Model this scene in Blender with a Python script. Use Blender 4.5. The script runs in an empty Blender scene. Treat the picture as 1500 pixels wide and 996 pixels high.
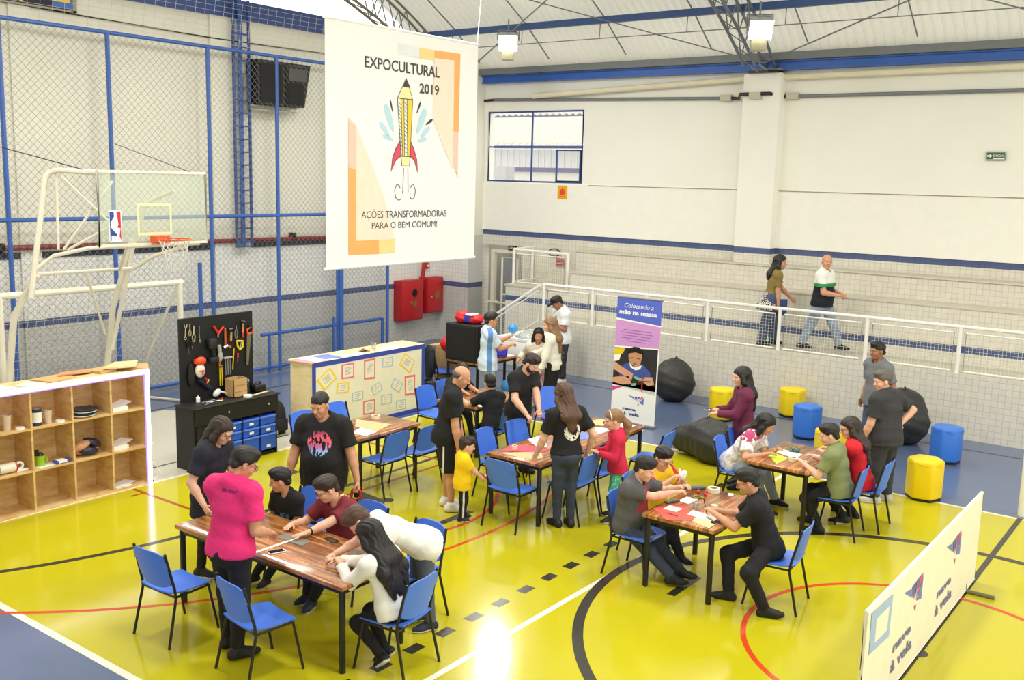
import bpy, bmesh, math, random
import numpy as np
from mathutils import Vector, Matrix, Euler

random.seed(7)
rng = np.random.default_rng(7)
sc = bpy.context.scene
COL = sc.collection

# ------------------------------------------------------------------ camera
def setup_camera():
    yaw, pit, rol = 0.639914, 0.161679, 0.025366
    F = Vector((math.cos(yaw)*math.cos(pit), math.sin(yaw)*math.cos(pit), -math.sin(pit)))
    r = Vector((math.sin(yaw), -math.cos(yaw), 0)); u = r.cross(F)
    r2 = r*math.cos(rol)+u*math.sin(rol); u2 = -r*math.sin(rol)+u*math.cos(rol)
    m = Matrix((r2, u2, -F)).transposed().to_4x4(); m.translation = (0, 0, 4.0)
    cd = bpy.data.cameras.new('camera'); cam = bpy.data.objects.new('camera', cd); COL.objects.link(cam)
    cam.matrix_world = m
    cd.sensor_fit = 'HORIZONTAL'; cd.sensor_width = 36.0; cd.lens = 1454.1/1500*36
    cd.clip_start = 0.1; cd.clip_end = 300
    sc.camera = cam
setup_camera()
# ------------------------------------------------------------------ world, exposure
w = bpy.data.worlds.new('world'); sc.world = w; w.use_nodes = True
bg = w.node_tree.nodes['Background']; bg.inputs[0].default_value = (1.0, 0.985, 0.94, 1); bg.inputs[1].default_value = 1.5
sc.view_settings.view_transform = 'Standard'
try: sc.view_settings.look = 'None'
except Exception: pass
sc.view_settings.gamma = 1.0
sc.view_settings.use_curve_mapping = False
sc.view_settings.exposure = 0.16

def unseen_lamp(x, y, z, power, size=0.9):
    ld = bpy.data.lights.new('unseen_lamp_light', 'AREA'); ld.energy = power; ld.size = size; ld.color = (1.0, 0.985, 0.93)
    o = bpy.data.objects.new('unseen_lamp_light', ld); o.location = (x, y, z); COL.objects.link(o)
    return o
# the hall's other high-bay lamps, hung under the roof outside the frame
for lx, ly in ((5.5, 4.0), (11.0, 4.0), (11.0, 10.0), (6.0, 9.5), (12.0, -2.0), (6.0, -2.0)):
    unseen_lamp(lx, ly, 7.4, 170)
for lx in (6.0, 9.5, 13.0): unseen_lamp(lx, 12.0, 7.3, 62)  # unseen lights added only to brighten the left wall
unseen_lamp(15.2, 12.4, 7.0, 60)  # one more unseen light, added to lift the far wall corner

# ------------------------------------------------------------------ helpers
def lin(c):
    return tuple(((v/255)/12.92 if v/255 <= .04045 else ((v/255+.055)/1.055)**2.4) for v in c)
MATS = {}
class NT:
    def __init__(s, name):
        s.m = bpy.data.materials.new(name); s.m.use_nodes = True; s.t = s.m.node_tree; s.b = s.t.nodes['Principled BSDF']
    def n(s, typ, **kw):
        o = s.t.nodes.new(typ)
        for k, v in kw.items():
            if k.startswith('i_'):
                key = k[2:]; key = int(key) if key.isdigit() else key.replace('_', ' ')
                if hasattr(v, 'is_linked') or isinstance(v, bpy.types.NodeSocket): s.t.links.new(v, o.inputs[key])
                else: o.inputs[key].default_value = v
            else: setattr(o, k, v)
        return o
    def l(s, a, b): s.t.links.new(a, b)
    def mix(s, fac, a, b):
        o = s.n('ShaderNodeMix', data_type='RGBA')
        for v, k in ((fac, 0), (a, 6), (b, 7)):
            if isinstance(v, bpy.types.NodeSocket): s.l(v, o.inputs[k])
            else: o.inputs[k].default_value = (v if k == 0 else (tuple(v)+(1,))[:4])
        return o.outputs[2]
    def math(s, op, a, b=0.0):
        o = s.n('ShaderNodeMath', operation=op)
        for v, k in ((a, 0), (b, 1)):
            if isinstance(v, bpy.types.NodeSocket): s.l(v, o.inputs[k])
            else: o.inputs[k].default_value = v
        return o.outputs[0]
    def objco(s): return s.n('ShaderNodeTexCoord').outputs['Object']
    def sep(s):
        return s.n('ShaderNodeSeparateXYZ', i_0=s.objco()).outputs
    def rng(s, v, a, b):      # 1 where a < v < b
        return s.math('MULTIPLY', s.math('GREATER_THAN', v, a), s.math('LESS_THAN', v, b))

def M(name, col, rough=.55, metal=0.0, var=.08, nscale=6.0, bump=0.0, bscale=60.0, spec=.5, emit=0.0, alpha=1.0, coat=0.0, trans=0.0):
    if name in MATS: return MATS[name]
    t = NT(name); c = lin(col)
    b = t.b; b.inputs['Roughness'].default_value = rough; b.inputs['Metallic'].default_value = metal
    b.inputs['Specular IOR Level'].default_value = spec
    if coat: b.inputs['Coat Weight'].default_value = coat; b.inputs['Coat Roughness'].default_value = .08
    if trans: b.inputs['Transmission Weight'].default_value = trans; b.inputs['IOR'].default_value = 1.45
    if alpha < 1: b.inputs['Alpha'].default_value = alpha
    if emit:
        b.inputs['Emission Color'].default_value = c+(1,); b.inputs['Emission Strength'].default_value = emit
    if var:
        nz = t.n('ShaderNodeTexNoise', i_Scale=nscale, i_Vector=t.objco(), i_Detail=3.0)
        lo = tuple(max(0, v*(1-var)) for v in c); hi = tuple(min(1, v*(1+var)) for v in c)
        t.l(t.mix(nz.outputs[0], lo, hi), b.inputs['Base Color'])
    else: b.inputs['Base Color'].default_value = c+(1,)
    if bump:
        nz = t.n('ShaderNodeTexNoise', i_Scale=bscale, i_Vector=t.objco(), i_Detail=4.0)
        bp = t.n('ShaderNodeBump', i_Strength=bump, i_Distance=.01, i_Height=nz.outputs[0]); t.l(bp.outputs[0], b.inputs['Normal'])
    MATS[name] = t.m
    return t.m

class MB:
    """collects shapes for ONE mesh"""
    def __init__(s): s.v = []; s.f = []; s.mi = []; s.cur = 0
    def add(s, vs, fs):
        o = len(s.v); s.v += [tuple(p) for p in vs]; s.f += [tuple(i+o for i in f) for f in fs]; s.mi += [s.cur]*len(fs); return s
    def box(s, x0, x1, y0, y1, z0, z1):
        return s.add([(x0,y0,z0),(x1,y0,z0),(x1,y1,z0),(x0,y1,z0),(x0,y0,z1),(x1,y0,z1),(x1,y1,z1),(x0,y1,z1)],
            [(3,2,1,0),(4,5,6,7),(0,1,5,4),(1,2,6,5),(2,3,7,6),(3,0,4,7)])
    def rbox(s, x0, x1, y0, y1, z0, z1, r=.01, seg=2):
        bm = bmesh.new(); bmesh.ops.create_cube(bm, size=1)
        for v in bm.verts: v.co = Vector(((x0+x1)/2+v.co.x*(x1-x0), (y0+y1)/2+v.co.y*(y1-y0), (z0+z1)/2+v.co.z*(z1-z0)))
        bmesh.ops.bevel(bm, geom=bm.edges[:], offset=r, segments=seg, affect='EDGES', profile=.5)
        return s.bm(bm)
    def bm(s, bm):
        bm.verts.index_update()
        s.add([v.co[:] for v in bm.verts], [[v.index for v in f.verts] for f in bm.faces]); bm.free(); return s
    def tube(s, pts, r, n=8, closed=False, cap=True, r1=None):
        P = [Vector(p) for p in pts]; N = len(P); vs = []; fs = []
        up = None
        for i in range(N):
            if closed: d = (P[(i+1) % N]-P[i-1]).normalized()
            else: d = ((P[min(i+1, N-1)]-P[i]).normalized()+(P[i]-P[max(i-1, 0)]).normalized()).normalized()
            if up is None:
                up = Vector((0,0,1)) if abs(d.z) < .9 else Vector((1,0,0))
            a = up-d*up.dot(d)
            if a.length < 1e-4: a = d.orthogonal()
            a.normalize(); up = a; b = d.cross(a)
            rr = r if r1 is None else r+(r1-r)*i/max(1, N-1)
            for k in range(n):
                t = 2*math.pi*(k+.5)/n; vs.append(P[i]+a*(rr*math.cos(t))+b*(rr*math.sin(t)))
        for i in range(N if closed else N-1):
            j = (i+1) % N
            for k in range(n): k2 = (k+1) % n; fs.append((i*n+k, i*n+k2, j*n+k2, j*n+k))
        if cap and not closed: fs.append(tuple(range(n))[::-1]); fs.append(tuple((N-1)*n+k for k in range(n)))
        return s.add(vs, fs)
    def lathe(s, prof, n=20, c=(0,0,0), axis=2):
        vs = []; fs = []; m = len(prof)
        for k in range(n):
            t = 2*math.pi*k/n
            for r, z in prof:
                p = (r*math.cos(t), r*math.sin(t), z)
                if axis == 0: p = (p[2], p[0], p[1])
                if axis == 1: p = (p[1], p[2], p[0])
                vs.append((p[0]+c[0], p[1]+c[1], p[2]+c[2]))
        for k in range(n):
            k2 = (k+1) % n
            for i in range(m-1):
                fs.append((k*m+i, k2*m+i, k2*m+i+1, k*m+i+1))
        return s.add(vs, fs)
    def prism(s, poly, fr, d0=0.0, d1=.001):
        """2-D polygon in frame fr=(origin,u,v,n), thick from d0 to d1 along n"""
        o, u, v, n = (Vector(q) for q in fr); k = len(poly)
        a = sum(poly[i][0]*poly[(i+1) % k][1]-poly[(i+1) % k][0]*poly[i][1] for i in range(k))
        if a < 0: poly = poly[::-1]
        if u.cross(v).dot(n) < 0: poly = poly[::-1]
        vs = [o+u*x+v*y+n*d0 for x, y in poly]+[o+u*x+v*y+n*d1 for x, y in poly]
        fs = [tuple(range(k))[::-1], tuple(range(k, 2*k))]+[(i, (i+1) % k, k+(i+1) % k, k+i) for i in range(k)]
        return s.add(vs, fs)
    def stroke(s, pts, wd, fr, d0=0, d1=.001, closed=False):
        """flat ribbon along 2-D points"""
        n = len(pts); P = [Vector(p) for p in pts]; L = []; R = []
        for i in range(n):
            a = P[i-1] if (closed or i > 0) else P[i]; b = P[(i+1) % n] if (closed or i < n-1) else P[i]
            d = (b-a); d = d.normalized() if d.length > 1e-9 else Vector((1, 0)); q = Vector((-d.y, d.x))*(wd/2)
            L.append(P[i]+q); R.append(P[i]-q)
        for i in range(n if closed else n-1):
            j = (i+1) % n; s.prism([tuple(R[i]), tuple(R[j]), tuple(L[j]), tuple(L[i])], fr, d0, d1)
        return s
    def ell(s, c, r, seg=14, rings=9, R=None):
        vs = []; fs = []
        for i in range(rings+1):
            ph = math.pi*i/rings
            for k in range(seg):
                t = 2*math.pi*k/seg
                p = Vector((r[0]*math.sin(ph)*math.cos(t), r[1]*math.sin(ph)*math.sin(t), r[2]*math.cos(ph)))
                if R is not None: p = R @ p
                vs.append(p+Vector(c))
        for i in range(rings):
            for k in range(seg): k2 = (k+1) % seg; fs.append((i*seg+k, (i+1)*seg+k, (i+1)*seg+k2, i*seg+k2))
        return s.add(vs, fs)
    def xf(s, m):
        s.v = [tuple(m @ Vector(p)) for p in s.v]; return s

def obj(name, mb, mats, parent=None, loc=None, rot=None, smooth=35):
    me = mb if isinstance(mb, bpy.types.Mesh) else bpy.data.meshes.new(name)
    if not isinstance(mb, bpy.types.Mesh):
        me.from_pydata(mb.v, [], mb.f)
        if not isinstance(mats, (list, tuple)): mats = [mats]
        for m in mats: me.materials.append(m)
        if len(mats) > 1: me.polygons.foreach_set('material_index', mb.mi)
        if smooth:
            me.shade_smooth()
            if smooth < 180: me.set_sharp_from_angle(angle=math.radians(smooth))
        me.update()
    o = bpy.data.objects.new(name, me); COL.objects.link(o)
    if parent: o.parent = parent
    if loc is not None: o.location = loc
    if rot is not None: o.rotation_euler = rot
    return o
def tag(o, label=None, cat=None, group=None, kind=None):
    if label: o['label'] = label
    if cat: o['category'] = cat
    if group: o['group'] = group
    if kind: o['kind'] = kind
    return o
def root(name, label=None, cat=None, loc=(0,0,0), rz=0.0, group=None, kind=None):
    o = bpy.data.objects.new(name, None); COL.objects.link(o); o.location = loc; o.rotation_euler = (0, 0, rz); o.empty_display_size = .1
    return tag(o, label, cat, group, kind)
def kids(o): return [c for c in bpy.data.objects if c.parent == o]
KID = {}
def copy_tree(o, parent=None):
    c = o.copy(); COL.objects.link(c); c.parent = parent
    for ch in KID.setdefault(o.name, kids(o)): copy_tree(ch, c)
    return c
def text_mb(s, size, fr, d0=.001, d1=.002, align='LEFT', sx=1.0, shear=0.0, bold=0.0):
    """lettering as a thin flat mesh in a frame"""
    cu = bpy.data.curves.new('lettering', 'FONT'); cu.body = s; cu.size = size; cu.align_x = align; cu.shear = shear; cu.offset = bold
    cu.resolution_u = 3
    t = bpy.data.objects.new('lettering', cu); COL.objects.link(t)
    bpy.context.view_layer.update()
    me = bpy.data.meshes.new_from_object(t.evaluated_get(bpy.context.evaluated_depsgraph_get()))
    o, u, v, n = (Vector(q) for q in fr); mb = MB()
    flip = u.cross(v).dot(n) < 0
    mb.add([o+u*(p.co.x*sx)+v*p.co.y+n*d1 for p in me.vertices], [tuple(p.vertices)[::-1] if flip else tuple(p.vertices) for p in me.polygons])
    bpy.data.objects.remove(t); bpy.data.curves.remove(cu); bpy.data.meshes.remove(me)
    return mb
def join(*mbs):
    r = MB()
    for m in mbs:
        o = len(r.v); r.v += m.v; r.f += [tuple(i+o for i in f) for f in m.f]; r.mi += m.mi
    return r
def XZ(x, y, z): return ((x, y, z), (1,0,0), (0,0,1), (0,-1,0))     # a vertical plane facing -Y
def FL(z=0.0): return ((0,0,z), (1,0,0), (0,1,0), (0,0,1))          # lying flat
def arc(cx, cy, r, a0, a1, n=48): return [(cx+r*math.cos(math.radians(a0+(a1-a0)*i/n)), cy+r*math.sin(math.radians(a0+(a1-a0)*i/n))) for i in range(n+1)]

# ------------------------------------------------------------------ materials
WHITE = M('white_paint', (236,233,220), .5, var=.04, bump=.05)
PAPER = M('white_paper', (246,246,242), .7, var=.02)
STEELW = M('white_tube_paint', (244,242,232), .4, var=.05)
CREAMT = M('cream_tube_paint', (228,223,204), .45, var=.08)
BLUEP = M('blue_paint', (60,98,172), .4, var=.1)
BLUEDK = M('dark_blue_paint', (52,78,140), .45, var=.1)
BLACKM = M('black_metal', (18,18,20), .38, var=.1)
BLACKB = M('black_board', (14,14,15), .55, var=.15, bump=.05)
BLACKP = M('black_plastic', (16,16,18), .4, var=.1)
CHB = M('blue_chair_plastic', (70,122,230), .42, var=.05, nscale=3, bump=.03, bscale=200)
SILV = M('steel', (180,182,184), .3, metal=.9, var=.06)
GREYM = M('grey_paint', (120,124,126), .5, var=.08)
REDM = M('red_paint', (176,28,34), .4, var=.1)
REDP = M('red_plastic', (205,40,38), .4)
ORANGE = M('orange_paint', (226,88,30), .42)
YELP = M('yellow_plastic', (232,200,20), .42)
GREENP = M('green_plastic', (110,190,50), .4)
BLUEC = M('blue_bin_plastic', (40,90,205), .38)
CARD = M('brown_cardboard', (196,158,104), .8, var=.12, bump=.06)
KRAFT = M('kraft_card', (214,190,140), .8, var=.08)
GLASSC = M('clear_plastic', (235,240,240), .08, trans=.9, var=0)
SKY_GLOW = None
def wood_mat(name, c0, c1, c2, scale=1.0, rough=.3, coat=.0, stripe=True, ax=0):
    t = NT(name); co = t.objco()
    mp = t.n('ShaderNodeMapping', i_Vector=co)
    mp.inputs['Scale'].default_value = (1.5*scale, 22*scale, 1) if ax == 0 else (22*scale, 1.5*scale, 1)
    if ax == 2: mp.inputs['Scale'].default_value = (3*scale, 3*scale, 9*scale)
    nz = t.n('ShaderNodeTexNoise', i_Scale=1.6, i_Detail=4.0, i_Distortion=.6, i_Vector=mp.outputs[0])
    r = t.n('ShaderNodeValToRGB', i_Fac=nz.outputs[0]); e = r.color_ramp.elements
    e[0].position = .3; e[0].color = lin(c0)+(1,); e[1].position = .72; e[1].color = lin(c2)+(1,)
    m = e.new(.5); m.color = lin(c1)+(1,)
    col = r.outputs[0]
    if stripe:                       # glued staves of differing tone
        br = t.n('ShaderNodeTexBrick', offset=.37, i_Vector=co, i_Scale=1.0, i_Mortar_Size=.0015, i_Mortar_Smooth=.1)
        br.inputs['Color1'].default_value = (.45,.45,.45,1); br.inputs['Color2'].default_value = (1.35,1.35,1.35,1); br.inputs['Mortar'].default_value = (.4,.4,.4,1)
        br.inputs['Brick Width'].default_value = .55; br.inputs['Row Height'].default_value = .055
        if ax == 1:
            m2 = t.n('ShaderNodeMapping', i_Vector=co); m2.inputs['Rotation'].default_value = (0,0,math.pi/2); t.l(m2.outputs[0], br.inputs['Vector'])
        mu = t.n('ShaderNodeMix', data_type='RGBA', blend_type='MULTIPLY'); mu.inputs[0].default_value = .85
        t.l(col, mu.inputs[6]); t.l(br.outputs[0], mu.inputs[7]); col = mu.outputs[2]
    t.l(col, t.b.inputs['Base Color']); t.b.inputs['Roughness'].default_value = rough
    if coat: t.b.inputs['Coat Weight'].default_value = coat; t.b.inputs['Coat Roughness'].default_value = .12
    MATS[name] = t.m; return t.m
TABX = wood_mat('varnished_staves_x', (112,60,26), (168,104,52), (216,160,94), ax=0, rough=.28, coat=.5)
TABY = wood_mat('varnished_staves_y', (112,60,26), (168,104,52), (216,160,94), ax=1, rough=.28, coat=.5)
PINE = wood_mat('pine_plywood', (204,160,96), (220,184,124), (230,202,148), stripe=False, ax=2, rough=.5)
PALEW = wood_mat('pale_plywood', (222,200,150), (232,212,164), (238,222,178), stripe=False, ax=2, rough=.5)
HANDLEW = wood_mat('tool_handle_wood', (170,110,60), (196,140,84), (214,164,110), stripe=False, ax=2, rough=.5)

def tile_mat(name, zlow, lowc, midc, band, bandc, upc, zup, ax='x', size=.1):
    """wall paint above zup, tiles below; band of blue tiles from band[0] to band[1]"""
    t = NT(name); co = t.n('ShaderNodeNewGeometry').outputs['Position']; s = t.n('ShaderNodeSeparateXYZ', i_0=co).outputs
    a = s[0] if ax == 'x' else s[1]
    cv = t.n('ShaderNodeCombineXYZ'); t.l(a, cv.inputs[0]); t.l(s[2], cv.inputs[1])
    br = t.n('ShaderNodeTexBrick', offset=0.0, i_Scale=1.0, i_Mortar_Size=.004, i_Mortar_Smooth=.2, i_Vector=cv.outputs[0])
    br.inputs['Brick Width'].default_value = size; br.inputs['Row Height'].default_value = size
    br.inputs['Color1'].default_value = (1,1,1,1); br.inputs['Color2'].default_value = (.93,.93,.93,1); br.inputs['Mortar'].default_value = (.7,.7,.7,1)
    c = t.mix(t.math('GREATER_THAN', s[2], zlow), lin(lowc), lin(midc))
    inb = t.rng(s[2], band[0], band[1]) if band else 0.0
    c = t.mix(inb, c, lin(bandc))
    mu = t.n('ShaderNodeMix', data_type='RGBA', blend_type='MULTIPLY'); mu.inputs[0].default_value = 1.0
    t.l(c, mu.inputs[6]); t.l(br.outputs[0], mu.inputs[7]); c = mu.outputs[2]
    nz = t.n('ShaderNodeTexNoise', i_Scale=.9, i_Detail=4.0, i_Vector=co)
    up = t.mix(nz.outputs[0], tuple(v*.95 for v in lin(upc)), tuple(min(1, v*1.04) for v in lin(upc)))
    isup = t.math('GREATER_THAN', s[2], zup)
    t.l(t.mix(isup, c, up), t.b.inputs['Base Color'])
    ro = t.n('ShaderNodeMapRange', i_0=isup); ro.inputs[3].default_value = .22; ro.inputs[4].default_value = .7; t.l(ro.outputs[0], t.b.inputs['Roughness'])
    bp = t.n('ShaderNodeBump', i_Strength=.12, i_Distance=.004, i_Height=br.outputs['Fac']); bp.invert = True; t.l(bp.outputs[0], t.b.inputs['Normal'])
    MATS[name] = t.m; return t.m
BAND = (84,98,140)
WL = tile_mat('left_wall_tiles', 1.36, (206,205,200), (240,239,234), (1.36,1.48), BAND, (232,229,214), 2.62, 'x')
WLY = tile_mat('left_wall_return_tiles', 1.36, (206,205,200), (240,239,234), (1.36,1.48), BAND, (232,229,214), 2.62, 'y')
WR = tile_mat('right_wall_tiles', 0, (226,221,206), (226,221,206), (2.64,2.76), BAND, (245,243,233), 2.76, 'y')
WRX = tile_mat('right_wall_return_tiles', 0, (226,221,206), (226,221,206), (2.64,2.76), BAND, (245,243,233), 2.76, 'x')
RAMPM = tile_mat('deck_front_tiles', 0, (222,217,203), (222,217,203), None, BAND, (222,217,203), 9, 'y')
RISM = tile_mat('riser_tiles', 0, (226,221,206), (226,221,206), (1.25,1.37), BAND, (226,221,206), 9, 'y')
TIERX = tile_mat('tier_end_tiles', 0, (226,221,206), (226,221,206), None, BAND, (226,221,206), 9, 'x')
DECKT = M('deck_concrete', (206,200,184), .6, bump=.1)

def floor_mat(name, col, rough=.2, var=.05):
    t = NT(name); c = lin(col); co = t.n('ShaderNodeNewGeometry').outputs['Position']
    nz = t.n('ShaderNodeTexNoise', i_Scale=.7, i_Detail=5.0, i_Vector=co)
    t.l(t.mix(nz.outputs[0], tuple(v*(1-var) for v in c), tuple(min(1, v*(1+var)) for v in c)), t.b.inputs['Base Color'])
    n2 = t.n('ShaderNodeTexNoise', i_Scale=2.3, i_Detail=6.0, i_Vector=co)
    mr = t.n('ShaderNodeMapRange', i_0=n2.outputs[0]); mr.inputs[3].default_value = rough*.75; mr.inputs[4].default_value = rough*1.3
    t.l(mr.outputs[0], t.b.inputs['Roughness'])
    n3 = t.n('ShaderNodeTexNoise', i_Scale=35.0, i_Detail=2.0, i_Vector=co)
    bp = t.n('ShaderNodeBump', i_Strength=.03, i_Distance=.003, i_Height=n3.outputs[0]); t.l(bp.outputs[0], t.b.inputs['Normal'])
    MATS[name] = t.m; return t.m
FBLUE = floor_mat('blue_floor_paint', (92,107,140), .2)
FYEL = floor_mat('yellow_floor_paint', (191,181,28), .13)
FCREAM = floor_mat('cream_floor_paint', (206,202,186), .25)
FWHITE = M('white_line_paint', (236,232,214), .25)
FBLK = M('black_line_paint', (52,50,42), .25)
FRED = M('red_line_paint', (206,70,30), .25)
FBRN = M('brown_line_paint', (160,80,24), .25)
# ================================================================== implicit surfaces (bodies, clothes, soft things)
def surface_nets(F, org, h):
    S = F < 0
    c = np.zeros(tuple(n-1 for n in F.shape), np.int8)
    for dx in (0,1):
        for dy in (0,1):
            for dz in (0,1): c += S[dx:F.shape[0]-1+dx, dy:F.shape[1]-1+dy, dz:F.shape[2]-1+dz]
    I = np.argwhere((c > 0) & (c < 8))
    if len(I) == 0: return [], []
    vid = -np.ones(c.shape, np.int64); vid[I[:,0],I[:,1],I[:,2]] = np.arange(len(I))
    acc = np.zeros((len(I),3)); cnt = np.zeros(len(I))
    offs = [(0,0,0),(1,0,0),(0,1,0),(1,1,0),(0,0,1),(1,0,1),(0,1,1),(1,1,1)]
    val = [F[I[:,0]+o[0],I[:,1]+o[1],I[:,2]+o[2]] for o in offs]
    for a in range(8):
        for ax, st in ((0,1),(1,2),(2,4)):
            if a & st: continue
            b = a | st; fa, fb = val[a], val[b]; m = (fa < 0) != (fb < 0)
            t = np.where(m, fa/np.where(m, fa-fb, 1), 0)
            p = np.array(offs[a], float)[None,:].repeat(len(I),0); p[:,ax] += t
            acc[m] += p[m]; cnt[m] += 1
    V = (I+acc/cnt[:,None])*h+org
    faces = []
    for ax in range(3):
        u, v = (ax+1) % 3, (ax+2) % 3
        sl0 = [slice(None)]*3; sl1 = [slice(None)]*3; sl0[ax] = slice(0,-1); sl1[ax] = slice(1,None)
        A, B = S[tuple(sl0)], S[tuple(sl1)]; E = np.argwhere(A != B)
        if len(E) == 0: continue
        ok = (E[:,u] > 0) & (E[:,v] > 0) & (E[:,u] < F.shape[u]-1) & (E[:,v] < F.shape[v]-1); E = E[ok]
        def g(du, dv):
            q = E.copy(); q[:,u] += du; q[:,v] += dv; return vid[q[:,0],q[:,1],q[:,2]]
        Q = np.stack([g(-1,-1),g(0,-1),g(0,0),g(-1,0)],1); fl = ~A[E[:,0],E[:,1],E[:,2]]
        Q[fl] = Q[fl][:,::-1]; faces.append(Q)
    Fq = np.concatenate(faces); return V, Fq[(Fq >= 0).all(1)]
def sdf_field(prims, h, noise=None):
    lo = np.full(3, 1e9); hi = -lo
    for p in prims:
        if p.get('op') == 'sub': continue
        if 'c' in p: r = max(p['r']); lo = np.minimum(lo, np.array(p['c'])-r); hi = np.maximum(hi, np.array(p['c'])+r)
        else:
            for q, r in ((p['a'],p['ra']),(p['b'],p['rb'])): lo = np.minimum(lo, np.array(q)-r); hi = np.maximum(hi, np.array(q)+r)
    lo -= 3*h+.012; hi += 3*h+.012; n = np.ceil((hi-lo)/h).astype(int)+1
    F = np.full(n, 9.0, np.float32); ax = [lo[i]+h*np.arange(n[i]) for i in range(3)]
    for p in prims:
        k = p.get('k', .03); mg = k+3*h+.012
        if 'c' in p: b0 = np.array(p['c'])-max(p['r'])-mg; b1 = np.array(p['c'])+max(p['r'])+mg
        else:
            A, B = np.array(p['a'], float), np.array(p['b'], float); b0 = np.minimum(A-p['ra'], B-p['rb'])-mg; b1 = np.maximum(A+p['ra'], B+p['rb'])+mg
        i0 = np.clip(((b0-lo)/h).astype(int), 0, n); i1 = np.clip(((b1-lo)/h).astype(int)+2, 0, n)
        if (i1 <= i0).any(): continue
        sl = tuple(slice(a, b) for a, b in zip(i0, i1))
        X = ax[0][sl[0]][:,None,None]; Y = ax[1][sl[1]][None,:,None]; Z = ax[2][sl[2]][None,None,:]
        if 'c' in p:
            R = p.get('R'); dx, dy, dz = X-p['c'][0], Y-p['c'][1], Z-p['c'][2]
            if R is None: q = (dx, dy, dz)
            else: q = [R[i][0]*dx+R[i][1]*dy+R[i][2]*dz for i in range(3)]
            r = p['r']; k0 = np.sqrt((q[0]/r[0])**2+(q[1]/r[1])**2+(q[2]/r[2])**2); k1 = np.sqrt((q[0]/r[0]**2)**2+(q[1]/r[1]**2)**2+(q[2]/r[2]**2)**2)
            d = k0*(k0-1)/np.maximum(k1, 1e-6)
        else:
            AB = B-A; L2 = max(AB.dot(AB), 1e-9); t = np.clip(((X-A[0])*AB[0]+(Y-A[1])*AB[1]+(Z-A[2])*AB[2])/L2, 0, 1)
            ex, ey, ez = X-A[0]-t*AB[0], Y-A[1]-t*AB[1], Z-A[2]-t*AB[2]
            if 'sq' in p:
                u, s = p['sq']; m = (ex*u[0]+ey*u[1]+ez*u[2])*(s-1); ex, ey, ez = ex+m*u[0], ey+m*u[1], ez+m*u[2]
            d = np.sqrt(ex*ex+ey*ey+ez*ez)-(p['ra']+(p['rb']-p['ra'])*t)
        for cp, cn in p.get('cuts', ()): d = np.maximum(d, (X-cp[0])*cn[0]+(Y-cp[1])*cn[1]+(Z-cp[2])*cn[2])
        G = F[sl]
        if p.get('op') == 'sub': F[sl] = np.maximum(G, -d)
        else:
            hh = np.maximum(k-np.abs(G-d), 0)/k; F[sl] = np.minimum(G, d)-hh*hh*k*.25
    if noise and len(noise) == 3:
        am, wl, v = noise; X = ax[0][:,None,None]; Y = ax[1][None,:,None]; Z = ax[2][None,None,:]; q = (X*v[0]+Y*v[1]+Z*v[2])*6.283/wl
        F += (am*np.sin(q+1.6*np.sin(Z*57+X*9)+.8*np.sin(Z*31+Y*40))).astype(np.float32)
    elif noise:
        am, wl = noise; X = ax[0][:,None,None]; Y = ax[1][None,:,None]; Z = ax[2][None,None,:]; w_ = 6.283/wl
        F += (am*(np.sin(w_*(X*.8+Y*.5+Z*.55)+1.3)*np.sin(w_*(.7*Y-.6*Z+.4*X)+.4)+.5*np.sin(2.1*w_*(.5*X-.8*Y+.45*Z)+2)*np.sin(1.7*w_*(.3*X+.3*Y+.9*Z)))).astype(np.float32)
    return F, lo, ax
def sdf_mesh(prims, h, noise=None, cuts=(), floorz=None):
    F, lo, ax = sdf_field(prims, h, noise); X = ax[0][:,None,None]; Y = ax[1][None,:,None]; Z = ax[2][None,None,:]
    for cp, cn in cuts: F = np.maximum(F, (X-cp[0])*cn[0]+(Y-cp[1])*cn[1]+(Z-cp[2])*cn[2])
    if floorz is not None: F = np.maximum(F, floorz-Z+0*F)
    return surface_nets(F, lo, h)
class NB_:      # numpy-backed mesh joiner
    def __init__(s): s.V = []; s.F = []; s.n = 0
    def add(s, v, f):
        if len(v) == 0: return s
        s.V.append(np.asarray(v)); s.F.append(np.asarray(f)+s.n); s.n += len(v); return s
def npobj(name, nb, mats, parent=None, midx=None):
    V = np.concatenate(nb.V); F = np.concatenate(nb.F); me = bpy.data.meshes.new(name)
    me.vertices.add(len(V)); me.vertices.foreach_set('co', V.astype(np.float32).ravel()); me.loops.add(len(F)*4); me.loops.foreach_set('vertex_index', F.astype(np.int32).ravel())
    me.polygons.add(len(F)); me.polygons.foreach_set('loop_start', np.arange(0, len(F)*4, 4, dtype=np.int32))
    if not isinstance(mats, (list, tuple)): mats = [mats]
    for m in mats: me.materials.append(m)
    me.update(calc_edges=True)
    if midx is not None:
        c = V[F].mean(1); me.polygons.foreach_set('material_index', midx(c).astype(np.int32))
    me.shade_smooth(); o = bpy.data.objects.new(name, me); COL.objects.link(o)
    if parent: o.parent = parent
    return o
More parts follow.
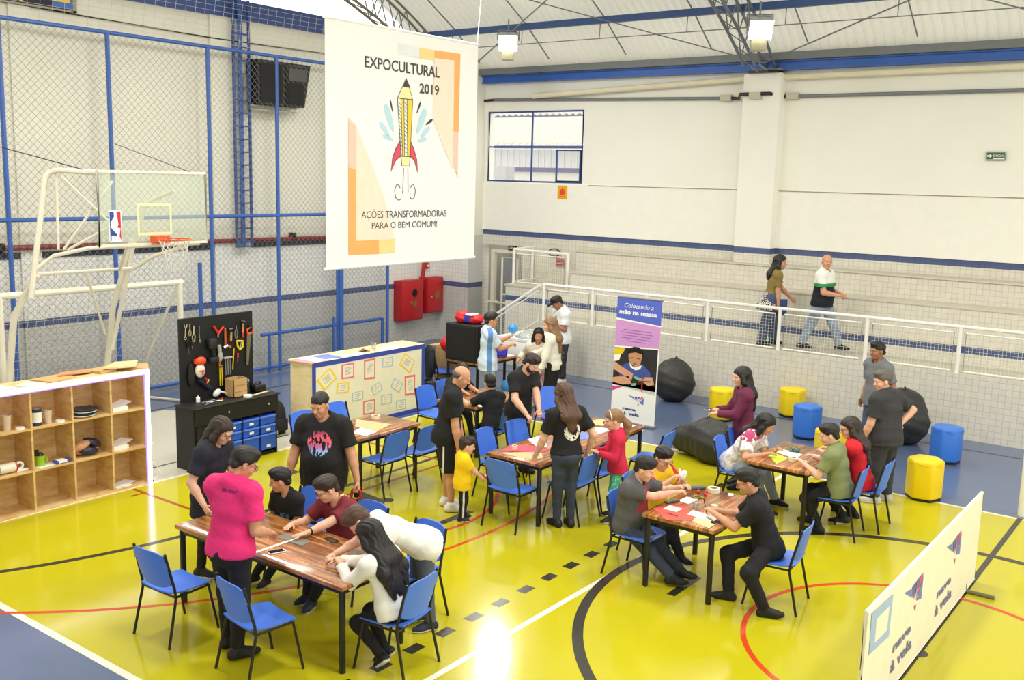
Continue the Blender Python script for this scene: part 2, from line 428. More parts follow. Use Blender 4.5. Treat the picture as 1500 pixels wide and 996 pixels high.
# ================================================================== SETTING
def struct(name, mb, mats, parent=None, **k):
    o = obj(name, mb, mats, parent, **k)
    if parent is None: o['kind'] = 'structure'
    return o
floor = struct('floor', MB().box(-4, 21, -6, 17, -.1, 0), FBLUE)
YX0, YX1, YY1, CY = 4.13, 13.22, 11.05, 1.955
obj('yellow_court', MB().prism([(YX0,-5.9),(YX1,-5.9),(YX1,YY1),(YX0,YY1)], FL(), 0, .0012), FYEL, floor, smooth=0)
obj('cream_floor_area', MB().prism([(-3.9,YY1),(9.95,YY1),(10.5,12.5),(9.6,14.4),(-3.9,14.4)], FL(), 0, .001), FCREAM, floor, smooth=0)
def line(pts, wd, mat, name='court_line', closed=False, h=.0022): return obj(name, MB().stroke(pts, wd, FL(), .0005, h, closed), mat, floor, smooth=0)
line([(YX0,-5.9),(YX0,YY1)], .07, FWHITE); line([(YX1,-5.9),(YX1,YY1)], .05, FWHITE); line([(YX0,YY1),(YX1,YY1)], .05, FWHITE)
line([(YX0,4.925),(YX1,4.925)], .06, FWHITE)
line([(YX0,CY),(YX1+.6,CY)], .06, FBLK, h=.0026)
line(arc(8.66,CY,2.96,0,360,96)[:-1], .10, FBLK, closed=True, h=.003)
line(arc(8.68,1.97,1.48,0,360,72)[:-1], .05, FRED, closed=True, h=.0034)
line([(YX0+.05, 9.87)]+arc(6.9,14.7,5.6,238,270,14)+arc(10.1,14.7,5.6,270,326,24), .075, FBLK, h=.003)
line(arc(8.51,12.45,5.82,195,345,90), .045, FRED, h=.0034)
line(arc(8.62,8.82,1.79,180,360,48), .05, FRED, h=.0036)
line([(6.83,8.82),(10.41,8.82)], .045, FBRN, h=.0038); line([(6.85,8.82),(6.85,11.0)], .045, FBRN, h=.0038); line([(10.4,8.82),(10.4,11.0)], .045, FBRN, h=.0038)
line([(6.66,10.77),(6.85,10.77)], .045, FBRN); 
for k in range(-4, 18): obj('court_dash', MB().prism([(5.84+.405*k,5.32),(6.02+.405*k,5.32),(6.02+.405*k,5.43),(5.84+.405*k,5.43)], FL(), .0005, .0024), FBLK, floor, smooth=0)
for x0, x1, y0, y1 in ((8.36,8.96,4.16,4.25),(8.4,9.0,7.2,7.3),(8.55,8.72,10.0,10.16)):
    obj('court_dash', MB().prism([(x0,y0),(x1,y0),(x1,y1),(x0,y1)], FL(), .0005, .0026), FBLK, floor, smooth=0)
for x, y in ((8.63,8.3),(8.67,1.955)):
    obj('socket_cover', MB().lathe([(0,.006),(.08,.006),(.085,0)], 24, (x,y,0)), M('socket_cover_metal',(64,62,52),.4), floor)
line([(16.31,-5.9),(16.31,14.0)], .05, FBLK); line([(-3.9,11.63),(9.9,11.63)], .04, FBLK); line([(-3.9,14.5),(16.3,14.5)], .05, FBLK)

# ---- walls
wl = struct('wall_left', MB().box(2, 18.45, 16.1, 16.35, 0, 6.86), WL, smooth=0)
obj('navy_tile_course', MB().box(2, 18.45, 16.075, 16.1, 2.5, 2.6), M('navy_tile',(40,48,74),.3), wl, smooth=0)
for x0, x1, y in ((5.6,6.5,15.98),(8.15,8.5,16.0),(11.9,12.75,15.98)): obj('wall_pier', MB().box(x0,x1,y+.06,16.1,0,6.86), WL, wl, smooth=0)
obj('wall_coping', MB().box(2, 18.45, 16.0, 16.4, 6.86, 7.2), BLUEDK, wl, smooth=0)
struct('wall_corner', MB().box(18.45, 19.0, 15.1, 16.35, 0, 6.86), [WLY], smooth=0)
wr = MB(); 
for b in ((19,19.25,-6,12.3,2.4,6.75),(19,19.25,12.3,15.02,2.4,3.9),(19,19.25,12.3,15.02,5.55,6.75),(19,19.25,15.02,15.1,2.4,6.75),(19,19.25,-6,13.9,0,2.4)): wr.box(*b)
wr_o = struct('wall_right', wr, WR, smooth=0)
obj('wall_ledge', MB().box(18.965,19,-6,7.66,2.76,3.885), M('wall_cream_paint',(245,243,233),.7,var=.04), wr_o, smooth=0)
for ya, yb in ((-6,7.66),(8.42,12.1)): obj('ledge_shade_line', MB().box(18.955,18.97,ya,yb,3.872,3.888), M('ledge_shade_grey',(150,142,122),.7), wr_o, smooth=0)  # dark strip standing in for the shadow line along the ledge top
obj('wall_ledge', MB().box(18.965,19,8.42,15.1,2.76,3.885), MATS['wall_cream_paint'], wr_o, smooth=0)
struct('wall_back', MB().box(20.2, 20.4, 12.9, 16.3, 0, 2.45).box(19.25,20.2,15.1,15.3,0,2.45).box(19.25,20.2,13.7,13.9,0,2.45), WR, smooth=0)
pl = struct('trim_1', MB().box(18.7, 19.0, 7.66, 8.42, 0, 6.12), WR, smooth=0)
obj('pilaster_cap', MB().box(18.62, 19.0, 7.72, 8.3, 6.12, 6.17), BLACKM, pl, smooth=0)
# ---- deck, bleacher tiers, stair
dk = struct('wall_deck_front', MB().box(16.95, 17.08, -6, 11.85, 0, 1.07), RAMPM, smooth=0)
obj('deck_end', MB().box(17.08, 17.95, 11.75, 11.85, 0, 1.07), TIERX, dk, smooth=0)
struct('floor_deck', MB().box(17.08, 17.95, -6, 11.75, .95, 1.07), DECKT, smooth=0)
tr = struct('trim_2', MB().box(17.95, 18.55, -6, 11.83, 0, 2.0).box(17.95, 18.97, 11.83, 13.58, 0, 1.58), RISM, smooth=0)
obj('tier', MB().rbox(18.55, 18.97, -6, 12.1, 0, 2.42, .012, 1), RAMPM, tr, smooth=0)
obj('tier_nosing', MB().box(17.93, 18.55, -6, 11.85, 2.0, 2.03), DECKT, tr, smooth=0)
obj('tier_nosing', MB().box(18.53, 18.97, -6, 12.1, 2.42, 2.45), DECKT, tr, smooth=0)
obj('platform_slab', MB().box(17.93, 18.97, 11.85, 13.6, 1.58, 1.62), DECKT, tr, smooth=0)
for k in range(6): obj('stair_step', MB().box(17.0, 17.95, 11.85+.25*k, 12.1+.25*k, 0, 1.07-.178*(k+1)+.0), DECKT, tr, smooth=0)
# ---- railing with wire mesh
def mesh_panel(mb, A, B, z0a, z1a, z0b, z1b, X, step=.055, r=.0028):
    """square wire mesh between Y=A and Y=B in the plane X; z-limits may slope"""
    n = max(2, int(abs(B-A)/step))
    for i in range(1, n):
        t = i/n; y = A+(B-A)*t; mb.tube([(X,y,z0a+(z0b-z0a)*t),(X,y,z1a+(z1b-z1a)*t)], r, 3, cap=False)
    m = max(2, int((z1a-z0a)/step))
    for j in range(1, m):
        t = j/m; mb.tube([(X,A,z0a+(z1a-z0a)*t),(X,B,z0b+(z1b-z0b)*t)], r, 3, cap=False)
    return mb
rail = root('railing', 'white tube railing with square wire mesh along the deck edge', 'railing', (17.0, 5, 1.07))
def rl(name, mb, kind=None):
    mb.xf(Matrix.Translation((-17.0,-5,-1.07))); o = obj(name, mb, STEELW, rail)
    if kind: o['kind'] = kind
    return o
PY = [11.85, 10.64, 9.4, 8.1, 6.69, 5.14, 3.66, 2.2, .7, -.8]
for y in PY: rl('post', MB().tube([(17,y,1.0),(17,y,1.82)], .032, 8))
rl('handrail', MB().tube([(17,11.87,1.82),(17,-.8,1.82)], .03, 8))
for a, b in zip(PY[:-1], PY[1:]):
    A, B = a-.09, b+.09
    rl('panel_frame', MB().tube([(17,A,1.1),(17,B,1.1),(17,B,1.72),(17,A,1.72)], .016, 6, closed=True))
    rl('wire_mesh', mesh_panel(MB(), A, B, 1.1, 1.72, 1.1, 1.72, 17), 'stuff')
st = root('stair_railing', 'sloping white railing with wire mesh beside the stair', 'railing', (17.0, 12.6, 0))
def srl(name, mb, kind=None):
    mb.xf(Matrix.Translation((-17.0,-12.6,0))); o = obj(name, mb, STEELW, st)
    if kind: o['kind'] = kind
srl('handrail', MB().tube([(17,11.95,1.79),(17,13.75,.66)], .03, 8)); srl('post', MB().tube([(17,13.6,0),(17,13.6,.75)], .03, 8))
srl('panel_frame', MB().tube([(17,11.98,1.04),(17,13.5,.12),(17,13.5,.72),(17,11.98,1.68)], .016, 6, closed=True))
srl('wire_mesh', mesh_panel(MB(), 11.98, 13.5, 1.04, 1.68, .12, .72, 17), 'stuff')
pr = root('platform_railing', 'white boxed railing with wire mesh on the platform by the exit door', 'railing', (18.2, 12.8, 1.62))
def prl(name, mb, kind=None):
    mb.xf(Matrix.Translation((-18.2,-12.8,-1.62))); o = obj(name, mb, STEELW, pr)
    if kind: o['kind'] = kind
for y in (12.07, 13.55): prl('post', MB().tube([(18.2,y,1.62),(18.2,y,2.4)], .035, 8))
prl('handrail', MB().tube([(18.2,13.55,2.4),(18.2,12.07,2.38)], .03, 8)); prl('handrail', MB().tube([(18.2,13.55,2.4),(18.93,13.55,2.42)], .03, 8))
prl('post', MB().tube([(18.93,13.55,1.62),(18.93,13.55,2.42)], .03, 8))
prl('panel_frame', MB().tube([(18.2,12.16,1.66),(18.2,13.46,1.66),(18.2,13.46,2.3),(18.2,12.16,2.3)], .016, 6, closed=True))
prl('wire_mesh', mesh_panel(MB(), 12.16, 13.46, 1.66, 2.3, 1.66, 2.3, 18.2), 'stuff')
prl('bottom_rail', MB().tube([(18.2,13.5,1.68),(18.93,13.5,1.68)], .02, 6))
# ---- door opening
dr = struct('door_1', MB().box(19.0,19.1,14.74,14.84,0,2.22).box(19.0,19.1,13.9,14.84,2.22,2.3), CREAMT, smooth=0)
obj('door_leaf', MB().tube([(19.15,14.6,.02),(19.15,14.6,2.1),(19.15,14.15,2.1),(19.15,14.15,.02)], .03, 8, closed=True).tube([(19.15,14.6,1.2),(19.15,14.15,1.2)], .02), STEELW, dr)
obj('door_glass', MB().box(19.14,19.155,14.18,14.57,.05,2.07), M('dull_glass',(150,160,165),.15,alpha=.45,var=0), dr, smooth=0)
obj('push_bar', MB().tube([(18.9,14.85,1.02),(18.9,14.2,1.02)], .025).tube([(18.9,14.7,1.02),(19.1,14.7,1.02)],.02), CREAMT, dr)
# ---- window
win = struct('window_1', MB().tube([(19.02,12.33,3.93),(19.02,14.99,3.93),(19.02,14.99,5.52),(19.02,12.33,5.52)], .03, 4, closed=True), BLUEDK)
obj('mullion', MB().tube([(19.02,13.72,3.93),(19.02,13.72,5.52)], .022, 4), BLUEDK, win)
obj('transom', MB().tube([(19.02,12.33,4.72),(19.02,14.99,4.72)], .024, 4), BLUEDK, win)
obj('sash', MB().tube([(19.0,12.36,3.96),(19.0,13.0,3.96),(19.0,13.0,4.65),(19.0,12.36,4.65)], .028, 4, closed=True), BLUEDK, win)
for y0, y1, z0, z1 in ((12.33,13.72,4.72,5.52),(13.72,14.99,4.72,5.52),(13.72,14.99,3.93,4.72),(13.0,13.72,3.93,4.72),(12.36,13.0,3.96,4.65)):
    obj('pane', MB().box(19.03,19.036,y0,y1,z0,z1), M('window_glass',(255,255,255),.02,alpha=.06,var=0), win, smooth=0)
# outside the window: an awning and a neighbouring shed
def corr(y0, y1, pitch, amp):
    n = int((y1-y0)/pitch*4); return [(y0+(y1-y0)*i/n, amp*(0,1,1,0)[i % 4]) for i in range(n+1)]
def corr_sheet(mb, x0, z0, x1, z1, y0, y1, pitch=.2, amp=.05):
    P = corr(y0, y1, pitch, amp); vs = [(x0,y,z0+a) for y, a in P]+[(x1,y,z1+a) for y, a in P]; n = len(P)
    return mb.add(vs, [(i,i+1,n+i+1,n+i) for i in range(n-1)])
CORRM = M('corrugated_sheet', (214,212,200), .5, var=.06)
struct('awning', corr_sheet(MB(), 21.5, 5.62, 22.6, 5.9, 10, 20), CORRM, smooth=0)
struct('shed_outside', corr_sheet(MB(), 25, 5.0, 30, 6.2, 8, 26, .28, .05).box(25.4,25.5,8,26,0,4.2), CORRM, smooth=0)
SHD = M('shed_trim',(96,98,130),.6)
struct('shed_trim', MB().box(24.9,25.0,8,26,4.9,4.99).box(25.3,25.4,8,26,4.2,4.34).box(24.9,25,8,26,5.84,5.95), SHD, smooth=0)
for k in range(50): obj('shed_rib', MB().box(25.28,25.3,12+.24*k,12.05+.24*k,4.34,4.9), CORRM, bpy.data.objects['shed_outside'], smooth=0)
obj('shed_wall', MB().box(25.3,25.35,8,26,4.34,4.9), M('shed_wall_grey',(206,208,214),.6), bpy.data.objects['shed_outside'], smooth=0)
ac = root('air_conditioner', 'grey air conditioner unit seen outside through the window', 'air conditioner', (22, 17.0, 3.7))
obj('casing', MB().rbox(-.2,.2,-.42,.42,0,.62,.02), M('ac_casing',(190,190,190),.5), ac); obj('bracket', MB().box(-.2,.3,-.4,.4,-.06,0), GREYM, ac)
obj('support_post', MB().box(.2,.3,-.05,.05,-3.7,0), GREYM, ac)

# ---- roof
ZC, XA = -2.18, 11.75
def arcz(X, R): return ZC+math.sqrt(R*R-(X-XA)**2) if X >= XA else ZC+R-.013*(XA-X)**2
P = corr(-6, 16.5, .17, .055); n = len(P); rm = MB(); XS = [19.15-(19.15-XA)*i/16 for i in range(17)]+[XA-i*1.2 for i in range(1, 13)]
vs = []
for X in XS: vs += [(X, y, arcz(X, 11.18)+a) for y, a in P]
rm.add(vs, [(i*n+j, i*n+j+1, (i+1)*n+j+1, (i+1)*n+j) for i in range(len(XS)-1) for j in range(n-1)])
def roof_mat():                     # thin pale roofing sheet: it lets some of the sky's light through
    t = NT('roof_sheet'); c = lin((232,229,214)); out = t.t.nodes['Material Output']; t.b.inputs['Base Color'].default_value = c+(1,); t.b.inputs['Roughness'].default_value = .6
    nz = t.n('ShaderNodeTexNoise', i_Scale=.5, i_Detail=3.0, i_Vector=t.objco()); col = t.mix(nz.outputs[0], (.55,.54,.48), (.75,.74,.68))
    tl = t.n('ShaderNodeBsdfTranslucent', i_Color=col); mx = t.n('ShaderNodeMixShader', i_0=.42); t.l(t.b.outputs[0], mx.inputs[1]); t.l(tl.outputs[0], mx.inputs[2]); t.l(mx.outputs[0], out.inputs[0]); return t.m
struct('ceiling', rm, roof_mat(), smooth=0)
struct('wall_near', MB().box(-4.2, -4, -6, 17, 0, 6.9), M('near_wall_cream',(232,228,214),.7), smooth=0)
def chord(Y, R, x0=18.86, x1=2.0): return [(X, Y, arcz(X, R)) for X in [x0+(x1-x0)*i/40 for i in range(41)]]
def truss(Y, num):
    t = root('trim_%d' % num, kind='structure')
    for dy in (-.11, .11):
        for R in (10.35, 11.0): obj('chord', MB().tube(chord(Y+dy, R, 17.85 if R < 11 else 18.86), .03, 5), M('truss_steel',(104,112,122),.5) if num == 3 else M('truss_grey',(130,126,104),.5), t)
    N = 46; xs = [18.0-(18.0-4)*i/N for i in range(N+1)]
    m0 = MATS.get('truss_grey') or GREYM
    for i in range(N):
        a, b = (10.35, 11.0) if i % 2 else (11.0, 10.35)
        br = MB()
        for dy in (-.11, .11): br.tube([(xs[i],Y+dy,arcz(xs[i],a)),(xs[i+1],Y+dy,arcz(xs[i+1],b))], .012, 4)
        br.tube([(xs[i],Y-.11,arcz(xs[i],10.35)),(xs[i+1],Y+.11,arcz(xs[i+1],10.35))], .01, 4)
        obj('lattice_brace', br, GREYM, t)
    obj('truss_shoe', MB().tube([(18.86,Y-.2,arcz(18.86,11.0)),(18.82,Y,6.17)], .03, 5).tube([(18.86,Y+.2,arcz(18.86,11.0)),(18.82,Y,6.17)], .03, 5).tube([(17.85,Y-.2,arcz(17.85,10.35)),(18.8,Y,6.17)], .02, 5).box(18.68,18.95,Y-.3,Y+.3,6.17,6.2), GREYM, t)
truss(7.95, 3); truss(15.75, 4)
be = struct('trim_5', MB().box(18.86, 18.98, -6, 15.1, 6.2, 6.34).box(18.8,18.98,-6,15.1,6.33,6.35).box(18.8,18.98,-6,15.1,6.18,6.2), M('beam_blue',(50,102,190),.4), smooth=0)
obj('purlin', MB().box(18.7, 18.86, -6, 15.6, 6.36, 6.5), GREYM, be, smooth=0)
for X, rr in ((17.62,.05),(15.2,.05),(12.6,.05)):
    z = arcz(X, 11.1); obj('purlin', MB().box(X-.05,X+.05,-6,16.3,z-.13,z), BLUEDK if X < 17 else M('purlin_blue',(56,84,140),.45), be, smooth=0)
    if X > 13: obj('sag_rod', MB().tube([(X-.02,-6,z-.42),(X-.02,15.5,z-.42)], .012, 4), GREYM, be)
    for k in range(11): obj('hanger', MB().tube([(X-.02,-4.5+1.95*k,z-.42),(X,-4.5+1.95*k,z-.1)], .009, 4), GREYM, be)
for k in range(11):
    y = -4.6+1.95*k
    obj('rafter_rod', MB().tube([(X, y, arcz(X, 11.08)) for X in (18.5,17.6,16.5,15.2,13.8,12.6)], .014, 4), GREYM, be)
for y0, y1 in ((8.0,14.4),(15.6,9.2),(1.6,8.0),(8.0,.2)):
    obj('wind_brace', MB().tube([(18.6,y0,arcz(18.6,10.9)),(15.2,y1,arcz(15.2,10.9))], .014, 4), GREYM, be)
# ---- services on the right wall
t = root('drain_pipe', 'cream plastic drain pipe running high under the roof beam', 'pipe', (18.88, 9, 5.95))
obj('pipe', MB().tube([(.0,4.6,-.09),(.0,-.6,.1),(0,-15,.16)], .06, 10), M('cream_pipe',(232,224,196),.5), t)
obj('pipe_elbow', MB().tube([(.0,4.6,-.09),(.05,4.62,-.09),(.12,4.62,-.09)], .065, 10), MATS['cream_pipe'], t)
t = root('conduit_run', 'grey electrical conduit with junction boxes across the right wall', 'conduit', (18.92, 8.9, 5.69))
obj('conduit', MB().tube([(.03,5.9,.12),(.03,.0,.0)], .035, 8), GREYM, t); obj('conduit', MB().tube([(.03,-1.4,.0),(.03,-14,-.02)], .035, 8), GREYM, t)
for y, x in ((-.02,.0),(-.76,-.28),(-1.4,.0)): obj('junction_box', MB().rbox(x-.04,x+.06,y-.12,y+.12,-.06,.07,.01), M('box_grey',(196,190,172),.5), t)
obj('flex_hose', MB().tube([(.02,-.1,0),(.0,-.3,-.02),(-.26,-.44,.04),(-.28,-.66,.04)], .035, 8), BLACKP, t); obj('flex_hose', MB().tube([(-.28,-.86,.04),(-.26,-1.05,.04),(.0,-1.15,.0),(.02,-1.3,0)], .035, 8), BLACKP, t)
obj('flex_hose', MB().tube([(.03,5.9,.12),(.03,6.3,.1)], .03, 8), BLACKP, t)
def wall_sign(name, label, y0, y1, z0, z1, mat, X=18.96, cat='sign'):
    o = root(name, label, cat, (X, (y0+y1)/2, (z0+z1)/2)); h, v = abs(y1-y0)/2, (z1-z0)/2
    obj('plate', MB().rbox(-.008,.006,-h,h,-v,v,.003,1), mat, o); return o, ((-.009,h,-v),(0,-1,0),(0,0,1),(-1,0,0)), 2*h, 2*v
o, fr, a, b = wall_sign('exit_sign', 'small green exit sign with white arrow high on the right wall', 3.64, 3.95, 4.51, 4.66, M('sign_green',(60,96,66),.5))
obj('border', MB().stroke([(.01,.01),(a-.01,.01),(a-.01,b-.01),(.01,b-.01)], .008, fr, 0, .001, True), PAPER, o, smooth=0)
obj('arrow', MB().prism([(.02,.06),(.06,.06),(.06,.04),(.1,.075),(.06,.11),(.06,.09),(.02,.09)], fr, 0, .001), PAPER, o, smooth=0)
mb = text_mb('SAÍDA', .062, ((-.009, a/2-.11, -.018),(0,-1,0),(0,0,1),(-1,0,0)), 0, .001); obj('lettering', mb, PAPER, o, smooth=0)
obj('small_print', MB().stroke([(.12,.03),(.29,.03)], .018, fr, 0, .001), PAPER, o, smooth=0)
o, fr, a, b = wall_sign('warning_sign', 'orange and yellow warning sign below the window corner', 12.66, 12.92, 3.56, 3.86, M('sign_orange',(240,170,30),.5))
obj('red_flame_mark', MB().prism([(.07,.09),(.19,.09),(.2,.16),(.17,.23),(.15,.19),(.13,.26),(.1,.2),(.07,.23),(.06,.15)], fr, 0, .001), M('sign_red',(226,70,40),.5), o, smooth=0)
obj('small_print', MB().stroke([(.05,.05),(.21,.05)], .02, fr, 0, .001), MATS['sign_red'], o, smooth=0)
o, fr, a, b = wall_sign('door_sign', 'black exit plate with white letters over the doorway', 14.04, 14.3, 2.3, 2.41, BLACKP, 18.97)
obj('lettering', text_mb('SAÍDA', .075, ((-.009,a/2-.015,-.025),(0,-1,0),(0,0,1),(-1,0,0)), 0, .001, sx=.95), PAPER, o, smooth=0)
o, fr, a, b = wall_sign('red_notice', 'small red notice plate behind the platform railing', 12.7, 12.9, 2.03, 2.2, REDM, 18.96)
obj('white_rule', MB().stroke([(.02,.06),(.18,.06)], .008, fr, 0, .001).stroke([(.02,.11),(.18,.11)], .008, fr, 0, .001), PAPER, o, smooth=0)
t = root('cable_coil', 'dark cable coil hanging on the wall above the red notice', 'cable', (18.95, 12.95, 2.33)); obj('cable_loop', MB().tube([(0,.16*math.cos(a),.085*math.sin(a)) for a in np.linspace(0,2*math.pi,24)[:-1]], .012, 6, closed=True), BLACKP, t)

# ---- left wall: fence, ladder column, speakers, pipe, cabinets
fe = root('chain_link_fence', 'tall blue tube fence with chain link netting along the left wall', 'fence', (12, 15.7, 0))
def fl(name, mb, m=BLUEP, kind=None):
    mb.xf(Matrix.Translation((-12,-15.7,0))); o = obj(name, mb, m, fe)
    if kind: o['kind'] = kind
FX = [5.9, 7.8, 9.6, 11.58, 13.17, 14.77, 16.3]
for x in FX: fl('post', MB().tube([(x,15.7,0),(x,15.7,6.22)], .038, 8))
for x in (5.9, 14.77): fl('post', MB().tube([(x+.06,15.66,0),(x+.06,15.66,3.1)], .06, 8))
for z in (6.22, 3.15, .1): fl('rail', MB().tube([(5.0,15.7,z),(16.3,15.7,z)], .035, 8))
fl('rail', MB().tube([(12.7,15.7,.78),(16.1,15.7,.78)], .035, 8)); fl('short_post', MB().tube([(12.9,15.7,0),(12.9,15.7,.78)], .035, 8)); fl('short_post', MB().tube([(14.62,15.66,0),(14.62,15.66,.95)], .035, 8)); fl('short_post', MB().tube([(16.1,15.66,0),(16.1,15.66,.8)], .035, 8))
fl('short_post', MB().tube([(11.3,15.7,0),(11.3,15.7,2.3)], .04, 8))
ck = MB(); x0, x1, z0, z1 = 5.0, 16.3, .1, 6.2; sp = .125; rW = .0032
k = x0-(z1-z0)
while k < x1:                                                        # wires rising to the right, then to the left
    a = max(k, x0); b = min(k+(z1-z0), x1)
    if b > a:
        ck.tube([(a,15.705,z0+a-k),(b,15.705,z0+b-k)], rW, 3, cap=False)
        ck.tube([(a,15.695,z1-(a-k)),(b,15.695,z1-(b-k))], rW, 3, cap=False)
    k += sp
fl('chain_link_mesh', ck, M('fence_wire',(140,140,130),.5), 'stuff')
lc = root('lattice_column', 'blue lattice ladder column standing against the left wall', 'column', (12.49, 15.9, 2.55))
for x, y in ((-.18,0),(.18,0)): obj('upright', MB().box(x-.022,x+.022,y-.02,y+.02,0,4.65), BLUEDK, lc, smooth=0)
obj('upright', MB().box(-.045,.045,.02,.045,0,4.65), M('column_blue',(56,90,162),.4), lc, smooth=0)
g = MB().box(-.18,.18,-.015,.015,-.015,.015).box(-.02,.02,0,.04,-.012,.012); me = None
for k in range(19):
    if me is None: o = obj('rung', g, BLUEDK, lc, (0,0,.1+.245*k), smooth=0); me = o.data
    else: obj('rung', me, None, lc, (0,0,.1+.245*k))
obj('base_plate', MB().box(-.2,.2,-.04,.04,-.02,0), BLUEDK, lc, smooth=0)
sp = root('wall_speaker', 'pair of black loudspeaker cabinets on a wall bracket above the fence', 'loudspeaker', (13.37, 15.9, 5.29))
def wedge(x0, x1, skew, mat_i=0):
    return MB().add([(x0,-.2,0),(x1-skew,-.2,0),(x1-skew,.14,0),(x0,.14,0),(x0,-.2,.84),(x1,-.2,.84),(x1,.14,.84),(x0,.14,.84)], [(3,2,1,0),(4,5,6,7),(0,1,5,4),(1,2,6,5),(2,3,7,6),(3,0,4,7)])
obj('cabinet', wedge(-.66,.02,0), M('speaker_black',(24,24,24),.6,bump=.1), sp, smooth=0); obj('cabinet', wedge(.05,.68,.17), MATS['speaker_black'], sp, smooth=0)
obj('horn', MB().box(.1,.55,-.225,-.2,.5,.74).box(.16,.6,-.215,-.2,.78,.8), M('horn_grey',(70,70,66),.5), sp, smooth=0)
obj('grille', MB().box(-.6,-.06,-.212,-.2,.05,.78), M('grille_black',(18,18,18),.8,bump=.3,bscale=300), sp, smooth=0); obj('grille', MB().box(.08,.48,-.212,-.2,.05,.46), MATS['grille_black'], sp, smooth=0)
for z in (-.03, -.1): obj('bracket_bar', MB().box(-.75,.4,-.1,-.07,z-.012,z+.012), M('bracket_grey',(168,166,152),.5), sp, smooth=0)
obj('bracket_plate', MB().box(-.75,-.68,.08,.12,-.15,.5), MATS['bracket_grey'], sp, smooth=0)
t = root('red_pipe', 'long dark red fire water pipe along the left wall', 'pipe', (10, 15.99, 2.68)); obj('pipe', MB().tube([(-6,0,.04),(4.6,0,-.04),(7.9,0,-.08)], .045, 10), M('pipe_red',(120,32,34),.4), t)
for x in (-2.2,.8,3.8): obj('pipe_clamp', MB().box(x-.03,x+.03,-.07,.1,-.07,.09), BLACKM, t, smooth=0)
def hydrant(x0, x1, z0, z1, label, disc):
    o = root('hydrant_cabinet', label, 'cabinet', ((x0+x1)/2, 16.1, z0)); w_ = (x1-x0)/2; h = z1-z0
    obj('body', MB().rbox(-w_,w_,-.24,0,0,h,.012), REDM, o); d = obj('door', MB().rbox(-w_+.02,w_-.02,-.262,-.238,.02,h-.02,.008), M('cabinet_red',(190,34,40),.35), o)
    obj('latch', MB().ell((-w_*.1 if disc else -w_*.45,-.268,h*.45),(.025,.012,.03)), SILV, d)
    if disc: obj('porthole', MB().lathe([(0,-.002),(.075,-.002),(.095,0)], 20, (w_*.2,-.264,h*.68), 1), BLACKP, d)
    obj('emblem', MB().lathe([(0,-.002),(.1 if not disc else .07,-.002)], 16, (w_*.2,-.265,h*(.5 if not disc else .42)), 1), M('old_gold_print',(150,96,30),.5), d)
    return o
hydrant(16.92,17.68,.6,1.56,'tall red hydrant cabinet with a round black porthole', True)
hydrant(17.82,18.42,.72,1.58,'shorter red hydrant cabinet with a gold emblem, beside the porthole one', False)
t = root('standpipe', 'red standpipe rising from between the two hydrant cabinets', 'pipe', (17.8, 15.98, 1.3)); obj('pipe', MB().tube([(-.02,0,0),(.0,0,.3),(.12,0,1.0),(.14,0,1.35)], .05, 10), REDM, t); obj('pipe_flange', MB().lathe([(0,-.03),(.08,-.03),(.08,.03),(0,.03)], 14, (.0,0,.26)), REDM, t)
t = root('alarm_callpoint', 'small red fire alarm call point above the cabinets', 'alarm', (18.05, 16.08, 1.85)); obj('case', MB().rbox(-.06,.06,-.05,0,-.07,.07,.01), REDM, t); obj('button', MB().lathe([(0,-.01),(.025,-.01),(.03,0)], 14, (0,-.05,0), 1), PAPER, t); obj('conduit_tail', MB().tube([(0,-.02,.07),(0,-.02,.5)], .012, 6), GREYM, t)
t = root('wall_poster', 'dark yellow and blue sponsor board cut by the top left corner', 'sign', (8.2, 16.05, 6.5)); obj('backing', MB().box(-1.2,1.07,-.03,0,0,.5), M('poster_navy',(28,26,46),.6), t, smooth=0)
obj('blue_yellow_panel', MB().box(.66,1.0,-.035,-.03,.05,.47), M('poster_blue',(70,110,190),.6), t, smooth=0); obj('yellow_bar', MB().box(.68,.96,-.038,-.035,.14,.2).box(.68,.96,-.038,-.035,.3,.36), YELP, t, smooth=0)
obj('yellow_figure', MB().prism([(.0,.05),(.06,.05),(.1,.2),(.14,.05),(.2,.05),(.16,.35),(.04,.35)], XZ(-.02,-.031,0), 0, .003), YELP, t, smooth=0); obj('frame_edge', MB().box(1.0,1.07,-.045,0,0,.5).box(-1.2,1.07,-.045,0,0,.03), M('poster_frame',(150,146,130),.5), t, smooth=0)
t = root('wall_cable', 'thin black cable strung along the top of the left wall', 'cable', (11, 16.04, 6.45)); obj('cable', MB().tube([(-4,0,.1),(-1.7,0,.03),(1,0,-.01),(4,0,.02),(7,0,0)], .012, 5), BLACKP, t)
nt = MB()
for i in range(56): nt.tube([(5.2+.2*i,15.6,6.25),(5.2+.2*i,15.45,7.05)], .003, 3, cap=False)
for j in range(9): nt.tube([(5.2,15.6-.018*j,6.3+.09*j),(16.2,15.6-.018*j,6.3+.09*j)], .003, 3, cap=False)
o = obj('ball_net', nt, M('net_cord',(206,200,178),.7)); tag(o, 'fine pale ball net stretched above the fence', 'net', kind='stuff')
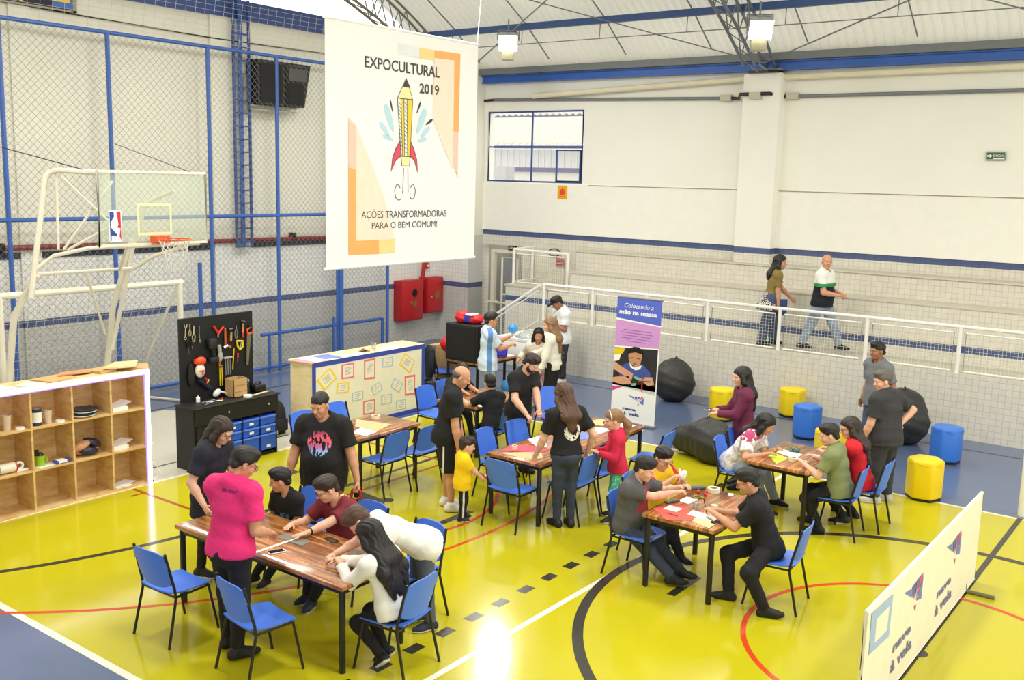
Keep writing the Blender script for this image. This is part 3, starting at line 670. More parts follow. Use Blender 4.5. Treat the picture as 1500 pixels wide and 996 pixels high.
# ---- flood lights on the roof
def flood(x, y, z, label):
    o = root('flood_light', label, 'lamp', (x, y, z), math.radians(215)); R = Matrix.Rotation(math.radians(28), 4, 'Y')
    obj('housing', MB().rbox(-.1,.16,-.2,.2,-.17,.17,.03).xf(R), SILV, o); obj('lens', MB().box(.162,.17,-.192,.192,-.162,.162).xf(R), M('lamp_lens',(255,250,232),.3,emit=30,var=0), o, smooth=0)
    obj('yoke', MB().tube([(0,-.22,0),(0,-.22,.2),(0,.22,.2),(0,.22,0)], .015, 6).tube([(0,0,.2),(0,0,.42)], .015, 6), GREYM, o); obj('ballast_box', MB().rbox(-.12,.1,-.12,.12,-.4,-.2,.01), M('ballast_grey',(176,170,140),.5), o)
    ld = bpy.data.lights.new('flood_beam', 'SPOT'); ld.energy = 320; ld.spot_size = 2.3; ld.spot_blend = .6; ld.shadow_soft_size = .2; ld.color = (1,.97,.88)
    l = bpy.data.objects.new('flood_beam', ld); COL.objects.link(l); l.parent = o; l.location = (.22,0,-.1); l.rotation_euler = (0, math.radians(-58), 0)
flood(17.0, 12.95, 6.82, 'bright flood light under the roof just right of the hanging banner')
flood(16.6, 7.25, 6.66, 'bright flood light beside the roof truss over the pilaster')
# ================================================================== FURNITURE
def sheet(name, label, poly, z, mat, cat='paper', th=.002, group=None):
    """a flat sheet lying on something; poly in world x,y"""
    cx = sum(p[0] for p in poly)/len(poly); cy = sum(p[1] for p in poly)/len(poly)
    o = obj(name, MB().prism([(x-cx,y-cy) for x, y in poly], FL(), 0, th), mat, None, (cx,cy,z), smooth=0)
    return tag(o, label, cat, group)
def rect(cx, cy, w_, h_, a=0):
    a = math.radians(a); c, s = math.cos(a), math.sin(a)
    return [(cx+c*x-s*y, cy+s*x+c*y) for x, y in ((-w_/2,-h_/2),(w_/2,-h_/2),(w_/2,h_/2),(-w_/2,h_/2))]
def make_table(label, x0, x1, y0, y1, mat, h=.76, legs4=True):
    o = root('work_table', label, 'table', ((x0+x1)/2,(y0+y1)/2,0), group=None); a, b = (x1-x0)/2, (y1-y0)/2
    obj('tabletop', MB().rbox(-a,a,-b,b,h-.04,h,.008), mat, o)
    for sx in (-1,1):
        for sy in (-1,1): obj('leg', MB().tube([(sx*(a-.05),sy*(b-.05),0),(sx*(a-.05),sy*(b-.05),h-.04)], .028, 8), BLACKM, o)
    ap = MB()
    for sy in (-1,1): ap.box(-a+.05,a-.05,sy*(b-.05)-.012,sy*(b-.05)+.012,h-.085,h-.04)
    for sx in (-1,1): ap.box(sx*(a-.05)-.012,sx*(a-.05)+.012,-b+.05,b-.05,h-.085,h-.04)
    obj('frame', ap, BLACKM, o, smooth=0)
    return o
make_table('long varnished wooden table in front with a white tape line across its middle', 5.2, 5.98, 5.49, 7.71, TABY)
make_table('wooden table holding a kraft sheet and tape in front of the notice counter', 8.48, 9.6, 8.62, 9.42, TABX)
make_table('wooden table behind the bald man, between the chairs and the bearded man', 10.8, 11.95, 8.62, 9.4, TABX)
make_table('long wooden table with pink, blue and white papers by the woman in jeans', 9.05, 11.48, 6.28, 7.08, TABX)
make_table('wooden table with red paper and craft scraps where three boys work', 8.36, 9.56, 3.78, 4.57, TABX)
make_table('wooden table with a lime green sheet beside the two girls', 10.85, 12.02, 3.8, 4.56, TABX)
make_table('wooden table carrying the big black box below the red cabinets', 13.42, 14.62, 10.72, 11.5, TABX)

# ---- chairs
def seat_mb():
    mb = MB(); N, K = 9, 8; vs = []; fs = []
    for side in (0, 1):
        for i in range(N):
            for k in range(K):
                u = -1+2*k/(K-1); v = -1+2*i/(N-1)
                x = v*.215; y = u*.225*(1-.10*max(0, abs(v)-.55)/.45)
                z = .445+.012*u*u+(.02*max(0, -v)**2)-(.035*max(0, v-.4)**2)-(.012 if side else 0)
                vs.append((x,y,z))
    for i in range(N-1):
        for k in range(K-1):
            a = i*K+k; fs.append((a,a+K,a+K+1,a+1)[::-1] if False else (a,a+K,a+K+1,a+1)); b = a+N*K; fs.append((b,b+1,b+K+1,b+K))
    for i in range(N-1):
        for k, fl_ in ((0,0),(K-1,1)):
            a = i*K+k; q = (a,a+N*K,a+N*K+K,a+K); fs.append(q if not fl_ else q[::-1])
    for k in range(K-1):
        for i, fl_ in ((0,1),(N-1,0)):
            a = i*K+k; q = (a,a+N*K,a+N*K+1,a+1); fs.append(q if not fl_ else q[::-1])
    return mb.add(vs, fs)
def back_mb():
    mb = MB(); N, K = 7, 11; vs = []; fs = []
    for side in (0, 1):
        for i in range(N):
            for k in range(K):
                u = -1+2*k/(K-1); v = i/(N-1)
                wv = .225*(1-.12*(2*abs(v-.5))**3)
                z = .50+.34*v-(.03*u**4 if v > .5 else -.035*u**4)
                x = -.20-.075*v-.035*(1-u*u)+.012*side
                vs.append((x,u*wv,z))
    for i in range(N-1):
        for k in range(K-1):
            a = i*K+k; fs.append((a,a+K,a+K+1,a+1)); b = a+N*K; fs.append((b,b+1,b+K+1,b+K))
        for k, fl_ in ((0,0),(K-1,1)):
            a = i*K+k; q = (a,a+N*K,a+N*K+K,a+K); fs.append(q if not fl_ else q[::-1])
    for k in range(K-1):
        for i, fl_ in ((0,1),(N-1,0)):
            a = i*K+k; q = (a,a+N*K,a+N*K+1,a+1); fs.append(q if not fl_ else q[::-1])
    return mb.add(vs, fs)
def make_chair():
    o = root('stacking_chair', 'x', 'chair')
    obj('seat', seat_mb(), CHB, o, smooth=50); obj('backrest', back_mb(), CHB, o, smooth=50)
    for s in (-1,1):
        obj('leg', MB().tube([(.25,s*.235,0),(.17,s*.215,.42)], .0115, 7), BLACKM, o)
        obj('leg', MB().tube([(-.27,s*.245,0),(-.175,s*.228,.42),(-.185,s*.226,.5),(-.262,s*.212,.83)], .0125, 7), BLACKM, o)
    obj('seat_frame', MB().tube([(.17,-.215,.425),(.17,.215,.425),(-.175,.225,.425),(-.175,-.225,.425)], .0115, 7, closed=True), BLACKM, o)
    return o
CH0 = None
def chair(label, x, y, facing, group=None):
    global CH0
    if CH0 is None: CH0 = make_chair(); c = CH0
    else: c = copy_tree(CH0)
    c.location = (x,y,0); c.rotation_euler = (0,0,math.radians(facing)); c['label'] = label; c['group'] = 'blue stacking chairs'
    return c
# facing: 0 = +X, 90 = +Y
chair('empty blue chair nearest the left edge, seat towards the man in pink', 4.86, 7.2, 2)
chair('empty blue chair in the left foreground, behind the man in pink', 4.88, 6.1, -8)
chair('blue chair in the foreground under the long haired girl in white', 5.62, 5.3, 97)
chair('empty blue chair right of the boy in white leaning over the table', 6.38, 5.86, 172)
chair('blue chair under the boy in the dark red T-shirt with glasses', 6.42, 6.62, 180)
chair('blue chair under the small boy in black at the big table', 6.36, 7.34, 185)
chair('empty blue chair between the tool bench and the man with the printed shirt', 8.75, 9.74, -90)
chair('empty blue chair mostly hidden behind the printed shirt man’s shoulder', 9.4, 9.8, -90)
chair('empty blue chair pushed up to the kraft paper table, left of two', 8.84, 8.58, 90)
chair('empty blue chair pushed up to the kraft paper table, right of two', 9.38, 8.52, 90)
chair('empty blue chair between the notice counter and the bald man', 11.1, 9.64, -92)
chair('blue chair behind the bald man’s head, right of the notice counter', 11.66, 9.74, -90)
chair('blue chair under the child in black with back turned', 10.95, 8.42, 95)
chair('empty blue chair with its back to us at the pink paper table end', 8.96, 6.6, 0)
chair('empty blue chair behind the pink paper table, left of two', 9.72, 7.36, -84)
chair('empty blue chair behind the pink paper table, right of two', 10.3, 7.33, -96)
chair('blue chair the long haired woman in jeans rests her hand on', 9.62, 6.22, 92)
chair('blue chair between the woman in jeans and the girl in crimson', 10.18, 6.24, 90)
chair('empty blue chair right of the girl with the ponytail', 11.15, 6.02, 96)
chair('blue chair glimpsed behind the ponytail girl’s head by the banner stand', 11.35, 7.35, -90)
chair('blue chair under the boy in the grey T-shirt', 8.62, 4.74, -92)
chair('blue chair under the boy in yellow and red', 9.28, 4.95, -94)
chair('blue chair in front under the boy in black stretching his leg', 8.9, 3.36, 97)
chair('blue chair under the girl in the tie dye shirt', 11.42, 4.9, -84)
chair('empty blue chair behind the tie dye shirt girl, by the bean bag', 11.95, 4.95, -96)
chair('blue chair under the boy in the olive green T-shirt', 11.22, 3.56, 96)
chair('blue chair under the girl in the red sweater', 11.72, 3.42, 92)
chair('blue chair with a black jacket hung over it beside the counter', 13.75, 11.75, -40)
chair('blue chair seen between the bearded man and the woman with a handbag', 12.2, 8.25, -120)
jk = MB()
for i in range(9):
    for k in range(11): pass
t = root('jacket', 'black jacket hung over the back of a blue chair', 'jacket', (13.75, 11.75, 0), math.radians(-40))
jv = []; jf = []
for i in range(8):
    for k in range(13):
        a = k/12; u = -1+2*a; v = i/7; b = .012*math.sin(7*u+5*v)
        jv.append((-.325-.05*v*(1-v)+b, u*(.25+.02*v), .89-.62*v))
for i in range(8):
    for k in range(13):
        a = k/12; u = -1+2*a; v = i/7; b = .012*math.sin(7*u+5*v)
        jv.append((-.245+.02*v+(.05 if v > .3 else 0)*0+b*.4, u*(.24+.02*v), .89-.45*v))
for L in (0, 104):
    for i in range(7):
        for k in range(12):
            a = L+i*13+k; q = (a,a+13,a+14,a+1); jf.append(q if L == 0 else q[::-1])
for k in range(12): jf.append((k,k+1,k+105,k+104))
for i in range(7):
    a = i*13; jf.append((a,a+104,a+117,a+13)); a += 12; jf.append((a+13,a+117,a+104,a))
obj('jacket_body', MB().add(jv, jf), M('jacket_black',(22,22,26),.85,bump=.2,bscale=30), t, smooth=180)
obj('sleeve', MB().tube([(-.3,.25,.84),(-.31,.29,.6),(-.28,.28,.36)], .05, 8), MATS['jacket_black'], t, smooth=180); obj('sleeve', MB().tube([(-.3,-.25,.84),(-.31,-.29,.6),(-.28,-.28,.36)], .05, 8), MATS['jacket_black'], t, smooth=180)

# ---- shelf with light strip
sh = root('cube_shelf', 'pine cube shelf with a glowing white light strip around its edge', 'shelf', (5.6, 11.25, 0))
def bd(name, x0, x1, z0, z1, y0=-.2, y1=.22, m=PINE): return obj(name, MB().box(x0-5.6,x1-5.6,y0,y1,z0,z1), m, sh, smooth=0)
XD = [3.62, 4.12, 4.62, 5.12, 5.62, 6.12, 6.62, 7.1]
bd('top_board', 3.6, 7.1, 1.475, 1.5); bd('bottom_board', 3.6, 7.1, 0, .03); bd('back_panel', 3.6, 7.1, .03, 1.475, .2, .22)
for x in XD[:-1]: bd('divider', x-.012, x+.012, .03, 1.475)
bd('side_panel', 7.085, 7.1, 0, 1.475)
for z in (.5, 1.0):
    for a, b in zip(XD[:-1], XD[1:]): bd('shelf_board', a+.012, b-.012, z-.01, z+.01)
LED = M('light_strip_glow',(232,228,255),.4,emit=5,var=0)
obj('light_strip', MB().box(-2,1.54,-.222,-.2,1.452,1.504).box(1.49,1.54,-.222,-.2,.0,1.452), LED, sh, smooth=0)
obj('violet_glow_edge', MB().box(-2,1.49,-.219,-.2,1.436,1.452).box(1.476,1.49,-.219,-.2,.0,1.436), M('violet_glow',(150,120,255),.4,emit=1.6,var=0), sh, smooth=0)  # glowing edge added to imitate the violet tinge of the strip's light
def cup(label, x, y, z, r, h, mat, name='cup', cat='cup'):
    o = root(name, label, cat, (x,y,z)); obj('wall', MB().lathe([(0,.002),(r*.8,.002),(r,h),(r*.93,h),(r*.75,.01)], 18), mat, o); obj('rim', MB().lathe([(r*.93,h),(r*1.04,h),(r*1.04,h+.008),(r*.93,h+.008)], 18), mat, o); return o
BEIGEP = M('beige_plastic',(222,204,176),.45)
cup('pale plastic cup at the left edge of the top shelf row', 5.4, 11.18, 1.01, .05, .17, BEIGEP)
t = root('paint_tin', 'dark blue tin with a white label on the top shelf row', 'tin', (5.74, 11.17, 1.01)); obj('body', MB().lathe([(0,0),(.06,0),(.06,.2),(0,.2)], 20), M('tin_blue',(42,52,92),.35), t); obj('label', MB().lathe([(.061,.04),(.061,.16)], 20), PAPER, t); obj('lid', MB().lathe([(.05,.2),(.062,.2),(.062,.212),(0,.212)], 20), SILV, t)
cup('tall pale cup beside the blue tin on the shelf', 5.88, 11.17, 1.01, .045, .15, BEIGEP)
t = root('tape_roll', 'small white tape roll beside the pale cup on the top shelf row', 'tape', (6.0, 11.12, 1.01)); obj('roll', MB().lathe([(.03,0),(.05,0),(.05,.025),(.03,.025),(.03,0)], 18), PAPER, t)
t = root('tape_roll', 'small white tape roll by the left edge of the top shelf row', 'tape', (5.52, 11.12, 1.01)); obj('roll', MB().lathe([(.03,0),(.05,0),(.05,.025),(.03,.025),(.03,0)], 18), PAPER, t)
t = root('plate_stack', 'dark patterned plates stacked on the top row of the shelf', 'plate', (6.33, 11.2, 1.01)); 
for k, m in enumerate((PAPER, M('plate_dark',(50,56,70),.4,var=.7,nscale=60), PAPER, MATS['plate_dark'])): obj('plate', MB().lathe([(0,0),(.1,0),(.15,.02),(.15,.026),(0,.006)], 22, (.01*k,0,.022*k)), m, t)
for nm, lb, z, y in (('paper_stack','white papers piled in the right cube of the top row',1.01,11.2),('paper_stack','white papers piled in the right cube of the middle row',.51,11.22),('paper_stack','white sheet lying in the right cube of the bottom row',.03,11.18)):
    t = root(nm, lb, 'paper', (6.8, y, z)); obj('pile', MB().box(-.13,.08,-.1,.1,0,.05 if z > .1 else .01), PAPER, t, smooth=0)
    obj('top_sheet', MB().prism(rect(.04,.02,.26,.18,20), ((0,0,.055 if z > .1 else .014),(1,0,.12 if z > .1 else 0),(0,1,.1 if z > .1 else 0),(0,0,1)), 0, .002), PAPER, t, smooth=0)
t = root('wooden_tray', 'dark stained wooden tray behind the plates on the shelf', 'tray', (6.45, 11.34, 1.01)); obj('base', MB().box(-.15,.12,-.08,.1,0,.02), M('tray_wood',(150,90,40),.5), t, smooth=0); obj('edge', MB().box(-.15,.12,.08,.1,.02,.06).box(.1,.12,-.08,.1,.02,.06), MATS['tray_wood'], t, smooth=0)
t = root('green_mug', 'lime green mug with a black lid on the middle shelf row', 'mug', (5.76, 11.18, .51)); obj('body', MB().lathe([(0,0),(.05,0),(.06,.13),(.05,.13)], 18), M('lime_plastic',(150,200,40),.35), t); obj('lid', MB().lathe([(0,.16),(.035,.16),(.05,.13)], 18).box(-.05,-.015,-.02,.02,.13,.2), BLACKP, t); obj('handle', MB().tube([(.055,0,.03),(.09,0,.05),(.09,0,.09),(.057,0,.11)], .009, 6), MATS['lime_plastic'], t)
t = root('blue_packet', 'small blue and white packet on the middle shelf row', 'packet', (6.0, 11.13, .51)); obj('box', MB().rbox(-.09,.09,-.05,.05,0,.035,.006), M('packet_blue',(60,80,190),.4), t); obj('stripe', MB().box(-.06,.04,-.053,.053,.01,.0375), PAPER, t, smooth=0)
sheet('paper_sheet', 'white sheet lying behind the blue packet on the shelf', rect(5.84,11.16,.3,.14,8), .512, PAPER)
t = root('snack_bag', 'pile of dark printed snack bags in the middle cube of the shelf', 'bag', (6.36, 11.2, .51))
for k, (x, z, a, m) in enumerate(((.0,.05,.2,'bag_navy'),(-.08,.12,-.3,'bag_photo'),(.07,.13,.4,'bag_navy'),(.05,.06,-.1,'bag_photo'),(-.1,.05,.1,'bag_photo'))):
    mm = M('bag_navy',(40,36,66),.3,var=.6,nscale=20) if m == 'bag_navy' else M('bag_photo',(214,150,110),.35,var=.7,nscale=26)
    obj('packet', MB().ell((x,-.04+.02*k,z+.02),(.13,.07,.055),12,8,Matrix.Rotation(a,3,'Y')), mm, t, smooth=180)
t = root('cord_reel', 'white cord reel lying on the middle row at the left edge', 'reel', (5.36, 11.16, .575)); obj('winding', MB().lathe([(0,-.09),(.058,-.09),(.058,.09),(0,.09)], 18, axis=0), M('white_cord',(236,230,214),.8,bump=.4,bscale=80), t); obj('flange', MB().lathe([(0,.09),(.064,.09),(.064,.1),(0,.1)], 18, axis=0), REDP, t); obj('core', MB().lathe([(0,.101),(.025,.101)], 12, axis=0), M('core_brown',(120,70,40),.6), t)
t = root('tape_dispenser', 'small white tape dispenser on the middle row beside the cord reel', 'dispenser', (5.52, 11.15, .51)); obj('ring', MB().lathe([(.03,-.015),(.05,-.015),(.05,.015),(.03,.015),(.03,-.015)], 16, (-.02,0,.07), 1), PAPER, t); obj('foot', MB().rbox(-.06,.08,-.025,.025,0,.022,.005), PAPER, t)
def board_sheet(name, label, poly, z, mat, th=.012): return sheet(name, label, poly, z, mat, 'cardboard', th)
board_sheet('cardboard_sheet', 'thick golden cardboard piece topmost at the shelf’s right end', [(6.94,11.46),(6.62,11.2),(6.98,11.06),(7.2,11.36)], 1.545, KRAFT, .02)
board_sheet('cardboard_sheet', 'flat cardboard sticking out past the shelf’s right corner', [(6.8,11.3),(7.16,11.06),(7.33,11.34),(7.1,11.44)], 1.503, CARD)
board_sheet('cardboard_sheet', 'brown cardboard flap lying lowest on the shelf top', [(5.8,11.4),(6.24,11.47),(6.26,11.18),(5.9,11.07)], 1.503, CARD)
board_sheet('cardboard_sheet', 'reddish brown cardboard crossing the middle of the shelf top', [(6.2,11.46),(6.56,11.44),(6.5,11.25),(6.1,11.3)], 1.52, M('red_cardboard',(190,136,90),.8,var=.1))
board_sheet('cardboard_sheet', 'thin cardboard strip under the golden piece', [(6.5,11.4),(6.86,11.46),(6.8,11.2),(6.56,11.16)], 1.503, CARD, .03)
sheet('green_card', 'pale green card on the shelf top near the left edge', [(5.5,11.2),(5.75,11.36),(5.87,11.11),(5.6,11.07)], 1.502, M('mint_card',(190,220,200),.7), 'card')
sheet('paper_sheet', 'white paper on the shelf top at the frame’s left edge', [(5.1,11.3),(5.45,11.36),(5.5,11.12),(5.2,11.08)], 1.502, PAPER)
t = root('power_cable', 'white power cable trailing on the floor from the shelf’s light strip', 'cable', (7.14, 11.1, .006)); obj('cord', MB().tube([(0,0,0),(.12,.08,0),(.3,.2,0),(.45,.5,0),(.6,.9,0)], .006, 5), STEELW, t); obj('plug', MB().rbox(-.02,.05,-.02,.02,-.004,.02,.004), BLACKP, t)

# ---- tool bench
tb = root('tool_bench', 'black tool bench with a tall perforated back board and blue drawers', 'workbench', (8.45, 11.2, 0))
def tbx(name, x0, x1, y0, y1, z0, z1, m=BLACKB, par=None): return obj(name, MB().rbox(x0-8.45,x1-8.45,y0-11.2,y1-11.2,z0,z1,.004,1), m, par or tb)
tbx('back_board', 7.85, 9.07, 11.4, 11.43, 0, 2.03); tbx('top', 7.74, 9.2, 10.96, 11.4, .86, .88); tbx('side_panel', 7.76, 7.79, 11.0, 11.4, 0, .86); tbx('side_panel', 9.13, 9.16, 11.0, 11.4, 0, .86)
tbx('inner_back', 7.79, 9.13, 11.36, 11.39, .05, .86); tbx('plinth', 7.79, 9.13, 11.02, 11.38, 0, .05); tbx('left_door', 7.79, 8.2, 10.98, 11.0, .05, .62)
f = tbx('front_rail', 7.77, 9.16, 10.97, 11.0, .63, .86)
for x in (8.3, 8.98): obj('knob', MB().ell((x-8.45,-.24,.75),(.014,.012,.014)), M('knob_brass',(210,196,150),.3,metal=.6), f)
BX = [(8.24,8.51),(8.55,8.82),(8.85,9.11)]; 
for i, (a, b) in enumerate(BX):
    if i: tbx('divider', a-.027, a-.013, 11.0, 11.36, .05, .63)
    dz = .015*i
    for k, (z0, z1) in enumerate(((.46,.585),(.33,.45),(.09,.32))):
        d = tbx('drawer', a, b, 10.975, 11.3, z0+dz*0, z1, BLUEC)
        obj('rim', MB().rbox(a-8.45-.006,b-8.45+.006,-.235,-.2,z1-.03,z1-.008,.004,1), M('bin_rim_blue',(90,130,220),.3), d)
        if (i, k) not in ((0,1),(2,0)): obj('label', MB().box((a+b)/2-8.45-.035,(a+b)/2-8.45+.035,-.2275,-.225,z0+.03,z0+.065), PAPER, d, smooth=0)
TY = 11.395
def tool(name, label, cat, x, z, *parts):
    o = root(name, label, cat, (x, TY, z))
    for pn, mb, m in parts: obj(pn, mb, m, o)
    return o
def V(pts, r, n=6, y=-.018): return MB().tube([(a,y,b) for a, b in pts], r, n)
BRASSY = M('worn_steel',(196,184,146),.35,metal=.6)
tool('combination_wrench', 'brass coloured wrench leftmost on the tool board', 'wrench', 7.94, 1.85, ('shaft', V([(0,.06),(-.01,-.07)],.009), BRASSY), ('jaw', V([(-.02,.1),(-.018,.07),(.0,.055),(.018,.07),(.02,.1)],.007), BRASSY), ('ring', MB().tube([(-.012+.018*math.cos(a),-.018,-.085+.018*math.sin(a)) for a in np.linspace(0,6.28,11)[:-1]],.006,5,closed=True), BRASSY))
tool('pliers', 'thin dark handled pliers second from left on the tool board', 'pliers', 8.005, 1.88, ('jaws', V([(0,.0),(.0,.07)],.01), SILV), ('handle', V([(0,0),(-.018,-.05),(-.012,-.09)],.006), BRASSY), ('handle', V([(0,0),(.018,-.05),(.012,-.09)],.006), BRASSY))
tool('pliers', 'yellow brass handled pliers third from left on the tool board', 'pliers', 8.065, 1.83, ('jaws', V([(0,0),(.004,.09)],.012), BRASSY), ('handle', V([(0,0),(-.025,-.06),(-.016,-.13)],.009), BRASSY), ('handle', V([(0,0),(.02,-.06),(.006,-.13)],.009), BRASSY))
tool('spanner', 'silver ring spanner right of the brass handled pliers', 'wrench', 8.155, 1.81, ('shaft', V([(0,.1),(-.004,.0),(.006,-.1)],.006), SILV), ('ring', MB().tube([(.008+.016*math.cos(a),-.018,-.115+.016*math.sin(a)) for a in np.linspace(0,6.28,11)[:-1]],.006,5,closed=True), SILV))
tool('screwdriver', 'small grey screwdriver in the second row, left side of the board', 'screwdriver', 7.97, 1.63, ('blade', V([(0,-.0),(.01,-.08)],.005), SILV), ('handle', V([(-.006,.08),(0,0)],.012), BLACKP))
tool('screwdriver', 'short screwdriver beside the grey one in the second row', 'screwdriver', 8.03, 1.65, ('blade', V([(0,0),(.012,-.05)],.005), SILV), ('handle', V([(-.008,.06),(0,0)],.012), BLACKP))
tool('red_shears', 'open red handled shears hung spread like a V on the tool board', 'shears', 8.46, 1.8, ('handle', V([(0,-.03),(-.07,.08)],.016), REDP), ('handle', V([(0,-.03),(.09,.06)],.016), REDP), ('blades', V([(0,-.03),(-.005,-.08)],.012), SILV))
tool('claw_hammer', 'hammer with an orange red handle and shiny head down on the board', 'hammer', 8.575, 1.68, ('handle', V([(0,.15),(.004,-.08)],.016), M('handle_orange',(190,90,50),.5)), ('head', V([(-.03,-.12),(.04,-.1)],.022,8), SILV))
tool('tool_clip', 'small orange clip beside the shiny hammer head', 'clip', 8.65, 1.56, ('clip', MB().rbox(-.02,.02,-.03,0,-.015,.015,.004), ORANGE))
tool('mallet', 'wooden handled hammer in the middle of the tool board', 'hammer', 8.68, 1.73, ('handle', V([(0,.04),(-.008,-.09)],.015), HANDLEW), ('head', V([(-.04,.07),(.03,.08)],.02,8), BLACKM))
tool('snips', 'black looped snips between the wooden handled hammers', 'snips', 8.765, 1.76, ('loop', MB().tube([(.022*math.cos(a),-.015,-.03+.06*math.sin(a)) for a in np.linspace(0,6.28,15)[:-1]],.007,5,closed=True), GREYM), ('blades', V([(0,.03),(.0,.09)],.008), SILV))
tool('hammer', 'claw hammer with red grip highest at the right of the board', 'hammer', 8.88, 1.8, ('handle', V([(0,.07),(0,-.06)],.013), HANDLEW), ('grip', V([(0,-.06),(.0,-.13)],.016), REDP), ('head', V([(-.035,.1),(.035,.09)],.018,8), BLACKM))
t = tool('hand_saw', 'long hand saw with orange handle at the board’s right edge', 'saw', 8.985, 1.6, ('blade', MB().prism([(-.035,.12),(.04,.12),(-.02,-.34),(-.055,-.34)], ((0,-.018,0),(1,0,0),(0,0,1),(0,-1,0)), 0, .003), M('saw_steel',(150,142,120),.35,metal=.7)), ('handle', V([(-.02,.11),(-.03,.17),(.02,.2),(.07,.18),(.06,.12),(-.02,.11)],.014), ORANGE), ('grip', MB().rbox(.0,.06,-.03,-.01,.15,.24,.006), BLACKP))
tool('coping_saw', 'yellow coping saw frame hung on the right of the tool board', 'saw', 8.82, 1.56, ('frame', V([(-.05,.07),(.05,.06),(.05,-.02),(.0,-.06),(-.04,-.0),(-.05,.07)],.016), YELP), ('blade', V([(.0,-.06),(.03,.05)],.006), SILV))
tool('screwdriver', 'small red screwdriver under the yellow saw frame', 'screwdriver', 8.785, 1.41, ('handle', V([(0,.045),(-.004,-.03)],.014), REDP), ('blade', V([(-.004,-.03),(-.006,-.08)],.005), SILV))
tool('folding_rule', 'yellow folding rule hanging straight on the tool board', 'ruler', 8.705, 1.38, ('strip', V([(.015,.15),(-.015,-.15)],.008,4), YELP))
tool('work_glove', 'grey cotton glove hung in the middle of the tool board', 'glove', 8.475, 1.5, ('palm', MB().ell((0,-.03,-.05),(.04,.02,.08)), M('glove_grey',(176,176,172),.9,bump=.3)), ('cuff', V([(-.005,.02),(-.012,.11)],.026,8,-.03), MATS['glove_grey']))
tool('clamp', 'pair of yellow and black bar clamps hanging below the glove', 'clamp', 8.49, 1.2, ('bar', V([(-.02,.14),(-.015,-.17)],.008,4), YELP), ('bar', V([(.015,.12),(.02,-.17)],.008,4), YELP), ('grip', V([(-.02,.2),(-.015,.13)],.016), ORANGE), ('jaw', V([(-.03,.1),(.03,.1)],.012), BLACKM))
tool('power_drill', 'black power tool hung in the centre of the tool board', 'drill', 8.33, 1.56, ('body', MB().rbox(-.06,.06,-.09,-.01,.02,.16,.02), M('tool_charcoal',(34,36,40),.45)), ('grip', V([(.01,.02),(.03,-.1)],.028,8,-.05), BLACKP), ('battery', MB().rbox(-.05,.09,-.09,-.01,-.17,-.1,.01), MATS['tool_charcoal']))
tool('file_rack', 'row of steel files in a rack above the cardboard box', 'file', 8.61, 1.3, ('rack', MB().rbox(-.07,.07,-.04,0,.1,.125,.003,1), M('rack_grey',(170,172,170),.4)), ('file', V([(-.04,.1),(-.035,-.13)],.008), GREYM), ('file', V([(0,.1),(.003,-.13)],.008), SILV), ('file', V([(.04,.1),(.04,-.13)],.008), GREYM))
tool('face_mask', 'white and orange face mask hung low on the left of the board', 'mask', 8.14, 1.33, ('hood', MB().ell((0,-.05,.1),(.085,.05,.06)).box(-.09,.07,-.06,-.02,.07,.13), M('mask_orange',(232,80,34),.5)), ('face', MB().ell((-.01,-.045,-.03),(.075,.05,.1)), M('mask_white',(232,226,210),.6)), ('mouth_band', MB().rbox(-.05,.04,-.1,-.07,-.04,-.02,.004).box(-.015,.01,-.1,-.075,-.08,-.03), MATS['mask_orange']))
tool('heat_gun', 'dark blue tool with a red trigger hung under the mask', 'heat gun', 8.2, 1.12, ('body', V([(-.1,.06),(.0,-.02),(.08,-.1)],.035,8,-.04), M('gun_navy',(30,34,56),.4)), ('trigger', V([(.0,.07),(.03,.02)],.014,6,-.06), REDP), ('stripe', V([(.03,-.01),(.06,.04)],.01,6,-.06), YELP))
tool('apron', 'black coat like apron hung at the left edge of the board', 'apron', 8.0, 1.25, ('fold', MB().ell((0,-.03,0),(.05,.025,.16)), M('apron_black',(30,30,26),.9)))
t = root('glue_bottle', 'tiny white glue bottle at the left back of the bench top', 'bottle', (8.05, 11.3, .88)); obj('body', MB().lathe([(0,0),(.028,0),(.028,.06),(.012,.075),(.012,.09)], 14), PAPER, t); obj('cap', MB().lathe([(.012,.09),(.008,.11),(0,.11)], 12), BLACKP, t)
t = root('work_glove', 'white work glove lying on the bench against the back board', 'glove', (8.38, 11.33, .9)); obj('palm', MB().ell((0,0,.05),(.07,.035,.045),12,8,Matrix.Rotation(-.6,3,'Y')), M('glove_white',(232,230,222),.9,bump=.3), t)
for k in range(4): obj('finger', MB().tube([(.05,-.02+.016*k,.06),(.1,-.03+.018*k,.05),(.14,-.03+.02*k,.02)], .012, 6), MATS['glove_white'], t)
t = root('cardboard_box', 'open brown cardboard box standing on the tool bench', 'box', (8.64, 11.24, .88)); b_ = MB()
for q in ((-.12,.12,-.1,-.092,0,.26),(-.12,.12,.092,.1,0,.26),(-.12,-.112,-.1,.1,0,.26),(.112,.12,-.1,.1,0,.26),(-.12,.12,-.1,.1,0,.01)): b_.box(*q)
obj('walls', b_, CARD, t, smooth=0); obj('box_rib', MB().box(-.122,.122,-.104,-.1,.08,.086).box(-.122,.122,-.104,-.1,.17,.176), M('box_rib',(170,128,80),.8), t, smooth=0)
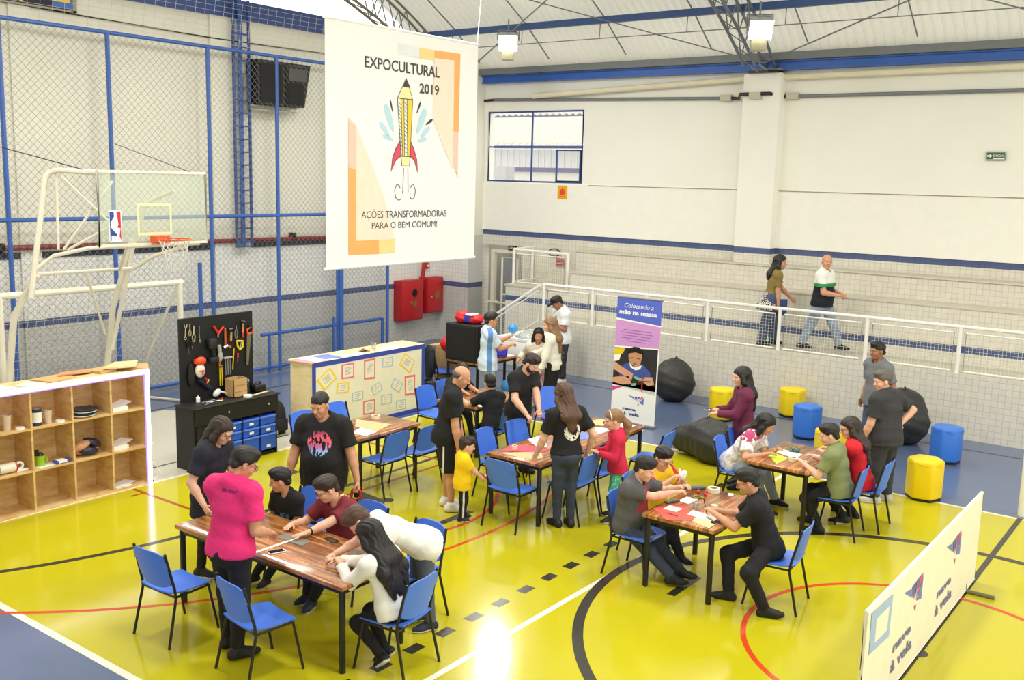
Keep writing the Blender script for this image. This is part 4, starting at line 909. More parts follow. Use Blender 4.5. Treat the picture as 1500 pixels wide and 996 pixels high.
t = root('glue_gun', 'grey blue glue gun on a stand right of the cardboard box', 'glue gun', (8.82, 11.28, .88)); obj('body', MB().tube([(-.08,0,.17),(.06,0,.18)], .03, 8), M('gun_blue_grey',(120,160,176),.4), t); obj('grip', MB().tube([(.04,0,.16),(.06,0,.02)], .024, 8), M('gun_dark',(44,60,70),.4), t); obj('stand', MB().tube([(-.06,0,.15),(-.08,0,0),(.08,0,0)], .008, 6), BLACKM, t)
t = root('tool_case', 'black lumpy tool case at the right end of the bench top', 'case', (9.03, 11.26, .88)); obj('shell', MB().rbox(-.1,.1,-.08,.08,0,.11,.03), BLACKP, t); obj('handle', MB().tube([(-.05,0,.11),(-.04,0,.14),(.04,0,.14),(.05,0,.11)], .01, 6), BLACKP, t)
t = root('tape_roll', 'white masking tape lying on the tool bench in front of the box', 'tape', (8.7, 11.07, .88)); obj('roll', MB().lathe([(.04,0),(.06,0),(.06,.03),(.04,.03),(.04,0)], 20), PAPER, t)
sheet('wood_strip', 'pale wooden strip lying along the bench’s right end', [(8.74,11.06),(9.14,11.14),(9.13,11.18),(8.74,11.1)], .88, KRAFT, 'strip', .008)
for k, (x, a, m, lb) in enumerate(((8.1,20,SILV,'silver screwdriver lying leftmost on the bench top'),(8.2,-15,BRASSY,'brass rod lying beside the silver screwdriver on the bench'),(8.3,30,REDP,'red handled cutter lying in the middle of the bench top'),(8.15,5,GREYM,'grey file lying nearest the bench’s front edge'))):
    o = root('bench_tool', lb, 'tool', (x,11.1+.035*k,.89), math.radians(a)); obj('shaft', MB().tube([(-.12,0,0),(.02,0,0)], .006, 6), SILV, o); obj('handle', MB().tube([(.02,0,0),(.11,0,0)], .009, 8), m, o)

# ---- notice counter
nb = root('notice_counter', 'pale plywood counter with blue bordered front covered in notes', 'counter', (11.3, 11.46, 0))
obj('carcass', MB().rbox(-1.27,1.25,-.24,.26,0,1.13,.004,1), PALEW, nb); obj('top', MB().rbox(-1.3,1.27,-.25,.28,1.13,1.16,.004,1), PALEW, nb)
FB = ((-1.28,-.245,0),(1,0,0),(0,0,1),(0,-1,0))
obj('front_panel', MB().prism([(.06,.07),(2.46,.05),(2.46,1.09),(.06,1.1)], FB, 0, .006), M('front_cream',(232,226,206),.6), nb, smooth=0)
bl = MB()
for q in ([(0,0),(2.54,0),(2.54,.07),(0,.07)],[(0,1.085),(2.54,1.085),(2.54,1.16),(0,1.16)],[(0,.07),(.07,.07),(.07,1.085),(0,1.085)],[(2.46,.07),(2.54,.07),(2.54,1.085),(2.46,1.085)]): bl.prism(q, FB, 0, .009)
obj('blue_border', bl, M('border_blue',(52,72,166),.5), nb, smooth=0)
NB = [('yellow framed note tilted at the counter’s left end',[(10.38,1.05),(10.52,.86),(10.25,.70),(10.11,.89)],'y'),('pink framed note right of the tilted yellow one at left',[(10.62,1.06),(10.89,1.06),(10.89,.82),(10.62,.83)],'p'),
 ('tall pink framed note at the top middle of the counter',[(11.11,1.07),(11.36,1.07),(11.36,.73),(11.11,.75)],'p'),('light blue framed note at the counter’s top, right of the tall pink one',[(11.52,1.05),(11.77,1.04),(11.76,.88),(11.52,.89)],'b'),
 ('yellow framed note tilted at the counter’s top right',[(12.06,1.06),(12.31,.9),(12.19,.7),(11.92,.89)],'y'),('small upright yellow framed note in the second row',[(10.52,.78),(10.78,.76),(10.77,.6),(10.51,.62)],'y'),
 ('level light blue framed note right below the small yellow one',[(10.84,.58),(11.09,.58),(11.09,.43),(10.84,.43)],'b'),('light blue framed note tilted left in the middle of the counter',[(11.27,.6),(11.47,.67),(11.53,.52),(11.32,.45)],'b'),
 ('light blue framed note tilted right, left of the tall right pink note',[(11.81,.68),(12.02,.55),(11.93,.4),(11.72,.54)],'b'),('tall pink framed note at the counter’s right end',[(12.06,.67),(12.32,.66),(12.32,.31),(12.07,.33)],'p'),
 ('light blue framed note under the two tilted blue ones',[(11.5,.43),(11.75,.42),(11.75,.26),(11.5,.27)],'b'),('pink framed note low in the middle, above the tape roll',[(11.09,.4),(11.36,.39),(11.35,.15),(11.09,.17)],'p'),('lowest light blue framed note near the counter’s right corner',[(11.85,.28),(12.1,.27),(12.09,.1),(11.86,.11)],'b')]
NM = {'y': M('note_yellow',(238,206,20),.6), 'p': M('note_pink',(226,116,122),.6), 'b': M('note_blue',(168,196,208),.6)}
INK = M('print_ink',(140,140,142),.7); NPAP = M('note_paper',(232,226,208),.7)
for lb, P_, k in NB:
    cx = sum(p[0] for p in P_)/4; cz = sum(p[1] for p in P_)/4; Q = [Vector((p[0]-cx,p[1]-cz)) for p in P_]
    o = root('paper_note', lb, 'note', (cx, 11.208, cz)); fr = ((0,0,0),(1,0,0),(0,0,1),(0,-1,0))
    obj('border', MB().prism([tuple(q) for q in Q], fr, 0, .003), NM[k], o, smooth=0); obj('page', MB().prism([tuple(q*.8) for q in Q], fr, .003, .0045), NPAP, o, smooth=0)
    tx = MB(); u = (Q[1]-Q[0]); v = (Q[3]-Q[0])
    if v.length > u.length*1.2 and k != 'p': u, v = v, u
    for j in range(3 if v.length < .22 else 6):
        s = .28+.44*j/(2 if v.length < .22 else 5); a = Q[0]+u*.26+v*s; b = Q[0]+u*(.74-.12*(j % 3 == 2))+v*s; tx.stroke([tuple(a),tuple(b)], .0065, fr, .0045, .005)
    obj('text_lines', tx, INK, o, smooth=0)
sheet('pink_card', 'pink card sheet hanging over the counter top’s left corner', [(9.94,11.65),(10.0,11.19),(10.3,11.22),(10.3,11.7)], 1.161, M('pink_card',(232,150,160),.7), 'card')
sheet('paper_sheet', 'large white sheet between the pink and blue cards on the counter', [(10.1,11.66),(10.12,11.22),(10.5,11.26),(10.52,11.7)], 1.164, M('pale_blue_paper',(222,232,240),.7))
sheet('blue_card', 'periwinkle blue card on top of the counter', [(10.4,11.66),(10.36,11.3),(10.68,11.26),(10.7,11.6)], 1.167, M('periwinkle_card',(120,136,216),.7), 'card')
sheet('rose_card', 'pale rose card to the right of the blue card on the counter', [(10.7,11.55),(10.64,11.22),(10.86,11.24),(10.92,11.5)], 1.161, M('rose_card',(240,196,190),.7), 'card')
sheet('paper_sheet', 'white sheet lying at the counter top’s middle edge', [(10.9,11.4),(10.88,11.22),(11.2,11.22),(11.2,11.4)], 1.161, PAPER)
sheet('paper_sheet', 'white sheets lying along the counter top’s right half', [(11.6,11.5),(11.56,11.24),(12.1,11.24),(12.16,11.5)], 1.161, PAPER)
cup('clear plastic cup standing on the notice counter', 11.62, 11.5, 1.161, .045, .1, GLASSC)
t = root('craft_scraps', 'black and brown scrap pieces piled on the counter by the cup', 'scraps', (11.36, 11.42, 1.161))
for k in range(9): obj('scrap', MB().rbox(-.04,.04,-.015,.015,0,.02,.004,1).xf(Matrix.Translation((random.uniform(-.16,.14),random.uniform(-.08,.08),random.uniform(0,.02)))@Matrix.Rotation(random.uniform(0,3),4,'Z')), (BLACKP, CARD, HANDLEW)[k % 3], t)
t = root('black_backpack', 'black backpack slumped on the floor behind the counter’s left end', 'backpack', (9.82, 11.82, 0)); obj('bag_body', MB().ell((0,0,.26),(.17,.13,.28),14,10).box(-.12,.12,-.08,.08,0,.06), M('backpack_black',(28,28,30),.8,bump=.2), t, smooth=180); obj('strap', MB().tube([(-.1,-.12,.46),(-.17,-.18,.25),(-.15,-.14,.05)], .02, 6), MATS['backpack_black'], t); obj('front_pocket', MB().rbox(-.11,.11,-.17,-.1,.06,.26,.03), MATS['backpack_black'], t)
t = root('plastic_sack', 'light plastic sack beside the black backpack', 'sack', (9.66, 11.72, 0)); obj('sack', MB().ell((0,0,.07),(.08,.1,.08)), M('sack_grey',(178,176,168),.5,bump=.3), t, smooth=180)

# ---- hanging banner
bn = root('hanging_banner', 'large white event banner hung from the roof with a pencil rocket', 'banner', (8.74, 9.5, 2.80)); BW, BH = 3.0, 3.1
bv = []; bf = []; nx, nz = 24, 20
for j in range(nz+1):
    for i in range(nx+1):
        u, v = i/nx, j/nz; bv.append((u*BW, .003*math.sin(9*u+2*v)*(v), v*BH+.02*(u-.5)))
for s in (0,):
    for j in range(nz):
        for i in range(nx): a = j*(nx+1)+i; bf.append((a,a+1,a+nx+2,a+nx+1))
m_ = MB().add(bv, bf); o = len(m_.v); m_.add([(x,y+.004,z) for x,y,z in bv], [f[::-1] for f in bf])
obj('cloth', m_, M('banner_vinyl',(250,250,248),.55,var=.01), bn, smooth=180)
obj('top_batten', MB().tube([(-.02,.005,BH-.0),(BW+.02,.005,BH+.02)], .018, 8), PAPER, bn); obj('bottom_batten', MB().tube([(-.02,.005,-.01),(BW+.02,.005,.0)], .02, 8), PAPER, bn)
obj('cord', MB().tube([(BW-.02,0,BH),(BW+.28,.05,BH+2.2)], .006, 4), STEELW, bn); obj('cord', MB().tube([(.02,0,BH),(-.2,.05,BH+2.4)], .006, 4), STEELW, bn)
FRB = ((0,-.0035,0),(1,0,0),(0,0,1),(0,-1,0))
def bp(name, polys, m, d=0.0):
    for p in polys: obj(name, MB().prism(p, FRB, d, d+.0005), m, bn, smooth=0)
PO = M('print_orange',(248,182,106),.6); PY_ = M('print_pale_yellow',(250,222,150),.6); PP = M('print_peach',(248,232,212),.6); PK = M('print_pink',(248,206,190),.6); PG = M('print_grey_blue',(236,240,242),.6); DK = M('print_dark',(70,68,70),.6)
bp('peach_print', [[(2.034,2.828),(2.467,2.838),(2.467,1.3),(2.25,1.62),(2.022,2.0)],[(.527,1.817),(.8,1.36),(1.036,.917),(1.259,.333),(.527,.333)]], PP)
bp('grey_print', [[(1.3,2.95),(1.725,2.93),(1.725,2.79),(1.3,2.8)]], PG)
bp('orange_print', [[(2.032,2.933),(2.598,2.943),(2.585,1.83),(2.467,1.85),(2.467,2.838),(2.034,2.828)],[(.388,1.283),(.527,1.253),(.527,.333),(.95,.33),(.95,.142),(.386,.151)]], PO, .001)
bp('yellow_print', [[(1.725,2.933),(2.032,2.933),(2.035,2.8),(1.727,2.788)],[(.95,.33),(1.259,.333),(1.26,.142),(.95,.142)]], PY_, .001)
bp('pink_print', [[(2.468,1.833),(2.58,1.828),(2.585,1.176),(2.467,1.40)],[(.389,1.908),(.527,1.817),(.527,1.253),(.388,1.283)]], PK, .001)
def btext(s, x0, x1, z, h, name='lettering', m=None, bold=.0):
    cu = text_mb(s, h*1.37, ((0,0,0),(1,0,0),(0,0,1),(0,-1,0)), 0, 0, bold=bold); xs = [v[0] for v in cu.v]; k = (x1-x0)/(max(xs)-min(xs)); mn = min(xs)
    cu.v = [((v[0]-mn)*k+x0, -.0055, v[2]+z) for v in cu.v]; obj(name, cu, m or DK, bn, smooth=0)
btext('EXPOCULTURAL', .681, 2.15, 2.571, .145, bold=.003); btext('2019', 1.734, 2.143, 2.329, .135, bold=.003); btext('AÇÕES TRANSFORMADORAS', .622, 2.339, .624, .10); btext('PARA O BEM COMUM!', .815, 2.135, .483, .09)
YL = M('print_yellow',(244,212,50),.6); RD = M('print_red',(228,78,104),.6); LBL = M('print_light_blue',(190,226,242),.6); CRM = M('print_cream',(250,238,176),.6)
bp('pencil_cone', [[(1.40,2.39),(1.55,2.39),(1.597,2.225),(1.293,2.225)]], CRM, .001); bp('pencil_lead', [[(1.464,2.5),(1.40,2.38),(1.55,2.38)]], DK, .002)
bp('pencil_body', [[(1.36,2.225),(1.42,2.225),(1.44,1.46),(1.40,1.46)],[(1.48,2.225),(1.597,2.225),(1.55,1.46),(1.50,1.46)]], YL, .001); bp('pencil_body_white', [[(1.293,2.225),(1.36,2.225),(1.40,1.46),(1.375,1.46)],[(1.42,2.225),(1.48,2.225),(1.50,1.46),(1.44,1.46)]], PAPER, .001)
bp('pencil_eraser', [[(1.377,1.45),(1.545,1.45),(1.525,1.33),(1.395,1.33)]], CRM, .001)
bp('rocket_fin', [[(1.35,1.66),(1.385,1.47),(1.27,1.40),(1.174,1.24),(1.205,1.42),(1.27,1.56)],[(1.565,1.66),(1.54,1.47),(1.64,1.41),(1.715,1.23),(1.69,1.42),(1.63,1.56)]], RD, .001)
ol = MB()
for pts in ([(1.293,2.225),(1.464,2.5),(1.597,2.225),(1.545,1.33),(1.385,1.33),(1.293,2.225)],[(1.293,2.225),(1.597,2.225)],[(1.375,1.455),(1.55,1.455)],[(1.36,2.225),(1.40,1.46)],[(1.42,2.225),(1.44,1.46)],[(1.48,2.225),(1.50,1.46)],[(1.35,1.66),(1.27,1.56),(1.205,1.42),(1.174,1.24),(1.27,1.40),(1.385,1.47)],[(1.565,1.66),(1.63,1.56),(1.69,1.42),(1.715,1.23),(1.64,1.41),(1.54,1.47)],
    [(1.425,1.3),(1.41,.95)],[(1.51,1.3),(1.52,.97)],[(1.34,1.06),(1.29,1.08),(1.25,.99),(1.27,.9),(1.33,.86),(1.39,.88)],[(1.34,1.06),(1.36,1.02)],[(1.58,1.06),(1.63,1.08),(1.67,.99),(1.65,.9),(1.6,.87),(1.56,.9)],[(1.58,1.06),(1.57,1.02)]): ol.stroke(pts, .011, FRB, .002, .0024)
for i in range(13): ol.stroke([(1.31+.004*i,2.18-.052*i),(1.355+.003*i,2.14-.05*i)], .007, FRB, .003, .004); ol.stroke([(1.43+.0012*i,2.18-.055*i),(1.475+.001*i,2.14-.053*i)], .007, FRB, .003, .004)
obj('ink_outline', ol, DK, bn, smooth=0)
def drop(x, z, l, wd, a):
    a = math.radians(a); c, s = math.cos(a), math.sin(a); P_ = []
    for i in range(14):
        t = 2*math.pi*i/14; px = wd*math.sin(t)*(1-.55*math.cos(t+math.pi)*0-.0)*(.55+.45*(1+math.cos(t))/2); pz = l*math.cos(t); P_.append((x+px*c-pz*s, z+px*s+pz*c))
    return P_
bp('splash_drop', [drop(1.14,1.95,.2,.07,24),drop(1.05,1.80,.13,.05,48),drop(1.12,1.69,.11,.04,75),drop(1.78,1.95,.2,.07,-26),drop(1.86,1.80,.12,.05,-50),drop(1.79,1.69,.1,.04,-78)], LBL, .001)
bp('ink_tick', [drop(1.178,2.115,.09,.018,17),drop(1.722,2.13,.095,.02,-26),drop(1.94,1.945,.085,.025,-60)], DK, .001)

# ---- roll-up banner
ru = root('rollup_banner', 'tall roll-up banner with blue and lilac heading and a boy’s photo', 'banner', (14.1, 7.96, 0), 0); RF = ((-.012,.42,.0),(0,-1,0),(0,0,1),(-1,0,0))
sk = lambda u, z: (u+.045*z/2.1-.02*0, z)
def rp(name, polys, m, d=0.0):
    for p in polys: obj(name, MB().prism([sk(u,z) for u, z in p], RF, d, d+.001), m, ru, smooth=0)
obj('panel', MB().prism([sk(0,.03),sk(.83,.03),sk(.83,2.12),sk(0,2.12)], ((-.008,.42,0),(0,-1,0),(0,0,1),(-1,0,0)), 0, .004), PAPER, ru, smooth=0)
obj('base', MB().rbox(-.05,.07,-.42,.42,0,.05,.01), SILV, ru); obj('top_bar', MB().rbox(-.02,.005,-.47,.38,2.11,2.135,.004), SILV, ru); obj('rear_pole', MB().tube([(.04,0,.05),(.01,-.04,2.1)], .01, 6), SILV, ru); obj('foot', MB().tube([(.02,-.2,.03),(-.3,-.36,.012)], .014, 6).tube([(.02,.2,.03),(-.3,.2,.012)], .014, 6), STEELW, ru)
rp('blue_heading', [[(0,2.12),(.83,2.12),(.83,1.71),(0,1.77)]], M('banner_blue',(84,104,206),.5)); rp('lilac_panel', [[(0,1.74),(.83,1.69),(.83,1.34),(0,1.30)]], M('banner_lilac',(206,150,214),.5))
def rtext(s, u, z, h, m, w_=None, sx=1, shear=0, bold=0, name='lettering'):
    t_ = text_mb(s, h*1.37, ((0,0,0),(1,0,0),(0,0,1),(0,-1,0)), 0, 0, shear=shear, bold=bold); xs = [v[0] for v in t_.v]; k = w_/(max(xs)-min(xs)) if w_ else sx; mn = min(xs)
    t_.v = [(-.0145, .42-sk(u+(v[0]-mn)*k, 0)[0]-.045*(z+v[2])/2.1, z+v[2]) for v in t_.v]; obj(name, t_, m, ru, smooth=0)
rtext('Colocando a', .14, 1.955, .075, PAPER, .54, shear=.2); rtext('mão na massa', .05, 1.845, .075, PAPER, .70, bold=.0028)
sp_ = MB()
for j, (a, b) in enumerate(((.15,.67),(.1,.7),(.14,.66),(.12,.68),(.22,.58))): sp_.stroke([sk(a,1.585-.045*j),sk(b,1.58-.045*j)], .014, RF, .001, .0018)
obj('small_print', sp_, M('lilac_ink',(150,104,170),.6), ru, smooth=0)
rp('photo_ground', [[(0,1.27),(.81,1.32),(.81,.62),(.3,.63),(0,.64)]], M('photo_dark',(40,36,44),.5,var=.5,nscale=12)); rp('photo_table', [[(0,.72),(.3,.66),(.6,.72),(.81,.70),(.81,.56),(.4,.6),(0,.64)]], M('photo_pale',(206,204,204),.5))
rp('photo_yellow', [[(0,1.26),(.2,1.27),(.16,1.18),(0,1.14)]], YELP, .001); rp('photo_white_sleeve', [[(0,1.14),(.13,1.17),(.1,1.06),(0,1.03)]], PAPER, .001)
SKP = M('photo_skin',(196,142,112),.5); rp('photo_shirt', [[(.16,.98),(.26,1.04),(.4,1.0),(.56,1.04),(.7,.92),(.72,.78),(.12,.8)]], M('photo_blue',(62,84,160),.5,var=.15,nscale=15), .001); rp('photo_collar', [[(.3,1.04),(.42,.98),(.53,1.03),(.51,.96),(.42,.93),(.32,.97)]], PAPER, .002)
rp('photo_face', [[(.27,1.18),(.29,1.05),(.36,.99),(.43,.98),(.5,1.03),(.53,1.18),(.5,1.26),(.31,1.26)]], SKP, .002); rp('photo_hair', [[(.25,1.16),(.27,1.27),(.36,1.32),(.46,1.32),(.55,1.26),(.55,1.15),(.52,1.21),(.4,1.23),(.29,1.2)]], BLACKP, .003); rp('photo_features', [[(.31,1.135),(.38,1.14),(.38,1.125),(.31,1.12)],[(.43,1.14),(.5,1.135),(.5,1.12),(.43,1.125)],[(.36,1.045),(.44,1.045),(.42,1.03),(.38,1.03)]], M('photo_feature',(110,64,54),.5), .003)
rp('photo_arm', [[(0,1.04),(.16,.96),(.38,.87),(.36,.76),(.2,.82),(0,.9)],[(.08,.78),(.3,.82),(.36,.7),(.2,.66),(.0,.68),(0,.76)],[(.6,.84),(.74,.86),(.78,.74),(.68,.7),(.56,.76)]], M('photo_skin_light',(214,160,128),.5), .0025); rp('photo_sticks', [[(.55,.86),(.57,.86),(.57,.6),(.55,.6)],[(.48,.77),(.72,.79),(.72,.77),(.48,.75)]], REDP, .004); rp('photo_green_toy', [[(.36,.7),(.44,.72),(.44,.67),(.36,.66)],[(.4,.84),(.66,.79),(.66,.74),(.42,.79)]], M('photo_green',(120,190,150),.5), .0035)
rp('pink_corner', [[(0,.615),(.2,.625),(0,.53)]], M('banner_pink',(222,70,150),.5))
def fan(fn, o_, s_, d=.001, kx=1.0):
    """paper-plane fan mark: blue blades, a pink one, and a small pink tail"""
    for k, (nm, pts, m) in enumerate((('logo_blade_blue',[(0,.98),(.36,.88),(.50,.54)],M('logo_blue',(110,126,190),.5)),('logo_blade_navy',[(.40,.90),(.60,.94),(.54,.48)],M('logo_navy',(84,98,170),.5)),('logo_blade_violet',[(.64,.95),(.80,.98),(.59,.42)],M('logo_violet',(132,96,180),.5)),('logo_blade_pink',[(.84,.98),(.98,.98),(.66,.36)],M('logo_pink',(214,84,140),.5)),('logo_blade_blue',[(1.0,.94),(1.0,.2),(.72,.32)],MATS['logo_blue']),('logo_tail',[(.60,.24),(.72,.2),(.70,.02)],MATS['logo_pink']))):
        fn(nm, [[(o_[0]+x*s_[0], o_[1]+z*s_[1]) for x, z in pts]], m, d)
fan(rp, (.31,.34), (.30,.165)); LGI = M('logo_ink',(70,72,140),.5)
rtext('nave', .22, .245, .045, LGI, .25, bold=.003); rtext('à', .25, .16, .055, LGI, .04, bold=.003); rtext('vela', .34, .16, .055, LGI, .2, bold=.003)

# ---- low barrier board
bb = root('court_barrier', 'low white barrier board with paper-plane logos standing on the centre line', 'barrier', (8.85, 1.955, 0)); BF = ((-1.85,-.018,0),(1,0,0),(0,0,1),(0,-1,0))
obj('panel', MB().rbox(-1.85,1.87,-.015,.015,.03,.95,.004,1), M('barrier_white',(240,235,214),.5), bb); obj('frame', MB().tube([(-1.85,0,.03),(1.87,0,.03),(1.87,0,.95),(-1.85,0,.96)], .02, 6, closed=True), CREAMT, bb)
for x in (1.5, -1.2): obj('foot', MB().tube([(x,-.28,.02),(x,.28,.02)], .02, 6).tube([(x,0,.02),(x,0,.1)], .02, 6), M('foot_grey',(110,108,84),.5), bb)
def bbp(name, polys, m, d=0.0):
    mb = MB()
    for p in polys: mb.prism(p, BF, d, d+.001)
    return obj(name, mb, m, bb, smooth=0)
bbp('blue_square', [[(.08,.93),(.62,.90),(.60,.56),(.1,.60)]], M('square_blue',(160,186,224),.5)); bbp('white_square', [[(.22,.84),(.54,.83),(.52,.64),(.22,.65)]], MATS['barrier_white'], .001)
def bfan(x, z): fan(bbp, (x,z), (.56,.30))
bfan(.96, .50); bfan(2.3, .50)
def bbt(s, x, z, h, w_):
    t_ = text_mb(s, h*1.37, ((0,0,0),(1,0,0),(0,0,1),(0,-1,0)), 0, 0, bold=.004); xs = [v[0] for v in t_.v]; k = w_/(max(xs)-min(xs)); mn = min(xs)
    t_.v = [(-1.85+x+(v[0]-mn)*k, -.0195, z+v[2]) for v in t_.v]; obj('lettering', t_, M('barrier_ink',(116,118,158),.6), bb, smooth=0)
for x in (.76, 2.1): bbt('nave', x, .36, .085, .5); bbt('à vela', x-.02, .19, .11, .6)

# ---- goal, basketball stand, net post
gl = root('goal', 'white tube handball goal standing in front of the fence', 'goal', (8.6, 14.65, 0))
for s in (-1.53,1.53): obj('post', MB().tube([(s,0,0),(s,0,2.1)], .05, 10), CREAMT, gl)
obj('crossbar', MB().tube([(-1.58,0,2.1),(1.58,0,2.1)], .05, 10), CREAMT, gl)
for s in (-1,1):
    obj('back_stay', MB().tube([(s*1.5,0,2.06),(s*1.28,.55,.9),(s*1.2,.9,.03)], .025, 8), CREAMT, gl); obj('ground_bar', MB().tube([(s*1.53,0,.03),(s*1.2,.9,.03)], .025, 8), CREAMT, gl)
obj('rear_bar', MB().tube([(-1.2,.9,.03),(1.2,.9,.03)], .025, 8), CREAMT, gl)
gn = MB()
for i in range(22): x = -1.5+i*3/21; gn.tube([(x,.02,2.06),(x*.85,.55,.9),(x*.8,.9,.05)], .003, 3, cap=False)
for j in range(14):
    t_ = j/13; y = .02+.88*t_; z = 2.06-2.0*t_**.85; s = 1.5-.3*t_; gn.tube([(-s,y,z),(s,y,z)], .003, 3, cap=False)
o = obj('goal_net', gn, M('net_white',(214,212,202),.8), gl); o['kind'] = 'stuff'
bk = root('basketball_stand', 'white tube basketball stand with a clear backboard and orange rim', 'basketball hoop', (8.34, 12.6, 0))
def B_(pts, r=.03, n=8): return MB().tube([(x-8.34,y-12.6,z) for x, y, z in pts], r, n)
fr = MB()
BBX0, BBX1, BBZ0, BBZ1 = 7.48, 9.2, 2.945, 3.955
obj('backboard', MB().box(BBX0-8.34,BBX1-8.34,-.006,.006,BBZ0,BBZ1), M('acrylic_sheet',(206,220,196),.15,alpha=.22,var=0), bk, smooth=0)
obj('backboard_frame', MB().tube([(-.86,0,BBZ0),(.86,0,BBZ0),(.86,0,BBZ1),(-.86,0,BBZ1)], .028, 4, closed=True), CREAMT, bk)
obj('target_square', MB().stroke([(-.27,3.09),(.25,3.09),(.25,3.5),(-.27,3.5)], .05, ((0,-.008,0),(1,0,0),(0,0,1),(0,-1,0)), 0, .001, True), M('target_cream',(224,224,176),.5), bk, smooth=0)
rim = obj('rim', MB().tube([(.05+.225*math.cos(a),-.38+.225*math.sin(a),3.03) for a in np.linspace(0,6.283,25)[:-1]], .011, 6, closed=True), ORANGE, bk); obj('bracket', MB().box(-.09,.13,-.16,0,2.96,3.06).tube([(-.08,-.05,2.97),(-.1,-.3,3.02)],.012,5).tube([(.12,-.05,2.97),(.2,-.3,3.02)],.012,5), ORANGE, rim, smooth=0)
hn = MB()
for k in range(12):
    a = 6.283*k/12; b = a+6.283/12*1.5; c_ = a
    hn.tube([(.05+.22*math.cos(a),-.38+.22*math.sin(a),3.02),(.05+.17*math.cos(b),-.38+.17*math.sin(b),2.86),(.05+.13*math.cos(a+.26),-.38+.13*math.sin(a+.26),2.72),(.05+.13*math.cos(b),-.38+.13*math.sin(b),2.6)], .005, 4)
    b = a-6.283/12*1.5; hn.tube([(.05+.22*math.cos(a),-.38+.22*math.sin(a),3.02),(.05+.17*math.cos(b),-.38+.17*math.sin(b),2.86),(.05+.13*math.cos(a-.26),-.38+.13*math.sin(a-.26),2.72),(.05+.13*math.cos(b),-.38+.13*math.sin(b),2.6)], .005, 4)
o = obj('basket_net', hn, M('net_white',(214,212,202),.8), bk); o['kind'] = 'stuff'
LF = ((-.72,-.008,2.99),(1,0,0),(0,0,1),(0,-1,0))
lo = obj('logo_sticker', MB().prism([(0,.02),(.02,0),(.17,0),(.19,.02),(.19,.42),(.17,.44),(.02,.44),(0,.42)], LF, 0, .001), PAPER, bk, smooth=0)
obj('logo_blue_half', MB().prism([(.012,.02),(.07,.02),(.12,.1),(.03,.2),(.03,.28),(.08,.35),(.075,.42),(.012,.42)], LF, .001, .002), M('logo_deep_blue',(40,70,150),.5), lo, smooth=0); obj('logo_red_half', MB().prism([(.178,.02),(.178,.42),(.115,.42),(.13,.33),(.14,.24),(.12,.2),(.17,.19),(.15,.08)], LF, .001, .002), M('logo_deep_red',(200,44,54),.5), lo, smooth=0); obj('logo_lettering', MB().box(-.69,-.62,-.0105,-.009,3.01,3.08), M('logo_pale',(214,220,236),.5), lo, smooth=0)
Y2 = 13.4
for sx in (0, .62):
    P_ = [(7.0+sx,Y2,2.53),(7.19+sx,Y2,3.82),(7.26+sx,Y2,3.93),(7.4+sx,Y2-.1,3.95)]
obj('mast', B_([(6.9,13.4,2.2),(7.19,13.4,3.85),(7.24,13.38,3.92),(7.34,13.3,3.95),(7.6,12.65,3.93)], .04), CREAMT, bk); obj('mast', B_([(8.2,13.6,1.3),(8.5,13.4,2.9),(8.6,13.2,3.5),(8.7,12.65,3.7)], .03), CREAMT, bk)
for nm, P_, r in (('inner_stay',[(7.32,13.35,3.9),(7.3,13.35,2.86)],.02),('brace',[(7.35,13.3,3.88),(7.83,12.8,3.19)],.016),('brace',[(7.89,12.9,3.82),(7.35,13.3,2.86)],.02),('brace',[(7.91,12.8,3.26),(7.4,13.3,2.85)],.02),('arm',[(7.0,13.4,2.6),(7.2,13.3,2.78),(7.5,12.9,2.9),(9.1,12.64,2.92)],.028),('cross_bar',[(7.0,13.4,2.53),(8.46,13.4,2.53)],.024),('arm',[(8.46,13.4,2.51),(8.62,13.1,2.72),(8.9,12.64,2.9)],.028),('post',[(8.48,13.4,2.95),(8.36,13.8,1.9),(8.25,14.0,.3)],.045),('post',[(7.0,13.4,2.53),(6.85,13.8,1.9),(6.75,14.0,.3)],.05),('brace',[(7.72,13.4,2.52),(8.25,13.85,1.5)],.018),('brace',[(8.25,13.4,2.52),(7.95,12.7,2.92)],.018)):
    obj(nm, B_(P_, r), CREAMT, bk)
obj('base_box', MB().rbox(-1.75,.1,1.2,2.0,0,.3,.03), CREAMT, bk); obj('tie_cable', MB().tube([(-.95,.2,3.97),(-2.1,2.9,4.6)], .008, 4), BLACKM, bk); obj('tie_cable', MB().tube([(.7,.1,3.96),(1.2,2.9,4.4)], .006, 4), BLACKM, bk)
t = root('net_post', 'white volleyball net post at the right frame edge', 'post', (13.34, 1.96, 0)); obj('pole', MB().tube([(0,0,0),(0,0,2.4)], .045, 10), CREAMT, t); obj('floor_collar', MB().lathe([(0,.012),(.09,.012),(.1,0)], 18), GREYM, t); obj('winch', MB().rbox(-.05,.05,-.12,-.03,.9,1.05,.01), GREYM, t)

